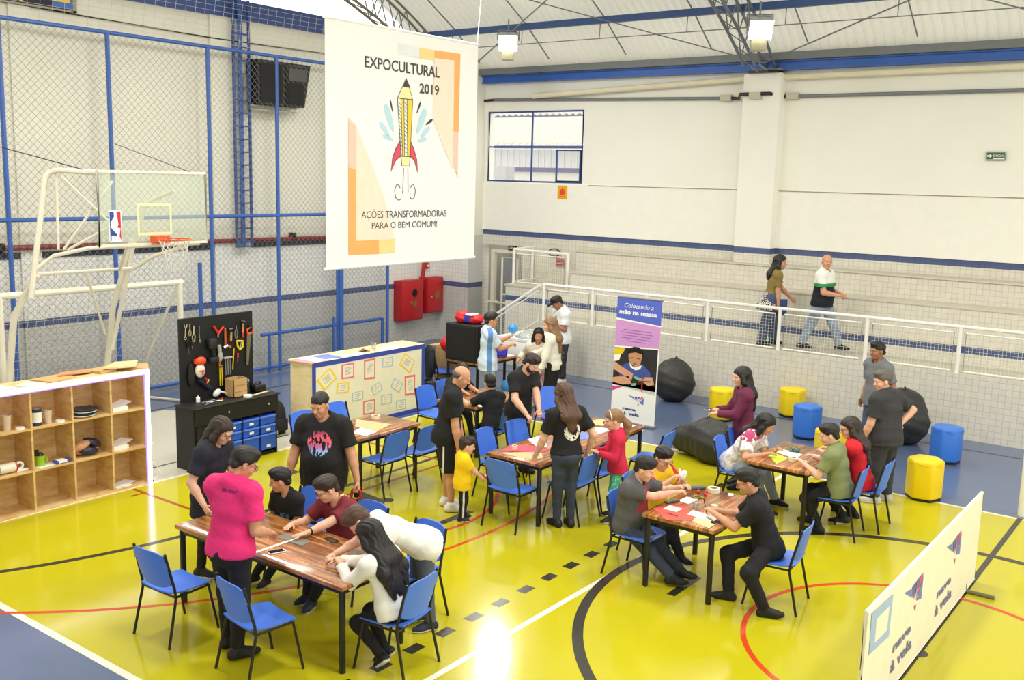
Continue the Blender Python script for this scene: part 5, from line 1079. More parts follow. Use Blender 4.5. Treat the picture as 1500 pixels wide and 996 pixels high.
# ---- poufs and bean bags
def make_pouf(label, x, y, a, mat, h=.52):
    o = root('hex_pouf', label, 'pouf', (x,y,0), math.radians(a), 'hexagonal poufs'); bm = bmesh.new()
    bmesh.ops.create_cone(bm, cap_ends=True, segments=6, radius1=.235, radius2=.235, depth=h-.03); bmesh.ops.translate(bm, verts=bm.verts, vec=(0,0,(h-.03)/2+.03))
    bmesh.ops.bevel(bm, geom=bm.edges[:], offset=.035, segments=3, affect='EDGES', profile=.5)
    obj('cushion', MB().bm(bm), mat, o, smooth=50); b2 = bmesh.new(); bmesh.ops.create_cone(b2, cap_ends=True, segments=6, radius1=.215, radius2=.215, depth=.03); bmesh.ops.translate(b2, verts=b2.verts, vec=(0,0,.015)); obj('base', MB().bm(b2), BLACKP, o, smooth=0)
    bm3 = MB().tube([(.236*math.cos(math.radians(60*k)),.236*math.sin(math.radians(60*k)),h-.045) for k in range(6)], .005, 5, closed=True); obj('piping', bm3, mat, o)
YPF = M('yellow_leatherette',(238,208,10),.4,bump=.04,bscale=150); BPF = M('blue_leatherette',(58,120,214),.42,bump=.04,bscale=150)
make_pouf('yellow hexagonal pouf just left of the woman in the plum cardigan', 15.5, 7.02, 10, YPF, .55); make_pouf('yellow hexagonal pouf farthest back against the tiled wall', 16.6, 6.2, 20, YPF, .5); make_pouf('blue hexagonal pouf behind the boy in green', 15.3, 5.45, 5, BPF, .54); make_pouf('yellow hexagonal pouf half hidden behind the boy in green', 13.95, 4.6, 15, YPF, .54)
make_pouf('blue hexagonal pouf farthest right by the tiled wall', 15.35, 3.35, 25, BPF, .54); make_pouf('yellow hexagonal pouf nearest, on the court’s edge line', 13.28, 3.12, 8, YPF, .54)
BEAN = M('bean_bag_charcoal',(44,44,42),.55,var=.15,bump=.12,bscale=14)
def bean(label, x, y, a, r, pts):
    o = root('bean_bag', label, 'bean bag', (x,y,0), math.radians(a)); F_ = [dict(a=p[0],b=p[1],ra=p[2],rb=p[3],k=.14) for p in pts]
    v, f = sdf_mesh(F_, .03, noise=(.012,.22), floorz=.005); obj('sack', MB().add(v, f), BEAN, o, smooth=180)
    top = max(v, key=lambda q: q[2]); obj('handle_loop', MB().tube([(top[0]-.05,top[1],top[2]-.01),(top[0],top[1],top[2]+.03),(top[0]+.05,top[1],top[2]-.01)], .012, 6), BEAN, o)
# ================================================================== PEOPLE
SKINS = {'a': M('skin_light',(226,176,148),.5,var=.04), 'b': M('skin_tan',(208,152,118),.5,var=.04), 'c': M('skin_brown',(164,112,82),.5,var=.04)}
HAIRS = {'black': M('hair_black',(26,21,20),.5,var=.3,nscale=60,bump=.3,bscale=120), 'dark': M('hair_dark_brown',(48,34,28),.5,var=.3,nscale=60,bump=.3,bscale=120), 'brown': M('hair_brown',(84,58,42),.5,var=.3,nscale=60,bump=.3,bscale=120),
         'lightbrown': M('hair_light_brown',(140,104,72),.5,var=.25,nscale=60,bump=.3,bscale=120), 'grey': M('hair_grey',(96,88,82),.6,var=.3,nscale=60,bump=.3,bscale=120)}
EYEW = M('eye_white',(236,232,226),.25,var=0); EYEI = M('eye_iris',(44,28,20),.2,var=0); LIP = M('lip_colour',(172,96,88),.5,var=0)
def cloth(name, col, rough=.85, var=.08, bump=.12): return M('cloth_'+name, col, rough, var=var, nscale=9, bump=bump, bscale=40)
def unit(v): v = np.asarray(v, float); return v/max(np.linalg.norm(v), 1e-9)
def ik(S, T, l1, l2, pole):
    S, T = np.array(S, float), np.array(T, float); D = T-S; d = np.linalg.norm(D)
    if d > (l1+l2)*.999: T = S+D/d*(l1+l2)*.999; D = T-S; d = np.linalg.norm(D)
    if d < abs(l1-l2)*1.02+.01: d = abs(l1-l2)*1.02+.01; T = S+unit(D)*d; D = T-S
    u = D/d; a = (l1*l1-l2*l2+d*d)/(2*d); hh = math.sqrt(max(l1*l1-a*a, 0)); p = np.array(pole, float); p = p-u*p.dot(u); p = unit(p)
    return S+u*a+p*hh, T
def rot(yaw, pitch, roll=0):     # columns forward, left, up; pitch > 0 looks down
    return np.array(Matrix.Rotation(math.radians(yaw),3,'Z') @ Matrix.Rotation(math.radians(pitch),3,'Y') @ Matrix.Rotation(math.radians(roll),3,'X'))
def C(a, b, ra, rb, k=.03, **kw): return dict(a=tuple(a), b=tuple(b), ra=ra, rb=rb, k=k, **kw)
def EL(c, r, R=None, k=.02, **kw): return dict(c=tuple(c), r=tuple(r), R=R, k=k, **kw)
def build_hand(W, d, n, side, s, curl, spread=.12):
    """W wrist, d finger direction, n palm normal; five separate fingers; side +1 = left hand"""
    d = unit(d); n = np.asarray(n, float); n = unit(n-d*n.dot(d)); t = np.cross(d, n)*(-side)      # t = thumb side
    P = [C(W-d*.02*s, W+d*.03*s, .024*s, .028*s, .01, sq=(n,1.35)), C(W+d*.03*s+t*.012*s, W+d*.088*s+t*.02*s, .02*s, .017*s, .015, sq=(n,1.25)), C(W+d*.03*s-t*.012*s, W+d*.08*s-t*.022*s, .02*s, .016*s, .015, sq=(n,1.25)), C(W+d*.03*s, W+d*.084*s, .02*s, .017*s, .015, sq=(n,1.25))]
    out = NB_(); v, f = sdf_mesh(P, .006)
    out.add(v, f); FP = []
    cu = np.radians(curl)
    for off, L, r, sp in ((.027,.074,.0086,.10),(.009,.083,.0088,.03),(-.010,.077,.0085,-.04),(-.028,.060,.0076,-.13)):
        p = W+d*(.084-.25*abs(off-.009))*s+t*off*s; di = unit(d+t*sp*(1 if spread else 0)); a = 0
        for j, (fr, c_) in enumerate(((.44,cu*.7),(.31,cu*1.1),(.25,cu*.8))):
            a += c_; dd = di*math.cos(a)+n*math.sin(a); q = p+dd*L*fr*s; FP.append(C(p, q, (r-.0007*j)*s, (r-.0007*(j+1))*s, .004)); p = q
    th = W+d*.022*s+t*.024*s; d1 = unit(d*.6+t*.75+n*.25); q = th+d1*.04*s; FP.append(C(W+d*.015*s+t*.012*s, th, .014*s, .013*s, .006)); FP.append(C(th, q, .0115*s, .0105*s, .006)); d2 = unit(d*.9+t*.3+n*(.2+.5*math.sin(cu))); FP.append(C(q, q+d2*.032*s, .0105*s, .0085*s, .005))
    v, f = sdf_mesh(FP, .0048); out.add(v, f); return out
def person(label, pos, yaw, H, skin='b', hair=('dark','short'), shirt=None, pants=None, shoes=None, sit=None, lean=0, side=0, twist=0, head=(0,0,0), lh=None, rh=None, lf=None, rf=None,
           bw=1.0, belly=0, hd=None, glasses=None, beard=None, z0=0.0, hcurl=(30,30), hn=(None,None), hdir=(None,None), hairlen=.35, extra=None, polel=None, poler=None, kneel=None, kneer=None, group=None, hip=None, brow=True):
    """local axes: x forward, y left, z up; hands and feet given in world coordinates"""
    R0 = root('person', label, 'person', (pos[0],pos[1],z0), math.radians(yaw))
    cy, sy = math.cos(math.radians(yaw)), math.sin(math.radians(yaw))
    def L(p): x, y = p[0]-pos[0], p[1]-pos[1]; return np.array([cy*x+sy*y, -sy*x+cy*y, p[2]-z0])
    u = H/1.75; hd = hd or .243*(.74+.26*u); hs = hd/.225
    seated = sit is not None
    Pz = (sit if seated else .525*H)
    P = np.array([hip[0] if hip else 0.0, hip[1] if hip else 0.0, Pz])
    sp = rot(0, lean, 0) @ rot(0, 0, -side); up = sp[:,2]; ch = rot(twist,0,0) @ np.eye(3)
    fw = unit(sp @ (ch[:,0])); lf_ = unit(sp @ ch[:,1]); up = unit(up)
    Wst = P+up*.09*H; CH = P+up*.19*H; N = P+up*.305*H
    sw = .107*H*(.6+.4*bw); Sl, Sr = N-up*.034*H+lf_*sw, N-up*.034*H-lf_*sw
    Hl, Hr = P+np.array([0,.05*H*bw,-.0]), P-np.array([0,.05*H*bw,0.])
    HR = rot(*head); hf, hl, hu = HR[:,0], HR[:,1], HR[:,2]
    HC = N+up*.02*H+unit(up*.6+np.array([0,0,.4]))*.0+np.array([0,0,0])+hu*.105*hs+hf*.028*hs+unit(up+hu)*.03*hs
    def hp(x, y, z): return HC+(hf*x+hl*y+hu*z)*hs
    # ---- limbs
    l1, l2 = .178*H, .152*H
    if lh is None: Tl = Sl+np.array([.05,.05,-.30*H+0])
    else: Tl = L(lh)
    if rh is None: Tr = Sr+np.array([.05,-.05,-.30*H])
    else: Tr = L(rh)
    El, Tl = ik(Sl, Tl, l1, l2, polel if polel is not None else (-.7,.5,-.6)); Er, Tr = ik(Sr, Tr, l1, l2, poler if poler is not None else (-.7,-.5,-.6))
    t1, t2 = .245*H, .232*H
    Al = L(lf[:3]) if lf else np.array([0.02,.06*H,.05*H]); Ar = L(rf[:3]) if rf else np.array([-.02,-.06*H,.05*H])
    Al[2] = max(Al[2], .045*H); Ar[2] = max(Ar[2], .045*H)
    Kl, Al = ik(Hl, Al, t1, t2, kneel if kneel is not None else (1,.15,.25)); Kr, Ar = ik(Hr, Ar, t1, t2, kneer if kneer is not None else (1,-.15,.25))
    fdl = np.radians(lf[3]-yaw) if lf and len(lf) > 3 else .15; fdr = np.radians(rf[3]-yaw) if rf and len(rf) > 3 else -.15
    fpl = np.radians(lf[4]) if lf and len(lf) > 4 else 0; fpr = np.radians(rf[4]) if rf and len(rf) > 4 else 0
    # ---- body
    b = bw; tw = (fw, 1.38/(1+.25*belly))
    shs = 0 if shirt is None else 1
    torso = lambda g: [C(Hl*.9+Hr*.1, Hr*.9+Hl*.1, .068*H*b+g, .068*H*b+g, .05, sq=(np.array([1,0,0.]),1.1)), C(P+up*.02*H, Wst, .086*H*b+g, .078*H*b+g, .05, sq=tw), C(Wst, CH, .078*H*b+g, .09*H*b+g, .05, sq=tw),
        C(CH-lf_*.02*H, N-up*.05*H, .088*H*b+g, .06*H*b+g, .05, sq=tw), C(Sl*.92+N*.08-up*.005*H, Sr*.92+N*.08-up*.005*H, .043*H+g, .043*H+g, .05), C(N+up*.005*H-fw*.012*H, Sl*.75+N*.25, .03*H+g, .03*H+g, .04), C(N+up*.005*H-fw*.012*H, Sr*.75+N*.25, .03*H+g, .03*H+g, .04)] + ([EL(P+up*.075*H+fw*.05*H*belly, (.08*H*(1+.3*belly)+g,.095*H*b+g,.09*H+g), sp.T, .06)] if belly else [])
    arm = lambda S, E, T: [C(S, E, .036*H*(.5+.5*b), .027*H*(.5+.5*b), .03), C(E, E+(T-E)*.35, .0265*H*(.6+.4*b), .0265*H*(.6+.4*b), .02), C(E+(T-E)*.3, T, .0262*H*(.6+.4*b), .0175*H, .02)]
    leg = lambda h_, K, A: [C(h_, K, .053*H*b, .034*H*(.6+.4*b), .04), C(K, K+(A-K)*.35+0, .033*H, .033*H*(.7+.3*b), .02), C(K+(A-K)*.3, A, .033*H*(.7+.3*b), .0195*H, .02)]
    shr = lambda L_: [dict(p, ra=p['ra']*.84, rb=p['rb']*.84) for p in L_]
    lg_ = leg(Hl,Kl,Al)+leg(Hr,Kr,Ar)
    if pants and pants[1] == 'long': lg_ = shr(lg_)
    elif pants: lg_[0]['ra'] *= .85; lg_[3]['ra'] *= .85
    body = torso(-.012)+arm(Sl,El,Tl)+arm(Sr,Er,Tr)+lg_+[C(N-up*.02*H, hp(-.02,0,-.06), .034*H, .05*hs, .03)]
    nb = NB_(); v, f = sdf_mesh(body, .0145); nb.add(v, f)
    hd_p = [C(N, hp(-.022,0,-.06), .032*H, .05*hs, .02), EL(hp(-.012,0,.03), (.096*hs,.077*hs,.085*hs), HR.T, .03), EL(hp(.022,0,-.035), (.066*hs,.059*hs,.08*hs), HR.T, .03), EL(hp(.058,0,-.09), (.026*hs,.03*hs,.022*hs), HR.T, .03),
        C(hp(.082,0,.012), hp(.107,0,-.026), .0085*hs, .0125*hs, .012), C(hp(.098,.012,-.031), hp(.098,-.012,-.031), .008*hs, .008*hs, .008), C(hp(.078,.04,.022), hp(.084,-.04,.022), .011*hs, .011*hs, .015), EL(hp(.056,.036,-.03), (.028*hs,.024*hs,.026*hs), HR.T, .02), EL(hp(.056,-.036,-.03), (.028*hs,.024*hs,.026*hs), HR.T, .02),
        EL(hp(-.006,.078,-.012), (.019*hs,.009*hs,.031*hs), HR.T, .006), EL(hp(-.006,-.078,-.012), (.019*hs,.009*hs,.031*hs), HR.T, .006), C(hp(.086,-.018,-.061), hp(.086,.018,-.061), .0085*hs, .0085*hs, .008)]
    v, f = sdf_mesh(hd_p, .0068); nb.add(v, f)
    hsz = H/1.75*1.0*(.98)
    for i, (E_, T_, sd) in enumerate(((El,Tl,1),(Er,Tr,-1))):
        d = unit(T_-E_) if hdir[i] is None else unit(np.array([cy*hdir[i][0]+sy*hdir[i][1], -sy*hdir[i][0]+cy*hdir[i][1], hdir[i][2]]))
        n = np.array(hn[i], float) if hn[i] is not None else np.array([0.,-sd,0.]) if abs(d[2]) > .7 else np.array([0,0,-1.])
        g = build_hand(T_, d, n, sd, hsz, hcurl[i]); 
        for v, f in zip(g.V, g.F): pass
        off = 0
        V_ = np.concatenate(g.V); F_ = np.concatenate(g.F); nb.add(V_, F_)
    body_o = npobj('body', nb, SKINS[skin], R0)
    # ---- face details
    ey = MB(); ey.cur = 0
    RM = Matrix(HR.tolist())
    for s in (-1,1): ey.cur = 0; ey.ell(hp(.0665,s*.031,.002), (.0135*hs,.0145*hs,.0095*hs), 10, 7, RM); ey.cur = 1; ey.ell(hp(.0765,s*.0315,.001), (.0045*hs,.0066*hs,.0066*hs), 8, 6, RM)
    obj('eyes', ey, [EYEW, EYEI], body_o, smooth=180)
    hm = HAIRS[hair[0]] if hair[0] in HAIRS else HAIRS['dark']
    if brow: obj('eyebrows', MB().tube([hp(.083,.016,.021),hp(.083,.032,.026),hp(.071,.05,.021)], .0038*hs, 5).tube([hp(.083,-.016,.021),hp(.083,-.032,.026),hp(.071,-.05,.021)], .0038*hs, 5), hm, body_o)
    obj('lips', MB().ell(hp(.0905,0,-.058), (.006*hs,.021*hs,.0045*hs), 10, 6, RM).ell(hp(.0895,0,-.0655), (.006*hs,.018*hs,.0055*hs), 10, 6, RM), LIP, body_o, smooth=180)
    if glasses:
        g = MB()
        for s in (-1,1): g.tube([hp(.1,s*.033+.024*math.cos(a),.0+.018*math.sin(a)) for a in np.linspace(0,6.283,15)[:-1]], .0022*hs, 5, closed=True); g.tube([hp(.099,s*.057,.006),hp(.05,s*.08,.008),hp(-.01,s*.085,.004)], .0022*hs, 4)
        g.tube([hp(.1,.01,.004),hp(.106,0,.007),hp(.1,-.01,.004)], .0022*hs, 4); obj('glasses', g, glasses, R0)
    # ---- hair
    hc, style = hair[0], hair[1]
    if style != 'bald':
        ln = unit(np.array([.74,0,-1.0])); HLN = hf*ln[0]+hu*ln[2]
        hp_ = []; big = 1.0 if style in ('short','buzz','balding') else 1.03
        off = {'buzz':.006,'balding':-.002}.get(style, .011)
        cut0 = hp(.078,0,.052) if style != 'balding' else hp(.03,0,.06)
        hp_.append(EL(hp(-.016,0,.043), ((.095+off)*hs*big,(.073+off)*hs*big,(.077+off)*hs*big), HR.T, .02, cuts=[(cut0, HLN)]))
        if style == 'short': hp_.append(EL(hp(.028,0,.1), (.066*hs,.066*hs,.032*hs), HR.T, .03)); hp_.append(C(hp(-.07,.03,-.03), hp(-.07,-.03,-.03), .035*hs, .035*hs, .02))
        if style == 'balding': hp_ = [EL(hp(-.03,0,.012), (.088*hs,.082*hs,.055*hs), HR.T, .02, cuts=[(hp(-.005,0,0), hf)])]
        if style in ('long','longwavy'):
            nrm = -fw; w2 = .075*hs
            bk0, bk1 = hp(-.055,0,.02), hp(-.075,0,-.08)
            bk2 = N-fw*.075*H*b-up*.04*H; bk3 = N-fw*.085*H*b-up*hairlen*H*.8; 
            if bk3[2] > bk2[2]: bk3 = bk2-up*.1
            hp_ += [C(bk0, bk1, .075*hs, .07*hs, .03), C(bk1, bk2, .075*hs, .085*hs, .03, sq=(fw,1.5)), C(bk2, bk3, .085*hs, .05*hs, .03, sq=(fw,2.2))]
            for s in (-1,1):
                q0, q1, q2 = hp(.02,s*.07,.05), hp(.0,s*.085,-.06), N+lf_*s*.075*H-up*.05*H+fw*.015*H
                hp_ += [C(q0, q1, .025*hs, .03*hs, .03), C(q1, q2, .032*hs, .035*hs, .03), C(q2, q2-up*hairlen*.45*H-fw*.0*H+fw*.04, .035*hs, .02*hs, .03)] if extra is None or 'backhair' not in extra else [C(q0, q1, .025*hs, .03*hs, .03), C(q1, bk2+lf_*s*.05*H, .035*hs, .05*hs, .03)]
        if style == 'longwavy':
            for s in (-1,1): hp_ += [C(hp(-.05,s*.05,-.05), N+lf_*s*.085*H-fw*.07*H-up*.1*H, .05*hs, .05*hs, .03), C(N+lf_*s*.085*H-fw*.07*H-up*.1*H, N+lf_*s*.06*H-fw*.075*H-up*hairlen*.9*H, .05*hs, .02*hs, .03)]
        if style == 'ponytail':
            tie = hp(-.11,0,.02); hp_ += [C(hp(-.07,0,-.0), tie, .05*hs, .022*hs, .02), C(tie, hp(-.16,0,-.08), .025*hs, .045*hs, .02), C(hp(-.16,0,-.08), hp(-.14,0,-.08)+np.array([0,0,-.2*u]), .045*hs, .035*hs, .03), C(hp(-.14,0,-.08)+np.array([0,0,-.2*u]), hp(-.12,0,-.08)+np.array([0,0,-.32*u]), .035*hs, .01*hs, .03)]
        v, f = sdf_mesh(hp_, .0085, noise=(.0042 if style in ('long','longwavy','ponytail') else .003, .034, tuple(hl if style not in ('longwavy',) else lf_))); o = NB_().add(v, f); ho = npobj('hair', o, HAIRS[hc], R0)
        if style == 'ponytail': obj('hair_tie', MB().tube([tie+(hl*math.cos(a)+hu*math.sin(a))*.026*hs for a in np.linspace(0,6.283,13)[:-1]], .007, 5, closed=True), BLACKP, ho); obj('hair_band', MB().tube([hp(.03,.085*math.cos(a),.02+.105*math.sin(a)) for a in np.linspace(0.1,3.04,16)], .006, 5), STEELW, ho)
    if beard:
        v, f = sdf_mesh([EL(hp(.027,0,-.055), (.068*hs,.062*hs,.062*hs), HR.T, .01, cuts=[(hp(0,0,-.052), hu)]), C(hp(.092,-.02,-.05), hp(.092,.02,-.05), .006*hs, .006*hs, .008), C(hp(.0,.066,-.02), hp(.03,.058,-.06), .012*hs, .014*hs, .02), C(hp(.0,-.066,-.02), hp(.03,-.058,-.06), .012*hs, .014*hs, .02), EL(hp(.094,0,-.062), (.012*hs,.022*hs,.007*hs), HR.T, .004, op='sub')], .007); npobj('beard', NB_().add(v, f), HAIRS[beard], R0)
    # ---- clothes
    if shirt:
        mat, slv, hem, loose = shirt[:4]; g = .012+loose
        pr = torso(g); pr = [dict(p) for p in pr]
        hemc = (P+up*hem*H, -up)
        pr += [C(P+up*.06*H, P+up*(min(hem,0)-.03)*H, .089*H*b+g, .102*H*b+g+loose*.6, .04, sq=(fw,1.28/(1+.25*belly))), EL(P-fw*.034*H-up*.02*H, (.06*H+loose*.6,.088*H*b+loose,.07*H), None, .05)] if hem < .02 else []
        for S, E, T in ((Sl,El,Tl),(Sr,Er,Tr)):
            if slv == 's': e = unit(E-S); pr.append(C(S-e*.0, E, .036*H*(.5+.5*b)+.008+loose*.5, .037*H*(.5+.5*b)+.012+loose*.6, .04, cuts=[(S+(E-S)*.72, e)]))
            elif slv == 'l': pr += [C(S, E, .037*H*(.5+.5*b)+.006+loose*.5, .031*H+.006+loose*.5, .03), C(E, T-(T-E)*.06, .031*H+.006+loose*.5, .022*H+.006+loose*.4, .03, cuts=[(T-(T-E)*.08, unit(T-E))])]
        neck = [dict(a=tuple(N+up*.02*H+fw*.02*H), b=tuple(N+up*.3*H), ra=.042*H, rb=.042*H, op='sub', k=.01), dict(a=tuple(N+fw*.05*H+up*.03*H), b=tuple(N+fw*.09*H+up*.2*H), ra=.035*H, rb=.05*H, op='sub', k=.01)]
        v, f = sdf_mesh(pr+neck, .0135, noise=(.0042,.15), cuts=[hemc]); shirt_o = npobj('shirt', NB_().add(v, f), mat, R0)
        if len(shirt) > 4: shirt_o['label'] = shirt[4]
    if pants:
        mat, ln_, loose = pants[:3]; pr = []
        topc = (P+up*(.065)*H, up)
        pr += [C(Hl*.92+Hr*.08, Hr*.92+Hl*.08, .072*H*b+.008, .072*H*b+.008, .05, sq=(np.array([1,0,0.]),1.1)), C(P+up*.0*H, P+up*.07*H, .088*H*b+.008, .082*H*b+.006, .05, sq=tw, cuts=[topc]), EL(P-np.array([.045*H,0,.02*H]), (.06*H,.085*H*b,.06*H), None, .05)]
        for h_, K, A in ((Hl,Kl,Al),(Hr,Kr,Ar)):
            if ln_ == 'long': pr += [C(h_, K, .058*H*b+loose, .038*H*(.6+.4*b)+.006+loose, .04), C(K, A-(A-K)*.02, .037*H*(.6+.4*b)+.006+loose, .0265*H+.005+loose*1.0, .04, cuts=[(A-(A-K)*.02, unit(A-K))])]
            elif ln_ == 'short': pr += [C(h_, K+(K-h_)*.05, .06*H*b+loose, .046*H*b+loose, .04, cuts=[(K+(K-h_)*.02, unit(K-h_))])]
        v, f = sdf_mesh(pr, .0145, noise=(.0035,.13), cuts=[topc] if False else ()); npobj('trousers' if ln_ == 'long' else 'shorts', NB_().add(v, f), mat, R0)
    mats = shoes or [M('shoe_black',(22,22,24),.6), M('sole_white',(228,226,220),.6)]
    for A, yw, ptc in ((Al,fdl,fpl),(Ar,fdr,fpr)):
        d = np.array([math.cos(yw)*math.cos(ptc), math.sin(yw)*math.cos(ptc), -math.sin(ptc)]); s_ = np.array([-math.sin(yw), math.cos(yw), 0]); n = np.cross(d, s_); q = H/1.75*1.02
        hl_, ba, to = A-d*.035*q-n*.036*q, A+d*.105*q-n*.052*q, A+d*.165*q-n*.053*q
        v, f = sdf_mesh([C(A+n*.0*q, hl_, .043*q, .045*q, .03, sq=(s_,1.12)), C(A+n*.005*q, ba, .04*q, .036*q, .03), C(ba+s_*.008*q, to+s_*.004*q, .038*q, .03*q, .03), C(hl_-n*.01*q, ba-n*.01*q, .04*q, .04*q, .03)], .009, cuts=[(A-n*.079*q, -n)])
        n_, A_ = n, A; npobj('shoe', NB_().add(v, f), mats, R0, midx=lambda c: ((c-A_) @ n_ < -.058*q))
    J = dict(P=P, N=N, CH=CH, Tl=Tl, Tr=Tr, El=El, Er=Er, Kl=Kl, Kr=Kr, Al=Al, Ar=Ar, Hl=Hl, Hr=Hr, fw=fw, up=up, lf=lf_, hp=hp, H=H, Sl=Sl, Sr=Sr, HR=HR, b=b)
    return R0, J
def print_mat(name, base, build):
    """cloth with a flat print laid out in the wearer's own coordinates"""
    t = NT('cloth_'+name); s = t.sep(); nz = t.n('ShaderNodeTexNoise', i_Scale=9.0, i_Vector=t.objco()); c = lin(base)
    col = t.mix(nz.outputs[0], tuple(v*.9 for v in c), tuple(v*1.1 for v in c)); col = build(t, s, col); t.l(col, t.b.inputs['Base Color']); t.b.inputs['Roughness'].default_value = .85
    n2 = t.n('ShaderNodeTexNoise', i_Scale=40.0, i_Vector=t.objco()); bp_ = t.n('ShaderNodeBump', i_Strength=.12, i_Distance=.01, i_Height=n2.outputs[0]); t.l(bp_.outputs[0], t.b.inputs['Normal'])
    return t.m
def disc(t, s, cy_, cz_, r, front=1):
    dy = t.math('SUBTRACT', s[1], cy_); dz = t.math('SUBTRACT', s[2], cz_); d = t.math('SQRT', t.math('ADD', t.math('MULTIPLY', dy, dy), t.math('MULTIPLY', dz, dz)))
    m = t.math('LESS_THAN', d, r); return t.math('MULTIPLY', m, t.math('GREATER_THAN', s[0], 0.0) if front > 0 else t.math('LESS_THAN', s[0], 0.0))
def sphere_print(t, s, col):
    m = disc(t, s, .0, 1.27, .125)
    wv = t.n('ShaderNodeTexNoise', i_Scale=26.0, i_Detail=1.0, i_Vector=t.n('ShaderNodeMapping', i_Vector=t.objco(), i_3=(1,1.6,.55)).outputs[0])
    ln_ = t.math('GREATER_THAN', wv.outputs[0], .47)
    g = t.n('ShaderNodeMapRange', i_0=s[2]); g.inputs[1].default_value = 1.15; g.inputs[2].default_value = 1.39
    rp_ = t.n('ShaderNodeValToRGB', i_Fac=g.outputs[0]); e = rp_.color_ramp.elements; e[0].color = lin((90,180,230))+(1,); e[1].color = lin((120,50,80))+(1,); x = e.new(.33); x.color = lin((190,130,190))+(1,); x = e.new(.5); x.color = lin((240,110,130))+(1,); x = e.new(.78); x.color = lin((226,90,120))+(1,)
    return t.mix(t.math('MULTIPLY', m, ln_), col, rp_.outputs[0])
def flower_print(t, s, col):
    m = disc(t, s, -.02, 1.16, .105, -1); m2 = t.math('SUBTRACT', 1.0, disc(t, s, -.035, 1.17, .05, -1)); nz = t.n('ShaderNodeTexNoise', i_Scale=34.0, i_Detail=3.0, i_Vector=t.objco())
    return t.mix(t.math('MULTIPLY', t.math('MULTIPLY', m, m2), t.math('GREATER_THAN', nz.outputs[0], .43)), col, lin((236,232,214)))
def back_logo(t, s, col):
    m = t.math('MULTIPLY', t.math('MULTIPLY', t.rng(s[1], -.13, .02), t.rng(s[2], 1.425, 1.455)), t.math('LESS_THAN', s[0], 0.0)); nz = t.n('ShaderNodeTexNoise', i_Scale=60.0, i_Vector=t.objco())
    return t.mix(t.math('MULTIPLY', m, t.math('GREATER_THAN', nz.outputs[0], .42)), col, lin((120,30,110)))
def tie_dye(t, s, col):
    nz = t.n('ShaderNodeTexNoise', i_Scale=9.0, i_Detail=2.0, i_Distortion=1.5, i_Vector=t.objco()); r = t.n('ShaderNodeValToRGB', i_Fac=nz.outputs[0]); e = r.color_ramp.elements
    e[0].position = .40; e[0].color = lin((186,176,186))+(1,); e[1].position = .56; e[1].color = lin((238,234,230))+(1,)
    hi = t.mix(t.math('GREATER_THAN', nz.outputs[0], .57), lin((176,70,110)), lin((238,226,228)))
    return t.mix(t.math('GREATER_THAN', s[2], .9), r.outputs[0], hi)
def polo(t, s, col):
    c = t.mix(t.math('GREATER_THAN', s[2], 1.19), lin((20,22,32)), lin((40,150,80))); return t.mix(t.math('GREATER_THAN', s[2], 1.25), c, lin((238,238,232)))
def side_stripe(c2, y0, xr=(-.02,.012)):
    def f(t, s, col): return t.mix(t.math('MULTIPLY', t.math('GREATER_THAN', t.math('ABSOLUTE', s[1]), y0), t.rng(s[0], xr[0], xr[1])), col, lin(c2))
    return f
def football_top(t, s, col):        # yellow body, red sides and sleeves
    return t.mix(t.math('GREATER_THAN', t.math('ABSOLUTE', s[1]), .135), col, lin((190,30,44)))
def plaid(t, s, col):
    ck_ = t.n('ShaderNodeTexChecker', i_Scale=34.0, i_Vector=t.objco()); ck_.inputs[1].default_value = lin((36,36,40))+(1,); ck_.inputs[2].default_value = lin((220,216,208))+(1,); return ck_.outputs[0]
def floral(t, s, col):
    nz = t.n('ShaderNodeTexNoise', i_Scale=45.0, i_Detail=1.0, i_Vector=t.objco()); return t.mix(t.math('GREATER_THAN', nz.outputs[0], .53), col, lin((214,90,100)))
def chest_mark(c2, y0, y1, z0, z1):
    def f(t, s, col):
        nz = t.n('ShaderNodeTexNoise', i_Scale=30.0, i_Vector=t.objco()); return t.mix(t.math('MULTIPLY', t.math('MULTIPLY', t.rng(s[1], y0, y1), t.rng(s[2], z0, z1)), t.math('MULTIPLY', t.math('GREATER_THAN', s[0], 0.0), t.math('GREATER_THAN', nz.outputs[0], .45))), col, lin(c2))
    return f
def jeans_mat(name, c, c2):
    t = NT('cloth_'+name); nz = t.n('ShaderNodeTexNoise', i_Scale=5.0, i_Detail=4.0, i_Vector=t.objco()); t.l(t.mix(nz.outputs[0], lin(c), lin(c2)), t.b.inputs['Base Color']); t.b.inputs['Roughness'].default_value = .9; return t.m
BLK = cloth('black',(20,20,23)); NAVY = cloth('navy_black',(28,30,42)); WHT = cloth('white',(236,235,228),var=.03); CHAR = cloth('charcoal',(52,53,56)); GRY = cloth('grey',(112,116,120)); PINKM = print_mat('hot_pink',(232,44,120),back_logo)
MAROON = print_mat('maroon',(116,30,44),chest_mark((214,190,110),.02,.07,.98,1.04)); OLIVE = cloth('olive_green',(126,134,88)); REDS = cloth('red_knit',(206,26,38)); PLUM = cloth('plum',(104,34,66)); CRIM = cloth('crimson',(206,34,72)); YELS = cloth('bright_yellow',(248,206,16)); KHAK = cloth('khaki_olive',(136,116,62))
JEAN = jeans_mat('dark_jeans',(34,40,54),(70,80,98)); LJEAN = jeans_mat('light_jeans',(120,136,160),(170,182,200)); PJEAN = jeans_mat('pale_jeans',(150,160,170),(190,198,204)); MJEAN = jeans_mat('blue_jeans',(52,66,96),(86,100,132))
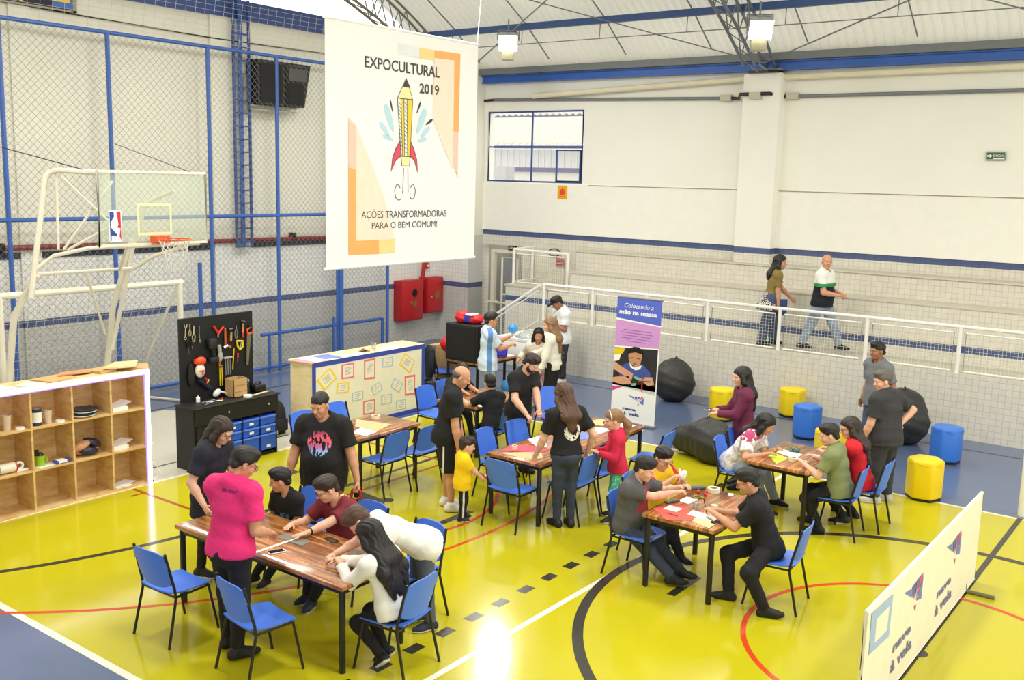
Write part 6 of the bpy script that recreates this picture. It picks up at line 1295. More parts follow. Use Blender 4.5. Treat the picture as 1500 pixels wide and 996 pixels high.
SW = [M('shoe_white',(228,226,218),.6), M('sole_white',(228,226,220),.6)]; SB = [M('shoe_black',(22,22,24),.6), M('sole_black',(26,26,26),.7)]; SBW = [M('shoe_black',(22,22,24),.6), M('sole_white',(228,226,220),.6)]; SN = [M('shoe_navy',(34,42,66),.7), M('sole_white',(228,226,220),.6)]; SS = [M('shoe_silver',(190,190,196),.4), M('sole_white',(228,226,220),.6)]
GLB = M('glasses_dark',(30,26,26),.3); GLR = M('glasses_amber',(170,90,50),.3)
bean('round charcoal bean bag behind the roll-up banner', 16.25, 8.35, 0, .4, [((0,0,.38),(.05,.02,.42),.40,.36)])
bean('slumped charcoal bean bag in the middle, beside the tie dye girl’s chair', 12.95, 6.15, 0, .4, [((.05,-.22,.26),(.15,-.1,.30),.30,.28),((.15,0,.28),(.2,.38,.22),.30,.20),((.0,-.45,.16),(.05,-.2,.2),.2,.24)])
bean('tall charcoal bean bag against the wall behind the older man', 16.1, 4.2, 0, .45, [((0,0,.36),(.05,.02,.5),.42,.36),((-.2,.3,.22),(0,.1,.3),.22,.3)])
def W_(pos, yaw, f, l, z): a = math.radians(yaw); return (pos[0]+f*math.cos(a)-l*math.sin(a), pos[1]+f*math.sin(a)+l*math.cos(a), z)
PEOPLE = {}
def P_(key, label, pos, yaw, H, **k): PEOPLE[key] = (pos, yaw)+person(label, pos, yaw, H, **k)
# ---- round the big table
P_('p1','woman with glasses and long dark hair standing at the big table’s far end', (5.8,8.0), -72, 1.64, skin='a', hair=('dark','long'), hairlen=.2, glasses=GLB, lean=8, head=(0,28,0),
   shirt=(NAVY,'s',-.14,.022), pants=(BLK,'long',-.004), shoes=SBW, rh=(5.55,7.74,.85), lh=(5.98,7.72,.83), lf=(5.93,7.95,.05,-60), rf=(5.7,8.03,.05,-70), hcurl=(20,15), bw=.92)
P_('p2','man in a hot pink T-shirt with his back to us at the big table', (4.91,6.5), 12, 1.78, skin='b', hair=('black','short'), glasses=GLB, lean=5, head=(-38,28,0),
   shirt=(PINKM,'s',-.035,.016), pants=(BLK,'long',.004), shoes=SB, lh=(5.24,6.64,1.0), rh=(5.21,6.38,1.0), lf=(4.95,6.62,.05,15), rf=(4.86,6.38,.05,-20), hcurl=(30,30), polel=(-.6,.3,-.8), poler=(-.6,-.3,-.8))
P_('p3','small boy in a black T-shirt seated at the big table’s far side', (6.3,7.36), 190, 1.2, skin='b', hair=('black','short'), sit=.52, lean=12, head=(-55,14,0), shirt=(print_mat('black_badge',(22,22,26),chest_mark((80,130,190),-.06,.06,.62,.7)),'s',-.06,.012), pants=(BLK,'long',.004), shoes=[M('shoe_black',(22,22,24),.6), M('sole_white',(228,226,220),.6)],
   rh=(6.05,7.45,.6), lh=(6.05,7.25,.6), lf=(5.9,7.32,.06,190), rf=(5.92,7.5,.06,170))
P_('p4','boy in a dark red T-shirt and glasses, both hands flat on the big table', (6.38,6.64), 182, 1.5, skin='a', hair=('dark','short'), glasses=GLB, sit=.53, lean=20, head=(-28,28,0), shirt=(MAROON,'s',-.06,.016), pants=(BLK,'long',.006), shoes=SN,
   rh=(5.84,6.83,.795), lh=(5.76,6.55,.795), lf=(5.92,6.66,.05,200), rf=(6.0,6.8,.05,180), hcurl=(4,4), hn=((0,0,-1),(0,0,-1)), hdir=((-1,.25,-.02),(-.9,-.35,-.02)), belly=.3)
R_, J_ = PEOPLE['p4'][2:]
obj('wristwatch', MB().tube([tuple(J_['Tl']+(J_['El']-J_['Tl'])*.16+np.array([0,.028*math.cos(a),.028*math.sin(a)])) for a in np.linspace(0,6.283,13)[:-1]], .009, 6, closed=True), BLACKP, R_)
P_('p5','boy in a white T-shirt bending low over the big table’s right end', (6.22,5.62), 150, 1.52, skin='a', hair=('brown','short'), lean=62, head=(-10,62,0), hip=(-.05,0), shirt=(WHT,'s',-.08,.02), pants=(cloth('slate',(84,90,104)),'long',.006), shoes=SN,
   rh=(5.58,5.98,.8), lh=(5.5,5.74,.83), lf=(6.28,5.5,.05,150), rf=(6.36,5.7,.05,150), hcurl=(45,35))
P_('p6','girl with long wavy dark hair in a white top seated with her back to us', (5.56,5.27), 98, 1.46, skin='a', hair=('black','longwavy'), hairlen=.27, extra='backhair', sit=.54, lean=20, head=(10,22,0), shirt=(WHT,'l',-.05,.014), pants=(BLK,'long',-.002), shoes=SBW,
   lh=(5.43,5.75,.82), rh=(5.47,5.83,.82), lf=(5.52,5.36,.1,80,40), rf=(5.62,5.42,.1,120,35), hcurl=(45,45), bw=.95)
P_('p7','heavy man in a black T-shirt with a round pink and blue print', (6.9,7.55), -148, 1.78, skin='b', hair=('black','buzz'), lean=0, head=(-16,18,0), bw=1.15, belly=.6, shirt=(print_mat('sphere_print',(18,18,20),sphere_print),'s',-.08,.022), pants=(BLK,'long',.012), shoes=SB,
   rh=W_((6.9,7.55),-148,.1,-.36,.84), lh=W_((6.9,7.55),-148,.1,.38,.86), hcurl=(55,30), polel=(-.4,.9,0), poler=(-.4,-.9,0))
R_, J_ = PEOPLE['p7'][2:]; hw = Vector(W_((6.9,7.55),-148,.12,.38,.75))
t = root('red_hand_saw', 'hand saw with a red handle in the heavy man’s left hand', 'saw', hw, math.radians(-148+75)); obj('handle', MB().tube([(-.05,0,.02),(-.07,0,-.07),(.0,0,-.1),(.05,0,-.06),(.04,0,.02),(-.05,0,.02)], .018, 7), REDP, t); obj('grip_hole', MB().rbox(-.03,.02,-.012,.012,-.06,-.01,.005), BLACKP, t)
obj('blade', MB().prism([(.04,.02),(.32,-.04),(.32,-.09),(.02,-.12)], ((0,-.002,0),(1,0,0),(0,0,1),(0,-1,0)), 0, .004), MATS['saw_steel'], t, smooth=0)
# ---- bald man and boy
P_('p8','bald man in black T-shirt and shorts looking down at the small boy', (8.86,7.54), -48, 1.8, skin='b', hair=('grey','balding'), lean=8, head=(-8,26,0), shirt=(BLK,'s',-.06,.02), pants=(print_mat('shorts_stripe',(20,20,23),side_stripe((224,224,224),.12,(-.05,-.03))),'short',.02), shoes=SW,
   rh=W_((8.86,7.54),-48,.14,-.24,.8), lh=W_((8.86,7.54),-48,.2,.22,.8), lf=(8.96,7.62,.05,-40), rf=(8.82,7.42,.05,-55))
P_('p9','small boy in a bright yellow T-shirt standing before the bald man', (8.68,7.13), -42, .94, skin='a', hair=('dark','short'), lean=0, head=(0,12,0), hd=.195, shirt=(YELS,'s',-.1,.022), pants=(print_mat('boy_stripe',(20,20,23),side_stripe((226,226,226),.06,(-.012,.01))),'long',.006), shoes=SBW,
   lh=W_((8.68,7.13),-42,.22,.05,.52), rh=W_((8.68,7.13),-42,.23,-.04,.51), hcurl=(40,40), bw=1.05)
pp = W_((8.68,7.13),-42,.31,.0,.54); t = root('paper_scrap', 'white paper scrap in the small boy’s hands', 'paper', pp); obj('scrap', MB().rbox(-.045,.045,-.03,.03,-.006,.006,.003), PAPER, t); obj('fold', MB().rbox(-.03,.03,-.006,.006,.004,.03,.002), PAPER, t)
# ---- table behind the bald man
P_('p10','child in a black T-shirt seated with back to us at the far table', (10.97,8.46), 62, 1.34, skin='a', hair=('black','short'), sit=.53, lean=14, head=(-4,10,0), shirt=(BLK,'s',-.06,.016), pants=(print_mat('child_stripe',(22,22,24),side_stripe((226,226,226),.13)),'long',.008), shoes=SBW,
   lh=(10.88,8.98,.82), rh=(11.28,8.92,.84), lf=(11.0,8.8,.05,70), rf=(11.3,8.75,.05,50), hcurl=(45,45))
P_('p12','child in black mostly hidden behind the bald man’s head, arm on the table', (11.62,9.76), -105, 1.3, skin='b', hair=('black','short'), sit=.53, lean=18, head=(0,25,0), shirt=(BLK,'s',-.06,.016), pants=(BLK,'long',.006), shoes=SB,
   rh=(11.3,9.22,.79), lh=(11.55,9.25,.8), lf=(11.65,9.4,.05,-100), rf=(11.45,9.42,.05,-100), hcurl=(20,20))
# ---- pink paper table
P_('p11','bearded man in a black T-shirt standing behind the pink paper table', (10.64,7.78), -98, 1.72, skin='a', hair=('dark','short'), beard='dark', lean=10, head=(14,34,0), shirt=(BLK,'s',-.05,.014), pants=(cloth('faded_black',(44,44,46)),'long',.004), shoes=SB,
   rh=(10.3,7.4,.95), lh=(10.52,7.35,.96), hcurl=(45,45), polel=(-.6,.8,-.3), poler=(-.6,-.8,-.3))
t = root('small_stick', 'thin wooden stick between the bearded man’s fingers', 'stick', (10.42,7.3,.98)); obj('rod', MB().tube([(-.09,0,0),(.1,-.02,.0)], .005, 6), HANDLEW, t); obj('tip', MB().ell((.1,-.02,0),(.01,.008,.008)), CARD, t)
P_('p17','woman with long brown hair in black T-shirt and jeans, back to us', (9.3,6.1), 62, 1.68, skin='a', hair=('brown','long'), hairlen=.15, extra='backhair', lean=4, head=(10,14,0), shirt=(print_mat('flower_back',(18,18,20),flower_print),'s',.0,.01), pants=(JEAN,'long',-.002), shoes=SB,
   lh=(9.14,6.42,.83), rh=(9.56,5.98,.87), lf=(9.24,6.16,.05,70), rf=(9.34,6.04,.05,50), hcurl=(25,45), bw=.95)
P_('p18','girl with a ponytail in a crimson top and green patterned leggings', (9.88,5.76), 132, 1.29, skin='a', hair=('lightbrown','ponytail'), lean=2, head=(0,10,0), shirt=(CRIM,'l',-.06,.014), pants=(print_mat('green_leggings',(70,176,150),lambda t, s, col: t.mix(t.math('GREATER_THAN', t.n('ShaderNodeTexNoise', i_Scale=38.0, i_Vector=t.objco()).outputs[0], .6), col, lin((170,220,200)))),'long',-.004), shoes=SBW,
   lh=W_((9.88,5.76),132,.25,.1,.86), rh=W_((9.88,5.76),132,.25,-.06,.84), lf=(9.76,5.74,.05,150), rf=(9.97,5.84,.05,120), bw=.92, hcurl=(40,40))
# ---- craft table
P_('p19','boy in a grey T-shirt reaching forward at the craft table’s left corner', (8.58,4.86), -90, 1.5, skin='a', hair=('black','short'), sit=.54, lean=12, head=(12,22,0), shirt=(print_mat('grey_print_tee',(84,84,88),chest_mark((170,50,60),-.1,.12,.7,.96)),'s',-.05,.018), pants=(JEAN,'long',.008), shoes=SB,
   lh=(8.9,4.42,.93), rh=(8.72,4.4,.92), lf=(8.72,4.2,.05,-70), rf=(8.56,4.26,.05,-60), hcurl=(35,35), belly=.3)
P_('p20','boy with glasses in a yellow and red football shirt at the craft table', (9.27,4.94), -112, 1.39, skin='a', hair=('black','short'), glasses=GLB, sit=.53, lean=8, head=(0,24,0), shirt=(print_mat('football',(240,200,30),football_top),'s',-.05,.018), pants=(BLK,'long',.006), shoes=SBW,
   lh=(9.2,4.56,.93), rh=(9.06,4.62,.93), lf=(9.05,4.42,.05,-100), rf=(8.98,4.55,.05,-110), hcurl=(45,45))
t = root('paper_model', 'white folded paper model in the football shirt boy’s hands', 'paper model', (9.13,4.52,.98)); obj('body', MB().ell((0,0,0),(.03,.035,.06),8,6,Matrix.Rotation(.4,3,'X')), PAPER, t, smooth=0); obj('wing', MB().prism([(-.05,-.03),(.05,-.03),(.0,.07)], ((0,.03,0),(1,0,.2),(0,.3,1),(0,-1,0)), 0, .004), PAPER, t, smooth=0)
P_('p21','boy in black seated at the craft table with one leg stretched back', (8.88,3.46), 112, 1.62, skin='b', hair=('black','short'), glasses=GLB, sit=.54, lean=16, head=(0,22,0), shirt=(BLK,'s',-.05,.016), pants=(BLK,'long',.006), shoes=SB,
   lh=(8.62,3.92,.84), rh=(8.8,3.98,.81), lf=(8.5,3.30,.06,-70,-6), rf=(8.63,3.72,.05,100), hcurl=(40,40), kneel=(.8,1,.3), bw=.95)
t = root('black_pen', 'black pen held upright by the boy in black', 'pen', (8.66,4.02,.84)); obj('barrel', MB().tube([(.02,0,-.05),(-.01,.03,.11)], .005, 6), BLACKP, t); obj('tip', MB().tube([(.02,0,-.05),(.024,-.003,-.066)], .003, 5), SILV, t)
# ---- lime sheet table
P_('p22','girl in a pink and white tie dye shirt bending over her drawing', (11.44,4.98), -88, 1.6, skin='b', hair=('black','long'), hairlen=.1, sit=.54, lean=34, head=(6,30,0), shirt=(print_mat('tie_dye',(230,220,225),tie_dye),'s',-.05,.02), pants=(LJEAN,'long',.004), shoes=SBW,
   rh=(11.12,4.44,.8), lh=(11.4,4.42,.8), lf=(11.7,4.5,.05,-90), rf=(11.3,4.48,.05,-90), hcurl=(30,30))
P_('p23','boy in an olive green T-shirt seated with his back to us', (11.2,3.54), 96, 1.56, skin='a', hair=('black','short'), sit=.54, lean=12, head=(22,16,0), shirt=(OLIVE,'s',-.05,.018), pants=(BLK,'long',.006), shoes=SB,
   lh=(11.02,3.93,.81), rh=(11.36,3.92,.81), lf=(11.08,3.72,.05,100), rf=(11.35,3.9,.05,90), hcurl=(40,35))
P_('p24','girl with long dark hair and glasses in a red sweater, seated', (11.69,3.47), 100, 1.57, skin='a', hair=('dark','long'), hairlen=.22, extra='backhair', glasses=GLB, sit=.54, lean=12, head=(28,14,0), shirt=(REDS,'l',-.06,.024), pants=(BLK,'long',.002), shoes=SBW,
   lh=(11.66,3.92,.81), rh=(11.86,3.92,.81), lf=(11.6,3.6,.05,110), rf=(11.86,3.56,.05,80))
P_('p25','woman in a plum cardigan with long black hair, standing by the yellow pouf', (12.1,5.16), 126, 1.61, skin='a', hair=('black','long'), hairlen=.2, extra='backhair', lean=2, head=(6,8,0), shirt=(PLUM,'l',-.16,.02), pants=(BLK,'long',.0), shoes=SB,
   lh=W_((12.05,5.22),126,.3,.08,1.02), rh=W_((12.05,5.22),126,.28,-.05,1.04), hcurl=(40,40), bw=.95)
t = root('mobile_phone', 'phone in the plum cardigan woman’s hands', 'phone', W_((12.05,5.22),126,.4,.02,1.06), math.radians(126)); obj('case', MB().rbox(-.06,.06,-.035,.035,-.006,.006,.004), SILV, t); obj('screen', MB().box(-.052,.052,-.03,.03,.006,.0075), BLACKP, t, smooth=0)
P_('p26','young man in a grey T-shirt standing behind the older man', (14.75,4.25), 146, 1.76, skin='c', hair=('black','short'), lean=0, head=(0,6,0), shirt=(GRY,'s',-.06,.016), pants=(MJEAN,'long',.008), shoes=SW)
P_('p27','older grey haired man in a dark T-shirt with one hand on his hip', (12.72,3.5), 72, 1.71, skin='a', hair=('grey','short'), lean=5, head=(58,12,0), bw=1.12, belly=.4, shirt=(CHAR,'s',-.07,.022), pants=(cloth('dark_slate',(52,54,60)),'long',.012), shoes=SS,
   lh=W_((12.72,3.5),72,.16,.26,.82), rh=W_((12.72,3.5),72,-.06,-.21,1.03), poler=(-.3,-1,.05), lf=(12.64,3.55,.05,110), rf=(12.84,3.46,.05,75), hcurl=(30,30))
# ---- deck walkers
P_('p28','woman in an olive T-shirt with a plaid shirt tied at her waist, on the deck', (17.32,7.02), -56, 1.66, skin='b', hair=('black','long'), hairlen=.1, lean=10, head=(-28,6,0), z0=1.07, shirt=(KHAK,'s',.04,.006), pants=(MJEAN,'long',.03), shoes=SB,
   rh=W_((17.32,7.02),-56,.12,-.16,1.07+.72), lh=W_((17.32,7.02),-56,.4,.14,1.07+.88), lf=W_((17.32,7.02),-56,.12,.1,1.12), rf=W_((17.32,7.02),-56,-.14,-.08,1.12), bw=.95)
R_, J_ = PEOPLE['p28'][2:]; P0 = J_['P']; pl_ = print_mat('plaid',(120,120,120),plaid)
v, f = sdf_mesh([C(P0+J_['up']*.07*1.66, P0-np.array([.06,0,.17]), .15, .24, .04, sq=(np.array([1.,0,0]),1.25), cuts=[(P0+J_['up']*.1, J_['up']),(P0-np.array([0,0,.2]), np.array([0,0,-1.])),(P0+np.array([.09,0,0]), np.array([1.,0,.0]))])], .014, noise=(.008,.09)); npobj('tied_shirt', NB_().add(v, f), pl_, R_)
t = root('blue_folder', 'dark blue folder in the deck woman’s right hand', 'folder', W_((17.32,7.02),-56,.2,-.1,1.07+.72), math.radians(-56)); obj('cover', MB().rbox(-.09,.09,-.012,.012,-.14,.16,.004), M('folder_blue',(40,66,120),.5), t); obj('pages', MB().box(-.085,.085,-.008,.008,-.135,.163), PAPER, t, smooth=0)
P_('p29','bald man in a white, green and black polo shirt walking on the deck', (17.3,6.05), -92, 1.74, skin='b', hair=('grey','bald'), lean=2, head=(-52,4,0), z0=1.07, bw=1.1, belly=.3, shirt=(print_mat('polo',(230,230,230),polo),'s',-.05,.014), pants=(LJEAN,'long',.01), shoes=SB,
   rh=W_((17.3,6.05),-92,.3,-.06,1.07+1.05), lh=W_((17.3,6.05),-92,.32,.06,1.07+1.06), lf=(17.4,5.7,1.12,-60), rf=(17.2,6.36,1.13,-60), poler=(-.7,-.8,-.3), hcurl=(45,45))
# ---- back group
P_('p13','man with glasses in a pale blue striped shirt by the black box', (13.24,10.36), -40, 1.71, skin='b', hair=('black','short'), glasses=GLR, lean=0, head=(0,4,0), shirt=(print_mat('blue_panel_shirt',(206,220,240),side_stripe((92,140,200),.11,(-.06,.02))),'s',-.1,.022), pants=(PJEAN,'long',.008), shoes=SB,
   lh=W_((13.28,10.3),-40,.34,.18,1.28), rh=W_((13.28,10.3),-40,.33,.02,1.16), hcurl=(40,50))
P_('p14','girl with a dark headband and pale top looking towards us', (14.08,9.9), -150, 1.38, skin='b', hair=('black','long'), hairlen=.16, lean=4, head=(6,8,0), shirt=(cloth('oatmeal',(226,216,200)),'l',-.07,.02), pants=(print_mat('floral_leggings',(232,222,220),floral),'long',.0), shoes=SW,
   rh=(13.85,10.15,.86), lh=(13.9,9.72,.86))
R_, J_ = PEOPLE['p14'][2:]; obj('hair_band', MB().tube([tuple(J_['hp'](.02,.09*math.cos(a),.035+.1*math.sin(a))) for a in np.linspace(.1,3.04,16)], .009, 6), M('band_black',(24,24,28),.5), R_)
P_('p15','woman with long blonde streaked hair in a pale jacket and black trousers', (13.84,9.42), 112, 1.66, skin='a', hair=('lightbrown','long'), hairlen=.2, extra='backhair', lean=2, head=(16,8,0), shirt=(cloth('ivory_jacket',(232,228,214)),'l',-.05,.012), pants=(BLK,'long',.02), shoes=SB,
   lh=W_((13.78,9.5),112,.08,.26,.74), rh=W_((13.78,9.5),112,.3,-.1,1.0), bw=.95)
t = root('handbag', 'cream handbag on the blonde woman’s right side', 'handbag', W_((13.78,9.5),112,-.02,-.25,.98), math.radians(112)); obj('body', MB().rbox(-.17,.17,-.06,.06,-.12,.12,.04,3), M('bag_cream',(226,208,150),.5), t); obj('strap', MB().tube([(-.12,0,.1),(-.1,.03,.3),(.0,.06,.42),(.1,.03,.3),(.12,0,.1)], .01, 6), MATS['bag_cream'], t); obj('flap', MB().rbox(-.15,.15,-.068,-.055,.0,.11,.005), MATS['bag_cream'], t)
P_('p16','young man in a black cap and white T-shirt at the foot of the railing', (16.2,10.82), 150, 1.76, skin='c', hair=('black','short'), lean=4, head=(0,34,0), shirt=(print_mat('white_print_tee',(240,240,238),chest_mark((120,160,170),-.05,.06,1.05,1.35)),'s',-.07,.024), pants=(print_mat('checked_trousers',(44,44,46),lambda t, s, col: t.mix(t.math('GREATER_THAN', t.n('ShaderNodeTexNoise', i_Scale=22.0, i_Vector=t.objco()).outputs[0], .58), col, lin((90,84,70)))),'long',.02), shoes=SW,
   lh=W_((16.2,10.82),150,.26,.08,1.2), rh=W_((16.2,10.82),150,.25,-.06,1.21), hcurl=(40,40))
R_, J_ = PEOPLE['p16'][2:]; hp = J_['hp']; HR = J_['HR']
v, f = sdf_mesh([EL(hp(-.012,0,.045), (.105*1.0,.087,.085), HR.T, .01, cuts=[(hp(0,0,.04), -HR[:,2])]), EL(hp(.12,0,.05), (.085,.07,.012), HR.T, .02)], .009); npobj('cap', NB_().add(v, f), M('cap_black',(18,18,20),.8), R_)

# ================================================================== THINGS ON THE TABLES
TZ = .7605
sheet('masking_strip', 'white tape strip stuck across the big table’s middle', [(5.24,6.585),(5.72,6.58),(5.72,6.61),(5.24,6.615)], TZ, PAPER, 'tape', .001)
sheet('masking_strip', 'white tape strip along the big table’s left edge', [(5.235,7.12),(5.275,7.12),(5.275,7.64),(5.235,7.64)], TZ, PAPER, 'tape', .001)
sheet('masking_strip', 'white tape strip along the table edge by the white phone', [(5.235,6.1),(5.27,6.1),(5.27,6.52),(5.235,6.52)], TZ, PAPER, 'tape', .001)
def phone(label, x, y, a, back, z=TZ):
    o = root('mobile_phone', label, 'phone', (x,y,z), math.radians(a)); obj('case', MB().rbox(-.075,.075,-.036,.036,0,.009,.004), back, o); obj('screen', MB().box(-.066,.066,-.032,.032,.009,.0102), M('phone_screen',(30,34,36),.1,var=0), o, smooth=0); return o
phone('white edged phone lying near the big table’s front edge', 5.36, 6.47, -20, PAPER); phone('black phone lying towards the back of the big table', 5.86, 6.32, 80, BLACKP)
for k, (x, y) in enumerate(((5.66,6.68),(5.66,6.5))): sheet('grey_card', ('dark grey square card left of the tape joint on the big table','dark grey square card right of the tape joint on the big table')[k], rect(x,y,.13,.15,5), TZ, M('grey_card',(120,116,104),.6), 'card', .002)
sheet('kraft_sheet', 'large kraft paper sheet on the table before the counter', [(9.15,9.38),(9.27,8.84),(8.87,8.72),(8.86,9.1)], TZ+.002, KRAFT); sheet('paper_sheet', 'white paper stack at the front corner of the kraft table', [(8.86,9.0),(8.85,8.7),(8.62,8.66),(8.6,8.9)], TZ, PAPER, th=.006)
def tape(label, x, y, z=TZ, r=.06, m=None):
    o = root('tape_roll', label, 'tape', (x,y,z)); obj('roll', MB().lathe([(r*.62,0),(r,0),(r,.045),(r*.62,.045),(r*.62,0)], 24), m or M('masking_tape',(240,230,200),.6), o); obj('core', MB().lathe([(r*.6,.001),(r*.6,.044),(r*.56,.044),(r*.56,.001)], 20), CARD, o); return o
tape('masking tape roll on the kraft table before the counter', 9.36, 9.22)
sheet('pink_paper', 'bright pink paper sheet on the long table’s left half', [(9.2,6.98),(9.5,7.04),(9.66,6.85),(9.64,6.58),(9.5,6.56)], TZ+.002, M('pink_paper',(232,84,104),.7)); sheet('kraft_sheet', 'kraft sheet under the pink paper on the long table', [(9.14,6.94),(9.5,6.6),(9.3,6.42),(9.14,6.5)], TZ, KRAFT); sheet('paper_sheet', 'crumpled white sheet behind the pink paper', [(9.86,7.06),(10.2,7.05),(9.72,6.66),(9.68,6.8)], TZ, M('pinkish_paper',(244,232,226),.7))
tape('small tape roll lying on the bright pink paper', 9.38, 6.9, TZ+.004, .035); sheet('blue_paper', 'periwinkle paper right of the woman in jeans', [(10.62,6.75),(10.7,6.56),(10.38,6.5),(10.3,6.58)], TZ, MATS['periwinkle_card'])
sheet('paper_sheet', 'white printed sheet on the long table’s right half', [(10.76,6.74),(11.0,6.74),(11.04,6.52),(10.72,6.53)], TZ, PAPER); sheet('kraft_sheet', 'kraft strip at the far end of the long table', [(11.05,7.02),(11.42,6.96),(11.4,6.72),(11.1,6.72)], TZ, KRAFT); sheet('paper_sheet', 'white sheet under the ponytail girl’s gaze', [(11.16,6.62),(11.42,6.6),(11.44,6.4),(11.2,6.4)], TZ, PAPER)
sheet('paper_sheet', 'white paper under the jeans woman’s right side on the long table', [(9.86,6.5),(10.05,6.48),(10.02,6.34),(9.84,6.34)], TZ, PAPER)
def scissors(label, x, y, a, m, z=TZ):
    o = root('scissors', label, 'scissors', (x,y,z+.006), math.radians(a)); obj('blade', MB().tube([(0,0,0),(.09,.012,0)], .006, 5).tube([(0,0,0),(.09,-.012,0)], .006, 5), SILV, o)
    for s in (-1,1): obj('handle', MB().tube([(-.05+.028*math.cos(t_),s*.026+.018*math.sin(t_),0) for t_ in np.linspace(0,6.283,13)[:-1]], .006, 5, closed=True), m, o)
    return o
scissors('black scissors beside the periwinkle paper', 10.36, 6.42, 40, BLACKP); phone('dark phone on the white sheet at the long table’s far end', 11.28, 6.78, 30, BLACKP)
# craft table
sheet('red_paper', 'coral red paper sheet hanging over the craft table’s corner', [(8.56,4.56),(8.88,4.36),(8.5,4.06),(8.33,4.28)], TZ+.001, M('coral_paper',(236,92,80),.7)); sheet('white_card', 'small white card on top of the coral red paper', [(8.6,4.46),(8.74,4.46),(8.73,4.31),(8.6,4.31)], TZ+.005, PAPER, 'card'); 
t = root('pencil', 'dark red pencil lying on the coral red paper', 'pencil', (8.5,4.3,TZ+.008), math.radians(-100)); obj('barrel', MB().tube([(-.07,0,0),(.06,0,0)], .004, 6), M('pencil_red',(150,40,40),.4), t); obj('tip', MB().tube([(.06,0,0),(.075,0,0)], .003, 5, r1=.001), HANDLEW, t)
sheet('paper_sheet', 'white sheet under the football shirt boy’s hands', [(8.94,4.47),(9.12,4.46),(9.1,4.32),(8.92,4.34)], TZ, PAPER); sheet('paper_sheet', 'white drawing sheet in front of the boy in black', [(8.62,4.2),(8.76,4.21),(8.72,3.92),(8.55,3.9)], TZ+.003, PAPER); sheet('kraft_sheet', 'pale yellow paper at the craft table’s front edge', [(8.48,4.08),(8.66,4.1),(8.56,3.86),(8.4,3.86)], TZ, M('cream_yellow_paper',(244,222,150),.7))
tape('masking tape roll at the back of the craft table', 9.46, 4.32, r=.065); 
t = root('pencil_case', 'dark grey pencil case at the craft table’s back edge', 'pencil case', (9.42,4.52,TZ), math.radians(-40)); obj('case', MB().rbox(-.12,.12,-.035,.035,0,.03,.012), M('case_grey',(96,92,96),.6), t); obj('zip', MB().tube([(-.1,-.01,.031),(.1,-.01,.031)], .003, 4), SILV, t)
t = root('tray', 'dark tray beside the coral red paper', 'tray', (8.86,4.5,TZ), math.radians(-20)); obj('tray', MB().rbox(-.09,.09,-.03,.03,0,.016,.006), M('tray_dark',(88,78,72),.5), t); obj('insert', MB().box(-.07,.07,-.02,.02,.016,.02), GREYM, t, smooth=0)
for k, (x, y) in enumerate(((9.3,4.42),(9.36,4.36),(9.26,4.32))): 
    t = root('red_bead', ('red craft ball nearest the tape on the craft table','red craft ball in the middle of the red trio','red craft ball nearest the boy in black')[k], 'bead', (x,y,TZ)); obj('ball', MB().ell((0,0,.02),(.02,.02,.02)), REDP, t, smooth=180); obj('stem', MB().tube([(0,0,.03),(.01,.0,.055)], .003, 5), GREENP, t)
t = root('plastic_cup', 'clear plastic cup lying in the craft table’s middle', 'cup', (8.88,4.24,TZ)); obj('wall', MB().lathe([(0,.003),(.026,.003),(.034,.05),(.031,.05),(.024,.006)], 16), GLASSC, t); obj('rim', MB().lathe([(.03,.05),(.036,.05),(.036,.056),(.03,.056)], 16), GLASSC, t)
t = root('round_tin', 'flat round tin on a dark card in the craft table’s middle', 'tin', (9.02,4.1,TZ)); obj('card', MB().prism(rect(0,0,.16,.14,30), FL(), 0, .003), M('card_olive',(120,112,84),.7), t, smooth=0); obj('tin', MB().lathe([(0,.003),(.04,.003),(.04,.014),(.036,.018),(0,.018)], 20), M('tin_pale',(206,190,150),.4), t)
t = root('wire_scraps', 'green and dark wire scraps among the craft table’s middle', 'wire', (9.16,4.36,TZ))
for k in range(7): a = k*.9; obj('wire', MB().tube([(.06*math.cos(a),.05*math.sin(a),.004),(.03*math.cos(a+1),.06*math.sin(a+.8),.012),(.07*math.cos(a+2),.05*math.sin(a+2),.004)], .004, 5), (GREENP, BLACKP, CARD)[k % 3], t)
sheet('paper_scrap', 'small white scrap right of the tape on the craft table', rect(9.5,4.14,.07,.05,20), TZ, PAPER)
scissors('black scissors on the white drawing sheet', 8.6, 3.92, 60, BLACKP, TZ+.004)
# lime table
for k in range(2): sheet('lime_sheet', ('lime green card on top at the tie dye girl’s arm','lime green card underneath, poking out below its twin')[k], [(11.28+.015*k,4.5),(11.43,4.46),(11.26-.03*k,4.22-.015*k),(10.96-.02*k,4.22)], TZ+.004-.003*k, M('lime_paper',(206,230,70),.7), 'card')
sheet('paper_sheet', 'white drawing sheets beside the lime green card', [(11.44,4.5),(11.64,4.47),(11.56,4.14),(11.34,4.14)], TZ, PAPER); sheet('paper_sheet', 'white card by the olive shirt boy’s elbow', rect(11.6,4.0,.14,.1,10), TZ, M('pale_card',(226,226,216),.7))
tape('masking tape roll lying by the lime green card', 11.2, 4.12, r=.055); scissors('white handled scissors beside the tape on the lime table', 11.3, 4.04, 20, PAPER)
t = root('tool_tray', 'green and black craft pieces in a small tray on the lime table', 'tray', (11.66,4.28,TZ), .3); obj('tray', MB().rbox(-.09,.09,-.06,.06,0,.02,.006), M('tray_teal',(50,96,92),.4), t)
for k in range(4): obj('piece', MB().rbox(-.03,.03,-.008,.008,.02,.036,.003,1).xf(Matrix.Translation((-.05+.03*k,.02*(-1)**k,0))), (BLACKP, CARD, GREENP, BLACKP)[k], t)
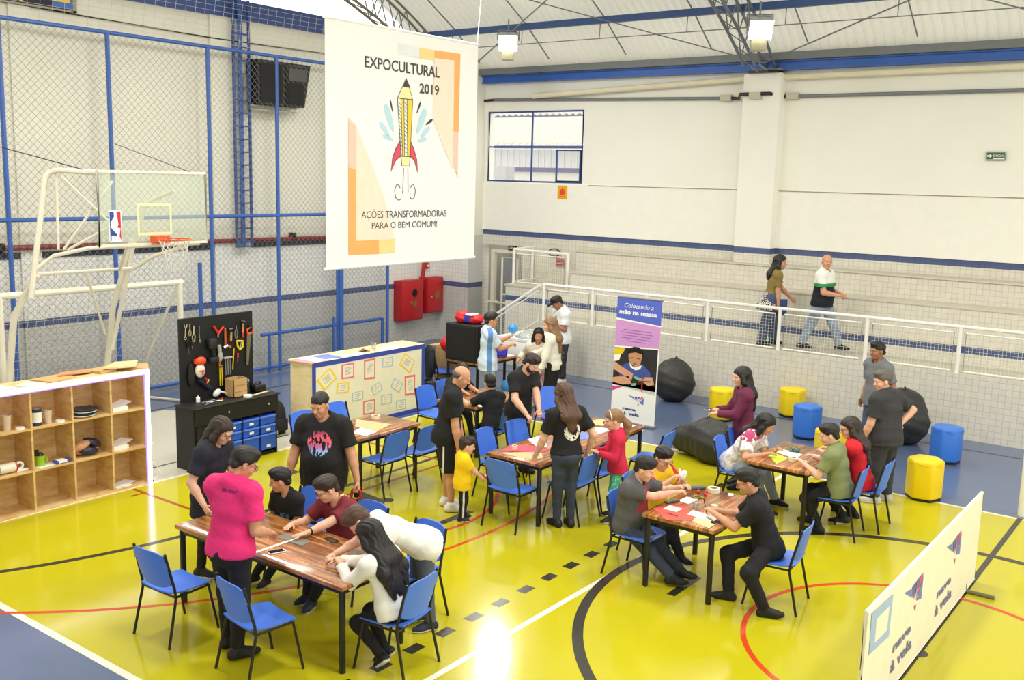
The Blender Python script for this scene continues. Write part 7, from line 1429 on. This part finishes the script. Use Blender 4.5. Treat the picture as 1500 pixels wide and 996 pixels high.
# back table and white display
sb = root('black_box', 'big black loudspeaker box on the table below the red cabinets', 'loudspeaker', (13.6, 11.1, .76)); obj('cabinet', MB().rbox(-.2,.2,-.36,.36,0,.66,.012), M('speaker_black',(24,24,24),.6), sb); obj('grille', MB().box(-.21,-.2,-.33,.33,.03,.63), MATS['grille_black'], sb, smooth=0); obj('grille', MB().box(-.18,.18,-.37,-.36,.03,.63), MATS['grille_black'], sb, smooth=0)
t = root('red_bag', 'crumpled red bag lying on top of the big black box', 'bag', (13.62, 11.12, 1.42)); v, f = sdf_mesh([EL((0,.12,.1),(.15,.14,.12),None,.05),EL((.05,-.12,.08),(.14,.16,.09),None,.05)], .018, noise=(.01,.1), floorz=.002); obj('bag', MB().add(v, f), M('bag_red',(206,28,40),.5), t, smooth=180); obj('blue_panel', MB().rbox(-.1,-.06,-.1,.02,.03,.16,.01), M('panel_blue',(40,60,180),.5), t); obj('white_panel', MB().rbox(-.1,.1,-.16,.0,.15,.18,.01), PAPER, t)
def balloon(label, x, y, z, r, m, name='balloon'):
    o = root(name, label, 'balloon', (x,y,z)); obj('skin', MB().lathe([(0,-r*1.15),(r*.15,-r*1.1),(r*.7,-r*.6),(r,.1*r),(r*.75,r*.75),(r*.3,r*.98),(0,r)], 20), m, o, smooth=180); obj('knot', MB().lathe([(0,-r*1.12),(.02,-r*1.28),(0,-r*1.25)], 10), m, o); return o
BLB = M('balloon_blue',(70,160,226),.25); balloon('light blue balloon on the white display behind the striped shirt man', 15.2, 11.3, 1.13, .1, BLB); balloon('light blue balloon under the back table, between its legs', 14.0, 10.45, .28, .16, BLB)
balloon('red balloon peeping out left of the big black box', 13.75, 11.72, .95, .14, M('balloon_red',(214,40,50),.25))
bx = root('cardboard_carton', 'brown cardboard carton behind the chair with the jacket', 'carton', (14.15, 11.95, 0)); cb_ = MB(); [cb_.box(*q) for q in ((-.25,.25,-.2,-.19,0,.85),(-.25,.25,.19,.2,0,.85),(-.25,-.24,-.2,.2,0,.85),(.24,.25,-.2,.2,0,.85),(-.25,.25,-.2,.2,0,.02))]; obj('walls', cb_, CARD, bx, smooth=0); obj('flap', MB().box(-.25,.25,-.34,-.2,.85,.86).box(-.25,.25,.2,.34,.85,.86), CARD, bx, smooth=0)
ds = root('display_stand', 'white box display with a clear domed model beside the stair', 'display', (15.58, 11.15, 0))
for sx in (-.42,.42):
    for sy in (-.3,.3): obj('leg', MB().tube([(sx,sy,0),(sx,sy,.62)], .028, 8), BLACKM, ds)
obj('tray', MB().rbox(-.55,.55,-.4,.4,.62,.94,.01), PAPER, ds); obj('rim', MB().box(-.56,.56,-.41,-.37,.94,.99).box(-.56,.56,.37,.41,.94,.99).box(-.56,-.52,-.37,.37,.94,.99).box(.52,.56,-.37,.37,.94,.99), PAPER, ds, smooth=0)
obj('dome', MB().lathe([(.24,.94),(.23,1.0),(.15,1.05),(0,1.06)], 24), GLASSC, ds, smooth=180); obj('model_ring', MB().lathe([(.25,.94),(.28,.94),(.28,.955),(.25,.955)], 24), M('model_blue_grey',(150,176,190),.4), ds)
for k in range(6): obj('dark_slot', MB().box(-.45+.17*k,-.38+.17*k,-.405,-.375,.99,.996), BLACKP, ds, smooth=0)
lp = root('laptop', 'open laptop with a dark screen beside the striped shirt man', 'laptop', (14.2, 10.92, .76), math.radians(20)); obj('base', MB().rbox(-.12,.12,-.17,.17,0,.018,.004), BLACKP, lp); obj('lid', MB().rbox(.11,.125,-.17,.17,.01,.24,.004).xf(Matrix.Rotation(.2,4,'Y')), M('lid_navy',(20,26,50),.3), lp)
obj('screen_glow', MB().box(.104,.109,-.15,.15,.03,.22).xf(Matrix.Rotation(.2,4,'Y')), M('screen_glow',(60,50,160),.3,emit=.6,var=0), lp, smooth=0)
sheet('paper_sheet', 'white sheet on the back table beside the laptop', rect(14.45,10.9,.2,.28,10), TZ, PAPER)
wb = root('waste_bin', 'black waste bin on the floor right of the counter', 'bin', (12.95, 11.35, 0)); obj('tub', MB().lathe([(0,.01),(.17,.01),(.21,.42),(.19,.42),(.15,.03)], 20), M('bin_black',(34,34,36),.5), wb); obj('rim', MB().lathe([(.19,.42),(.225,.42),(.225,.44),(.19,.44)], 20), MATS['bin_black'], wb); obj('liner', MB().ell((0,0,.38),(.17,.17,.05)), M('liner_black',(46,46,50),.3,bump=.3), wb, smooth=180)
t = root('bottle', 'clear bottle sticking out of the waste bin', 'bottle', (12.93,11.32,.36)); obj('body', MB().lathe([(0,0),(.03,0),(.03,.14),(.012,.18),(.012,.2),(0,.2)], 14), GLASSC, t); obj('cap', MB().lathe([(.014,.2),(.014,.22),(0,.22)], 10), BLACKP, t)
gb = root('grey_box', 'dark grey box on the floor under the back table', 'box', (13.55, 9.95, 0)); obj('body', MB().rbox(-.18,.18,-.15,.15,0,.28,.01), M('box_dark',(70,68,66),.6), gb); obj('lid', MB().rbox(-.19,.19,-.16,.16,.28,.31,.008), M('box_lid',(120,104,78),.6), gb)
